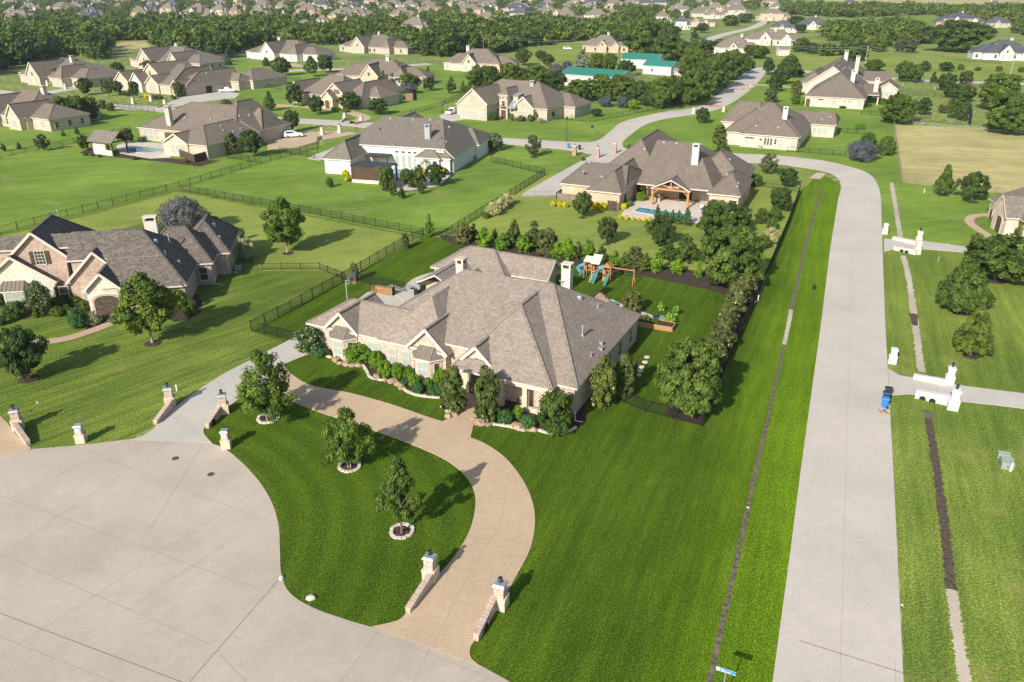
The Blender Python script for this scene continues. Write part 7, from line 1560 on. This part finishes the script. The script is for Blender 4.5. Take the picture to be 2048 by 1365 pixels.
# firewood stack
r = local(766, 588, -22, 'firewood_stack', 'long stack of split orange firewood at the court edge', 'firewood'); b = MB(); g = random.Random(2)
for i in range(22):
    for j in range(7):
        x = -1.55+i*.145+g.uniform(-.03,.03); z = .12+j*.14+g.uniform(-.02,.02)
        b.bar((x, -.3+g.uniform(-.06,.06), z), (x+g.uniform(-.04,.04), .3+g.uniform(-.05,.05), z+g.uniform(-.03,.03)), .07, 0, 5)
b.build('logs', M['log'], r); b = MB(); b.box(-1.7,-1.62,-.3,.3,0,1.15); b.box(1.62,1.7,-.3,.3,0,1.15); b.box(-1.7,1.7,-.28,-.2,.0,.06); b.box(-1.7,1.7,.2,.28,.0,.06); b.build('rack', M['iron'], r)
def acunit(x, y, label, rz=-25):
    r = local(x, y, rz, 'air_conditioner', label, 'air conditioner'); b = MB(); b.box(-.4,.4,-.4,.4,.08,.9); 
    for k in range(8): b.box(-.42,.42,-.42,.42,.14+k*.09,.16+k*.09)
    b.build('cabinet', M['acgrey'], r); b = MB(); b.lathe([(.0,.93),(.3,.93),(.34,.9)],14); b.build('fan_grille', M['black'], r)
acunit(826, 590, 'air conditioner behind the house, nearer the woodpile'); acunit(838, 580, 'air conditioner behind the house, farther from the woodpile'); acunit(1137, 400, 'air conditioner inside the brown board fence'); acunit(477, 541, 'air conditioner beside the left brick house', 11); acunit(949, 320, 'air conditioner at the far right corner of the white house', -16)
b = MB(); b.lathe([(0,.5),(.42,.62),(.48,.58),(.42,.3),(.3,0)],18); o = b.build('trampoline_ball', M['navy'], loc=(*P(774,622),0)); o.name = 'planter_bowl'; tag(o, 'round dark blue bowl standing on the basketball court', 'bowl')
# kitchen garden and pond behind the house
r = local(1305, 658, -24, 'raised_bed', 'raised cedar planting bed at the right rear corner of the house', 'raised bed'); b = MB(); b.box(-2.4,2.4,-.06,.06,0,.62); b.box(2.3,2.42,-.06,1.7,0,.6); b.box(-2.4,-2.3,-.06,1.7,0,.6); b.box(-2.4,2.4,1.62,1.7,0,.6); b.build('planks', M['wood'], r); b = MB(); b.box(-2.28,2.28,.07,1.6,.0,.52); b.build('soil', M['mulch'], r)
sheet('garden_path', [(1278,622),(1300,630),(1335,640),(1322,650),(1280,640)], M['deck'], .05); sheet('pond_terrace', [(1190,594),(1225,600),(1248,612),(1240,622),(1200,612)], M['deck'], .05)
for x, y, m, t in ((1312,640,'navy','dark blue planter box on the kitchen garden path'),(1322,641,'greypl','grey planter box beside the dark blue one')): b = MB(); b.hexa([(-.3,-.25,0),(.3,-.25,0),(.3,.25,0),(-.3,.25,0),(-.38,-.32,.45),(.38,-.32,.45),(.38,.32,.45),(-.38,.32,.45)]); b.box(-.42,.42,-.36,.36,.4,.47); o = b.build('planter_box', M[m], loc=(*P(x,y),0)); tag(o, t, 'planter')
b = MB(); b.lathe([(0,.5),(.45,.48),(.5,.4),(.45,0)],16); o = b.build('water_tub', M['teal'], loc=(*P(1228,613),0)); tag(o, 'round teal tub behind the main house roof edge', 'tub')
r = local(1265, 762, -25, 'privacy_screen', 'short brown wooden screen leaning beside the rear magnolia', 'screen'); b = MB()
for k in range(6): b.box(-.05,.05,-1.3+k*.45,-1.3+k*.45+.4,0,1.7)
b.box(-.09,.09,-1.4,1.4,1.7,1.8); b.build('boards', M['darkwood'], r)
# downspout ends
for x0,y0,x1,y1,t in ((1150,843,1166,846,'white downspout pipe at the front right corner of the main house'),(432,569,446,571,'white downspout pipe on the lawn by the left house, nearer'),(463,545,476,546,'white downspout pipe on the lawn by the left house, farther')):
    a = P(x0,y0); c = P(x1,y1); b = MB(); b.bar((*a,.08),(*c,.06),.05); b.bar((*a,.05),(*a,1.2),.045); o = b.build('downspout', M['white']); tag(o, t, 'downspout')
# pools
def pool(pts, label, rim=.35, name='swimming_pool'):
    q = [P(*p) for p in pts]; cx = sum(p[0] for p in q)/len(q); cy = sum(p[1] for p in q)/len(q); a = sum(q[i][0]*q[(i+1)%len(q)][1]-q[(i+1)%len(q)][0]*q[i][1] for i in range(len(q)))
    if a < 0: q = q[::-1]
    r = empty(name, cx, cy, 0, 0, label, 'pool'); q = [(x-cx, y-cy) for x, y in q]; n = len(q); b = MB(); o = [(x*(1+rim/math.hypot(x,y)), y*(1+rim/math.hypot(x,y))) for x, y in q]
    for i in range(n): j = (i+1)%n; b.hexa([(*q[i],.0),(*o[i],.0),(*o[j],.0),(*q[j],.0),(*q[i],.14),(*o[i],.14),(*o[j],.14),(*q[j],.14)])
    b.build('coping', M['deck'], r); b = MB(); b.face([(x, y, .10) for x, y in q], 0); b.build('water', M['water'], r)
sheet('pool_deck', [(1238,434),(1262,405),(1300,395),(1360,402),(1420,405),(1445,425),(1400,447),(1375,448),(1300,442)], M['deck'], .07)
pool([(1269,424),(1280,416),(1375,430),(1388,436),(1378,442),(1306,431)], 'turquoise pool before the timber porch of the brick house')
sheet('pool_deck', [(768,360),(800,345),(860,350),(900,352),(880,372),(845,378),(800,385),(770,372)], M['deck'], .07); sheet('patio', [(740,335),(800,318),(860,338),(900,346),(860,352),(790,350)], M['deck'], .06)
pool([(786,338),(822,340),(830,350),(806,362),(786,350)], 'dark teal pool behind the evergreens of the white house')
sheet('pool_deck', [(232,292),(260,283),(330,288),(350,300),(340,316),(300,318),(240,308)], M['deck'], .07); pool([(256,298),(290,296),(330,298),(318,304),(290,307),(262,305)], 'curving blue pool between pavilion and pool house')
sheet('pool_bed', [(158,306),(240,316),(340,326),(400,334),(440,322),(350,318),(250,306),(180,296)], M['mulch'], .035)
# pavilion
r = local(228, 313, -24, 'pavilion', 'small shingled poolside pavilion with stone walls on the left lawn', 'pavilion')
b = MB(); b.box(-6.3,0,-.1,.25,0,1.2); b.box(-6.3,-2.2,-.06,.2,1.2,3.0); b.build('stone_wall', M['stoneW'], r); b = MB()
for x in (-6.4,-.1):
    for y in (0,4.2): b.box(x-.15,x+.15,y-.15,y+.15,0,3.1)
b.beam((0,0,3.1),(0,4.2,3.1),.2,.3); b.beam((0,2.1,3.1),(0,2.1,4.7),.18,.18); b.build('posts', M['darkwood'], r)
b = MB(); A=[(-7.2,-.8,3.1),(.8,-.8,3.1),(.8,5.0,3.1),(-7.2,5.0,3.1)]; r0=(-7.2,2.1,5.3); r1=(.8,2.1,5.3)
for q in ([A[0],A[1],r1,r0],[A[2],A[3],r0,r1]): b.face(q,0); b.face([(p[0],p[1],p[2]-.15) for p in reversed(q)],1)
for p,q in ((A[1],r1),(r1,A[2]),(A[3],r0),(r0,A[0]),(A[0],A[1])): b.face([(p[0],p[1],p[2]-.15),(q[0],q[1],q[2]-.15),q,p],1)
b.build('roof', [M['shingle3'], M['darkwood']], r)
# pergolas of the white house
def pergola(x, y, rz, w_, d, hh, label, wallh=None):
    r = local(x, y, rz, 'pergola', label, 'pergola'); b = MB()
    for px_ in (0, w_):
        for py_ in (0, d): b.box(px_-.12, px_+.12, py_-.12, py_+.12, 0, hh)
    b.beam((-.3,0,hh),(w_+.3,0,hh),.12,.25); b.beam((-.3,d,hh),(w_+.3,d,hh),.12,.25)
    for k in range(int(w_/.6)+1): b.beam((k*.6,-.4,hh+.17),(k*.6,d+.4,hh+.17),.06,.14)
    b.build('frame', M['darkwood'], r); b = MB(); b.box(-.2,w_+.2,-.3,d+.3,hh+.26,hh+.32); 
    for k in range(10): b.box(-.2,w_+.2,-.3+k*(d+.5)/10,-.26+k*(d+.5)/10,hh+.32,hh+.36)
    b.build('canopy', M['signdark'] if 'signdark' in M else M['black'], r)
    if wallh:
        b = MB()
        for k in range(int(wallh/.15)): b.box(.1, w_-.1, -.04, .04, .7+k*.15, .7+k*.15+.12)
        b.build('slatted_wall', M['darkwood'], r); b = MB(); b.box(-.1,w_+.1,-.2,.25,0,.65); b.build('bench', M['stoneW'], r)
M['signdark'] = plain('dark_canopy', (.035,.045,.06), .6, var=.05)
pergola(706, 365, -16, 8.2, 3.6, 3.3, 'large black pergola with a slatted screen wall before the white house', 2.6); pergola(733, 340, -16, 5.0, 3.2, 2.9, 'smaller black pergola over the patio door of the white house')
# palm
r = local(853, 352, 0, 'palm_tree', 'small palm between two yellow shrubs before the white house', 'tree'); b = MB(); b.bar((0,0,0),(0,0,2.9),.17,0,8,.12); b.build('trunk', M['barkpale'], r); b = MB(); g = random.Random(4)
for i in range(24):
    a = i*2.4; el = g.uniform(.0,1.1); prev = Vector((0,0,2.9)); 
    for k in range(5):
        L2 = .3; dv = Vector((math.cos(a)*math.cos(el), math.sin(a)*math.cos(el), math.sin(el)))*L2; s_ = Vector((-math.sin(a), math.cos(a), 0))*(.16-.03*k); nx = prev+dv
        b.face([prev-s_, prev+s_, nx+s_*.7, nx-s_*.7], 0); prev = nx; el -= .38
o = b.build('crown', L['palm'], r); at = o.data.attributes.new('lf','FLOAT_COLOR','FACE'); at.data.foreach_set('color', [v for i in range(len(o.data.polygons)) for v in (random.random(), 0, 0, 1)])
# patio furniture
def chair(x, y, rz, m, label):
    r = local(x, y, rz, 'patio_chair', label, 'chair'); r['group'] = 'patio chairs by the pools'; b = MB(); b.box(-.28,.28,-.28,.28,.4,.46); b.build('seat', M[m], r); b = MB(); b.hexa([(-.28,.24,.46),(.28,.24,.46),(.28,.3,.46),(-.28,.3,.46),(-.28,.34,1.0),(.28,.34,1.0),(.28,.4,1.0),(-.28,.4,1.0)]); b.build('backrest', M[m], r)
    for sx in (-1,1):
        for sy in (-1,1): b = MB(); b.bar((sx*.24,sy*.24,0),(sx*.24,sy*.24,.4),.025); b.build('leg', M['iron'], r)
chair(1344, 394, 10, 'white', 'pale chair under the timber porch, left of the table'); chair(1362, 396, -30, 'white', 'pale chair under the timber porch, right of the table'); chair(806, 330, 20, 'black', 'dark chair before the tall windows of the white house'); chair(822, 332, -20, 'black', 'second dark chair before the tall windows'); chair(1408, 432, 20, 'blue', 'blue sun chair at the right end of the pool deck'); chair(1404, 422, 0, 'white', 'white sun chair above the blue one on the pool deck')
r = local(1350, 388, -24, 'dining_table', 'round striped-top dining table under the timber porch', 'table'); b = MB(); b.lathe([(0,.78),(1.05,.78),(1.05,.72),(.9,.72)],20); b.build('table_top', M['white'], r); b = MB(); b.bar((0,0,0),(0,0,.74),.09); b.lathe([(0,.05),(.4,.05),(.42,0)],14); b.build('pedestal', M['iron'], r)
r = local(1347, 403, -24, 'picnic_bench', 'wooden bench before the round dining table', 'bench'); b = MB(); b.box(-1.0,1.0,-.2,.2,.42,.48); b.build('seat', M['wood'], r)
for s_ in (-1,1): b = MB(); b.box(s_*.85-.05,s_*.85+.05,-.18,.18,0,.42); b.build('leg', M['wood'], r)
r = local(1318, 402, -24, 'outdoor_kitchen', 'dark outdoor grill counter at the left side of the porch', 'grill'); b = MB(); b.box(-.4,.4,-1.2,1.2,0,.9); b.build('counter', M['brickE'], r); b = MB(); b.box(-.45,.45,-1.25,1.25,.9,.96); b.build('counter_top', M['black'], r); b = MB(); b.box(-.3,.3,-.5,.5,.96,1.3,0,.08); b.build('grill_hood', M['galv'], r)
r = local(1455, 414, -24, 'shade_canopy', 'white flat shade canopy on the right patio of the brick house', 'canopy'); b = MB(); b.hexa([(-2.6,-1.6,2.2),(2.6,-1.6,2.2),(2.0,1.6,2.4),(-3.0,1.6,2.4),(-2.6,-1.6,2.25),(2.6,-1.6,2.25),(2.0,1.6,2.45),(-3.0,1.6,2.45)]); b.build('canopy', M['white'], r)
for x_, y_ in ((-2.5,-1.5),(2.4,-1.5)): b = MB(); b.bar((x_,y_,0),(x_,y_,2.2),.05); b.build('post', M['white'], r)
r = local(1420, 493, -24, 'garden_table', 'weathered picnic table half hidden by the huge oak', 'table'); b = MB(); b.box(-1,1,-.45,.45,.72,.78); b.build('table_top', M['limest'], r)
for s_ in (-1,1): b = MB(); b.box(s_*.8-.05,s_*.8+.05,-.4,.4,0,.72); b.build('leg', M['limest'], r); b = MB(); b.box(-1,1,s_*.75-.14,s_*.75+.14,.42,.47); b.build('bench', M['limest'], r)
# rusty screens, arcade table, wind bag, drain pipes
for k, (x, y) in enumerate([(818,203),(830,202)]):
    r = local(x, y, 20+k*40, 'rusty_screen', 'rusty metal garden screen, the %s one of the pair' % ('left', 'right')[k], 'screen'); b = MB(); b.box(-1,1,-.03,.03,.15,2.6); 
    for q in range(6): b.box(-.9+q*.3,-.84+q*.3,-.06,.06,.15,2.6)
    b.build('panel', M['darkwood'] if k else M['rust'], r); b = MB(); b.box(-1.08,-1,-.06,.06,0,2.7); b.box(1,1.08,-.06,.06,0,2.7); b.build('post', M['wood'], r)
r = empty('porch_table', main.r.location.x, main.r.location.y, R(-25.86), 0, 'small pale table standing inside the shaded arcade', 'table'); b = MB(); b.box(-6.4,-5.5,.2,.9,.7,.76); b.build('table_top', M['limest'], r)
for a in (-6.3,-5.6): b = MB(); b.box(a-.04,a+.04,.3,.8,0,.7); b.build('leg', M['iron'], r)
r = local(1625, 580, -20, 'lawn_flag', 'small black garden flag on the verge grass', 'flag'); b = MB(); b.bar((0,0,0),(0,0,.9),.02); b.build('staff', M['iron'], r); b = MB(); b.face([(0,0,.9),(.42,.05,.55),(.30,-.04,.05),(-.1,.02,.1)],0); b.face([(-.1,.06,.1),(.30,.0,.05),(.42,.09,.55),(0,.04,.9)],0); b.build('cloth', M['black'], r)
r = local(1939, 250, 0, 'tall_banner', 'black leaning canvas beside the two pale-trunked trees', 'canvas'); b = MB(); b.hexa([(-.8,0,2.9),(.3,0,2.6),(.3,.08,2.6),(-.8,.08,2.9),(-1.2,0,4.6),(-.9,0,4.9),(-.9,.08,4.9),(-1.2,.08,4.6)]); b.hexa([(-.2,0,0),(.2,0,0),(.2,.08,0),(-.2,.08,0),(-.8,0,2.9),(.3,0,2.6),(.3,.08,2.6),(-.8,.08,2.9)]); b.build('canvas', M['black'], r)
r = local(1742, 305, 0, 'water_meter_posts', 'pair of grey steel posts beside the grey vitex', 'posts'); b = MB(); b.bar((0,0,0),(0,0,1.9),.06); b.bar((.35,.3,0),(.35,.3,1.9),.06); b.build('post', M['galv'], r)
r = local(1516, 602, -24, 'drain_pipe', 'white irrigation pipes at the top corner of the boundary row', 'pipes'); b = MB(); b.bar((0,0,.1),(-.6,-2.2,.15),.08); b.bar((0,0,.1),(0,0,.8),.08); b.box(-1.6,-.7,-1.2,-.5,0,.5); b.build('pipe', M['white'], r)

# ============================================================ AIR
b = MB(); b.box(-2600, 2600, -40, 4200, -1.5, 70, 0)
m = bpy.data.materials.new('haze_air'); m.use_nodes = True; nt = m.node_tree
for n in list(nt.nodes):
    if n.type != 'OUTPUT_MATERIAL': nt.nodes.remove(n)
pv = nt.nodes.new('ShaderNodeVolumePrincipled'); pv.inputs['Density'].default_value = .00010; pv.inputs['Color'].default_value = (.80, .88, 1.0, 1); pv.inputs['Anisotropy'].default_value = .2
nt.links.new(pv.outputs[0], nt.nodes['Material Output'].inputs['Volume'])
hz_ = b.build('haze', m); tag(hz_, kind='stuff'); hz_['label'] = 'thin pale summer haze over the whole neighbourhood'; hz_['category'] = 'haze'
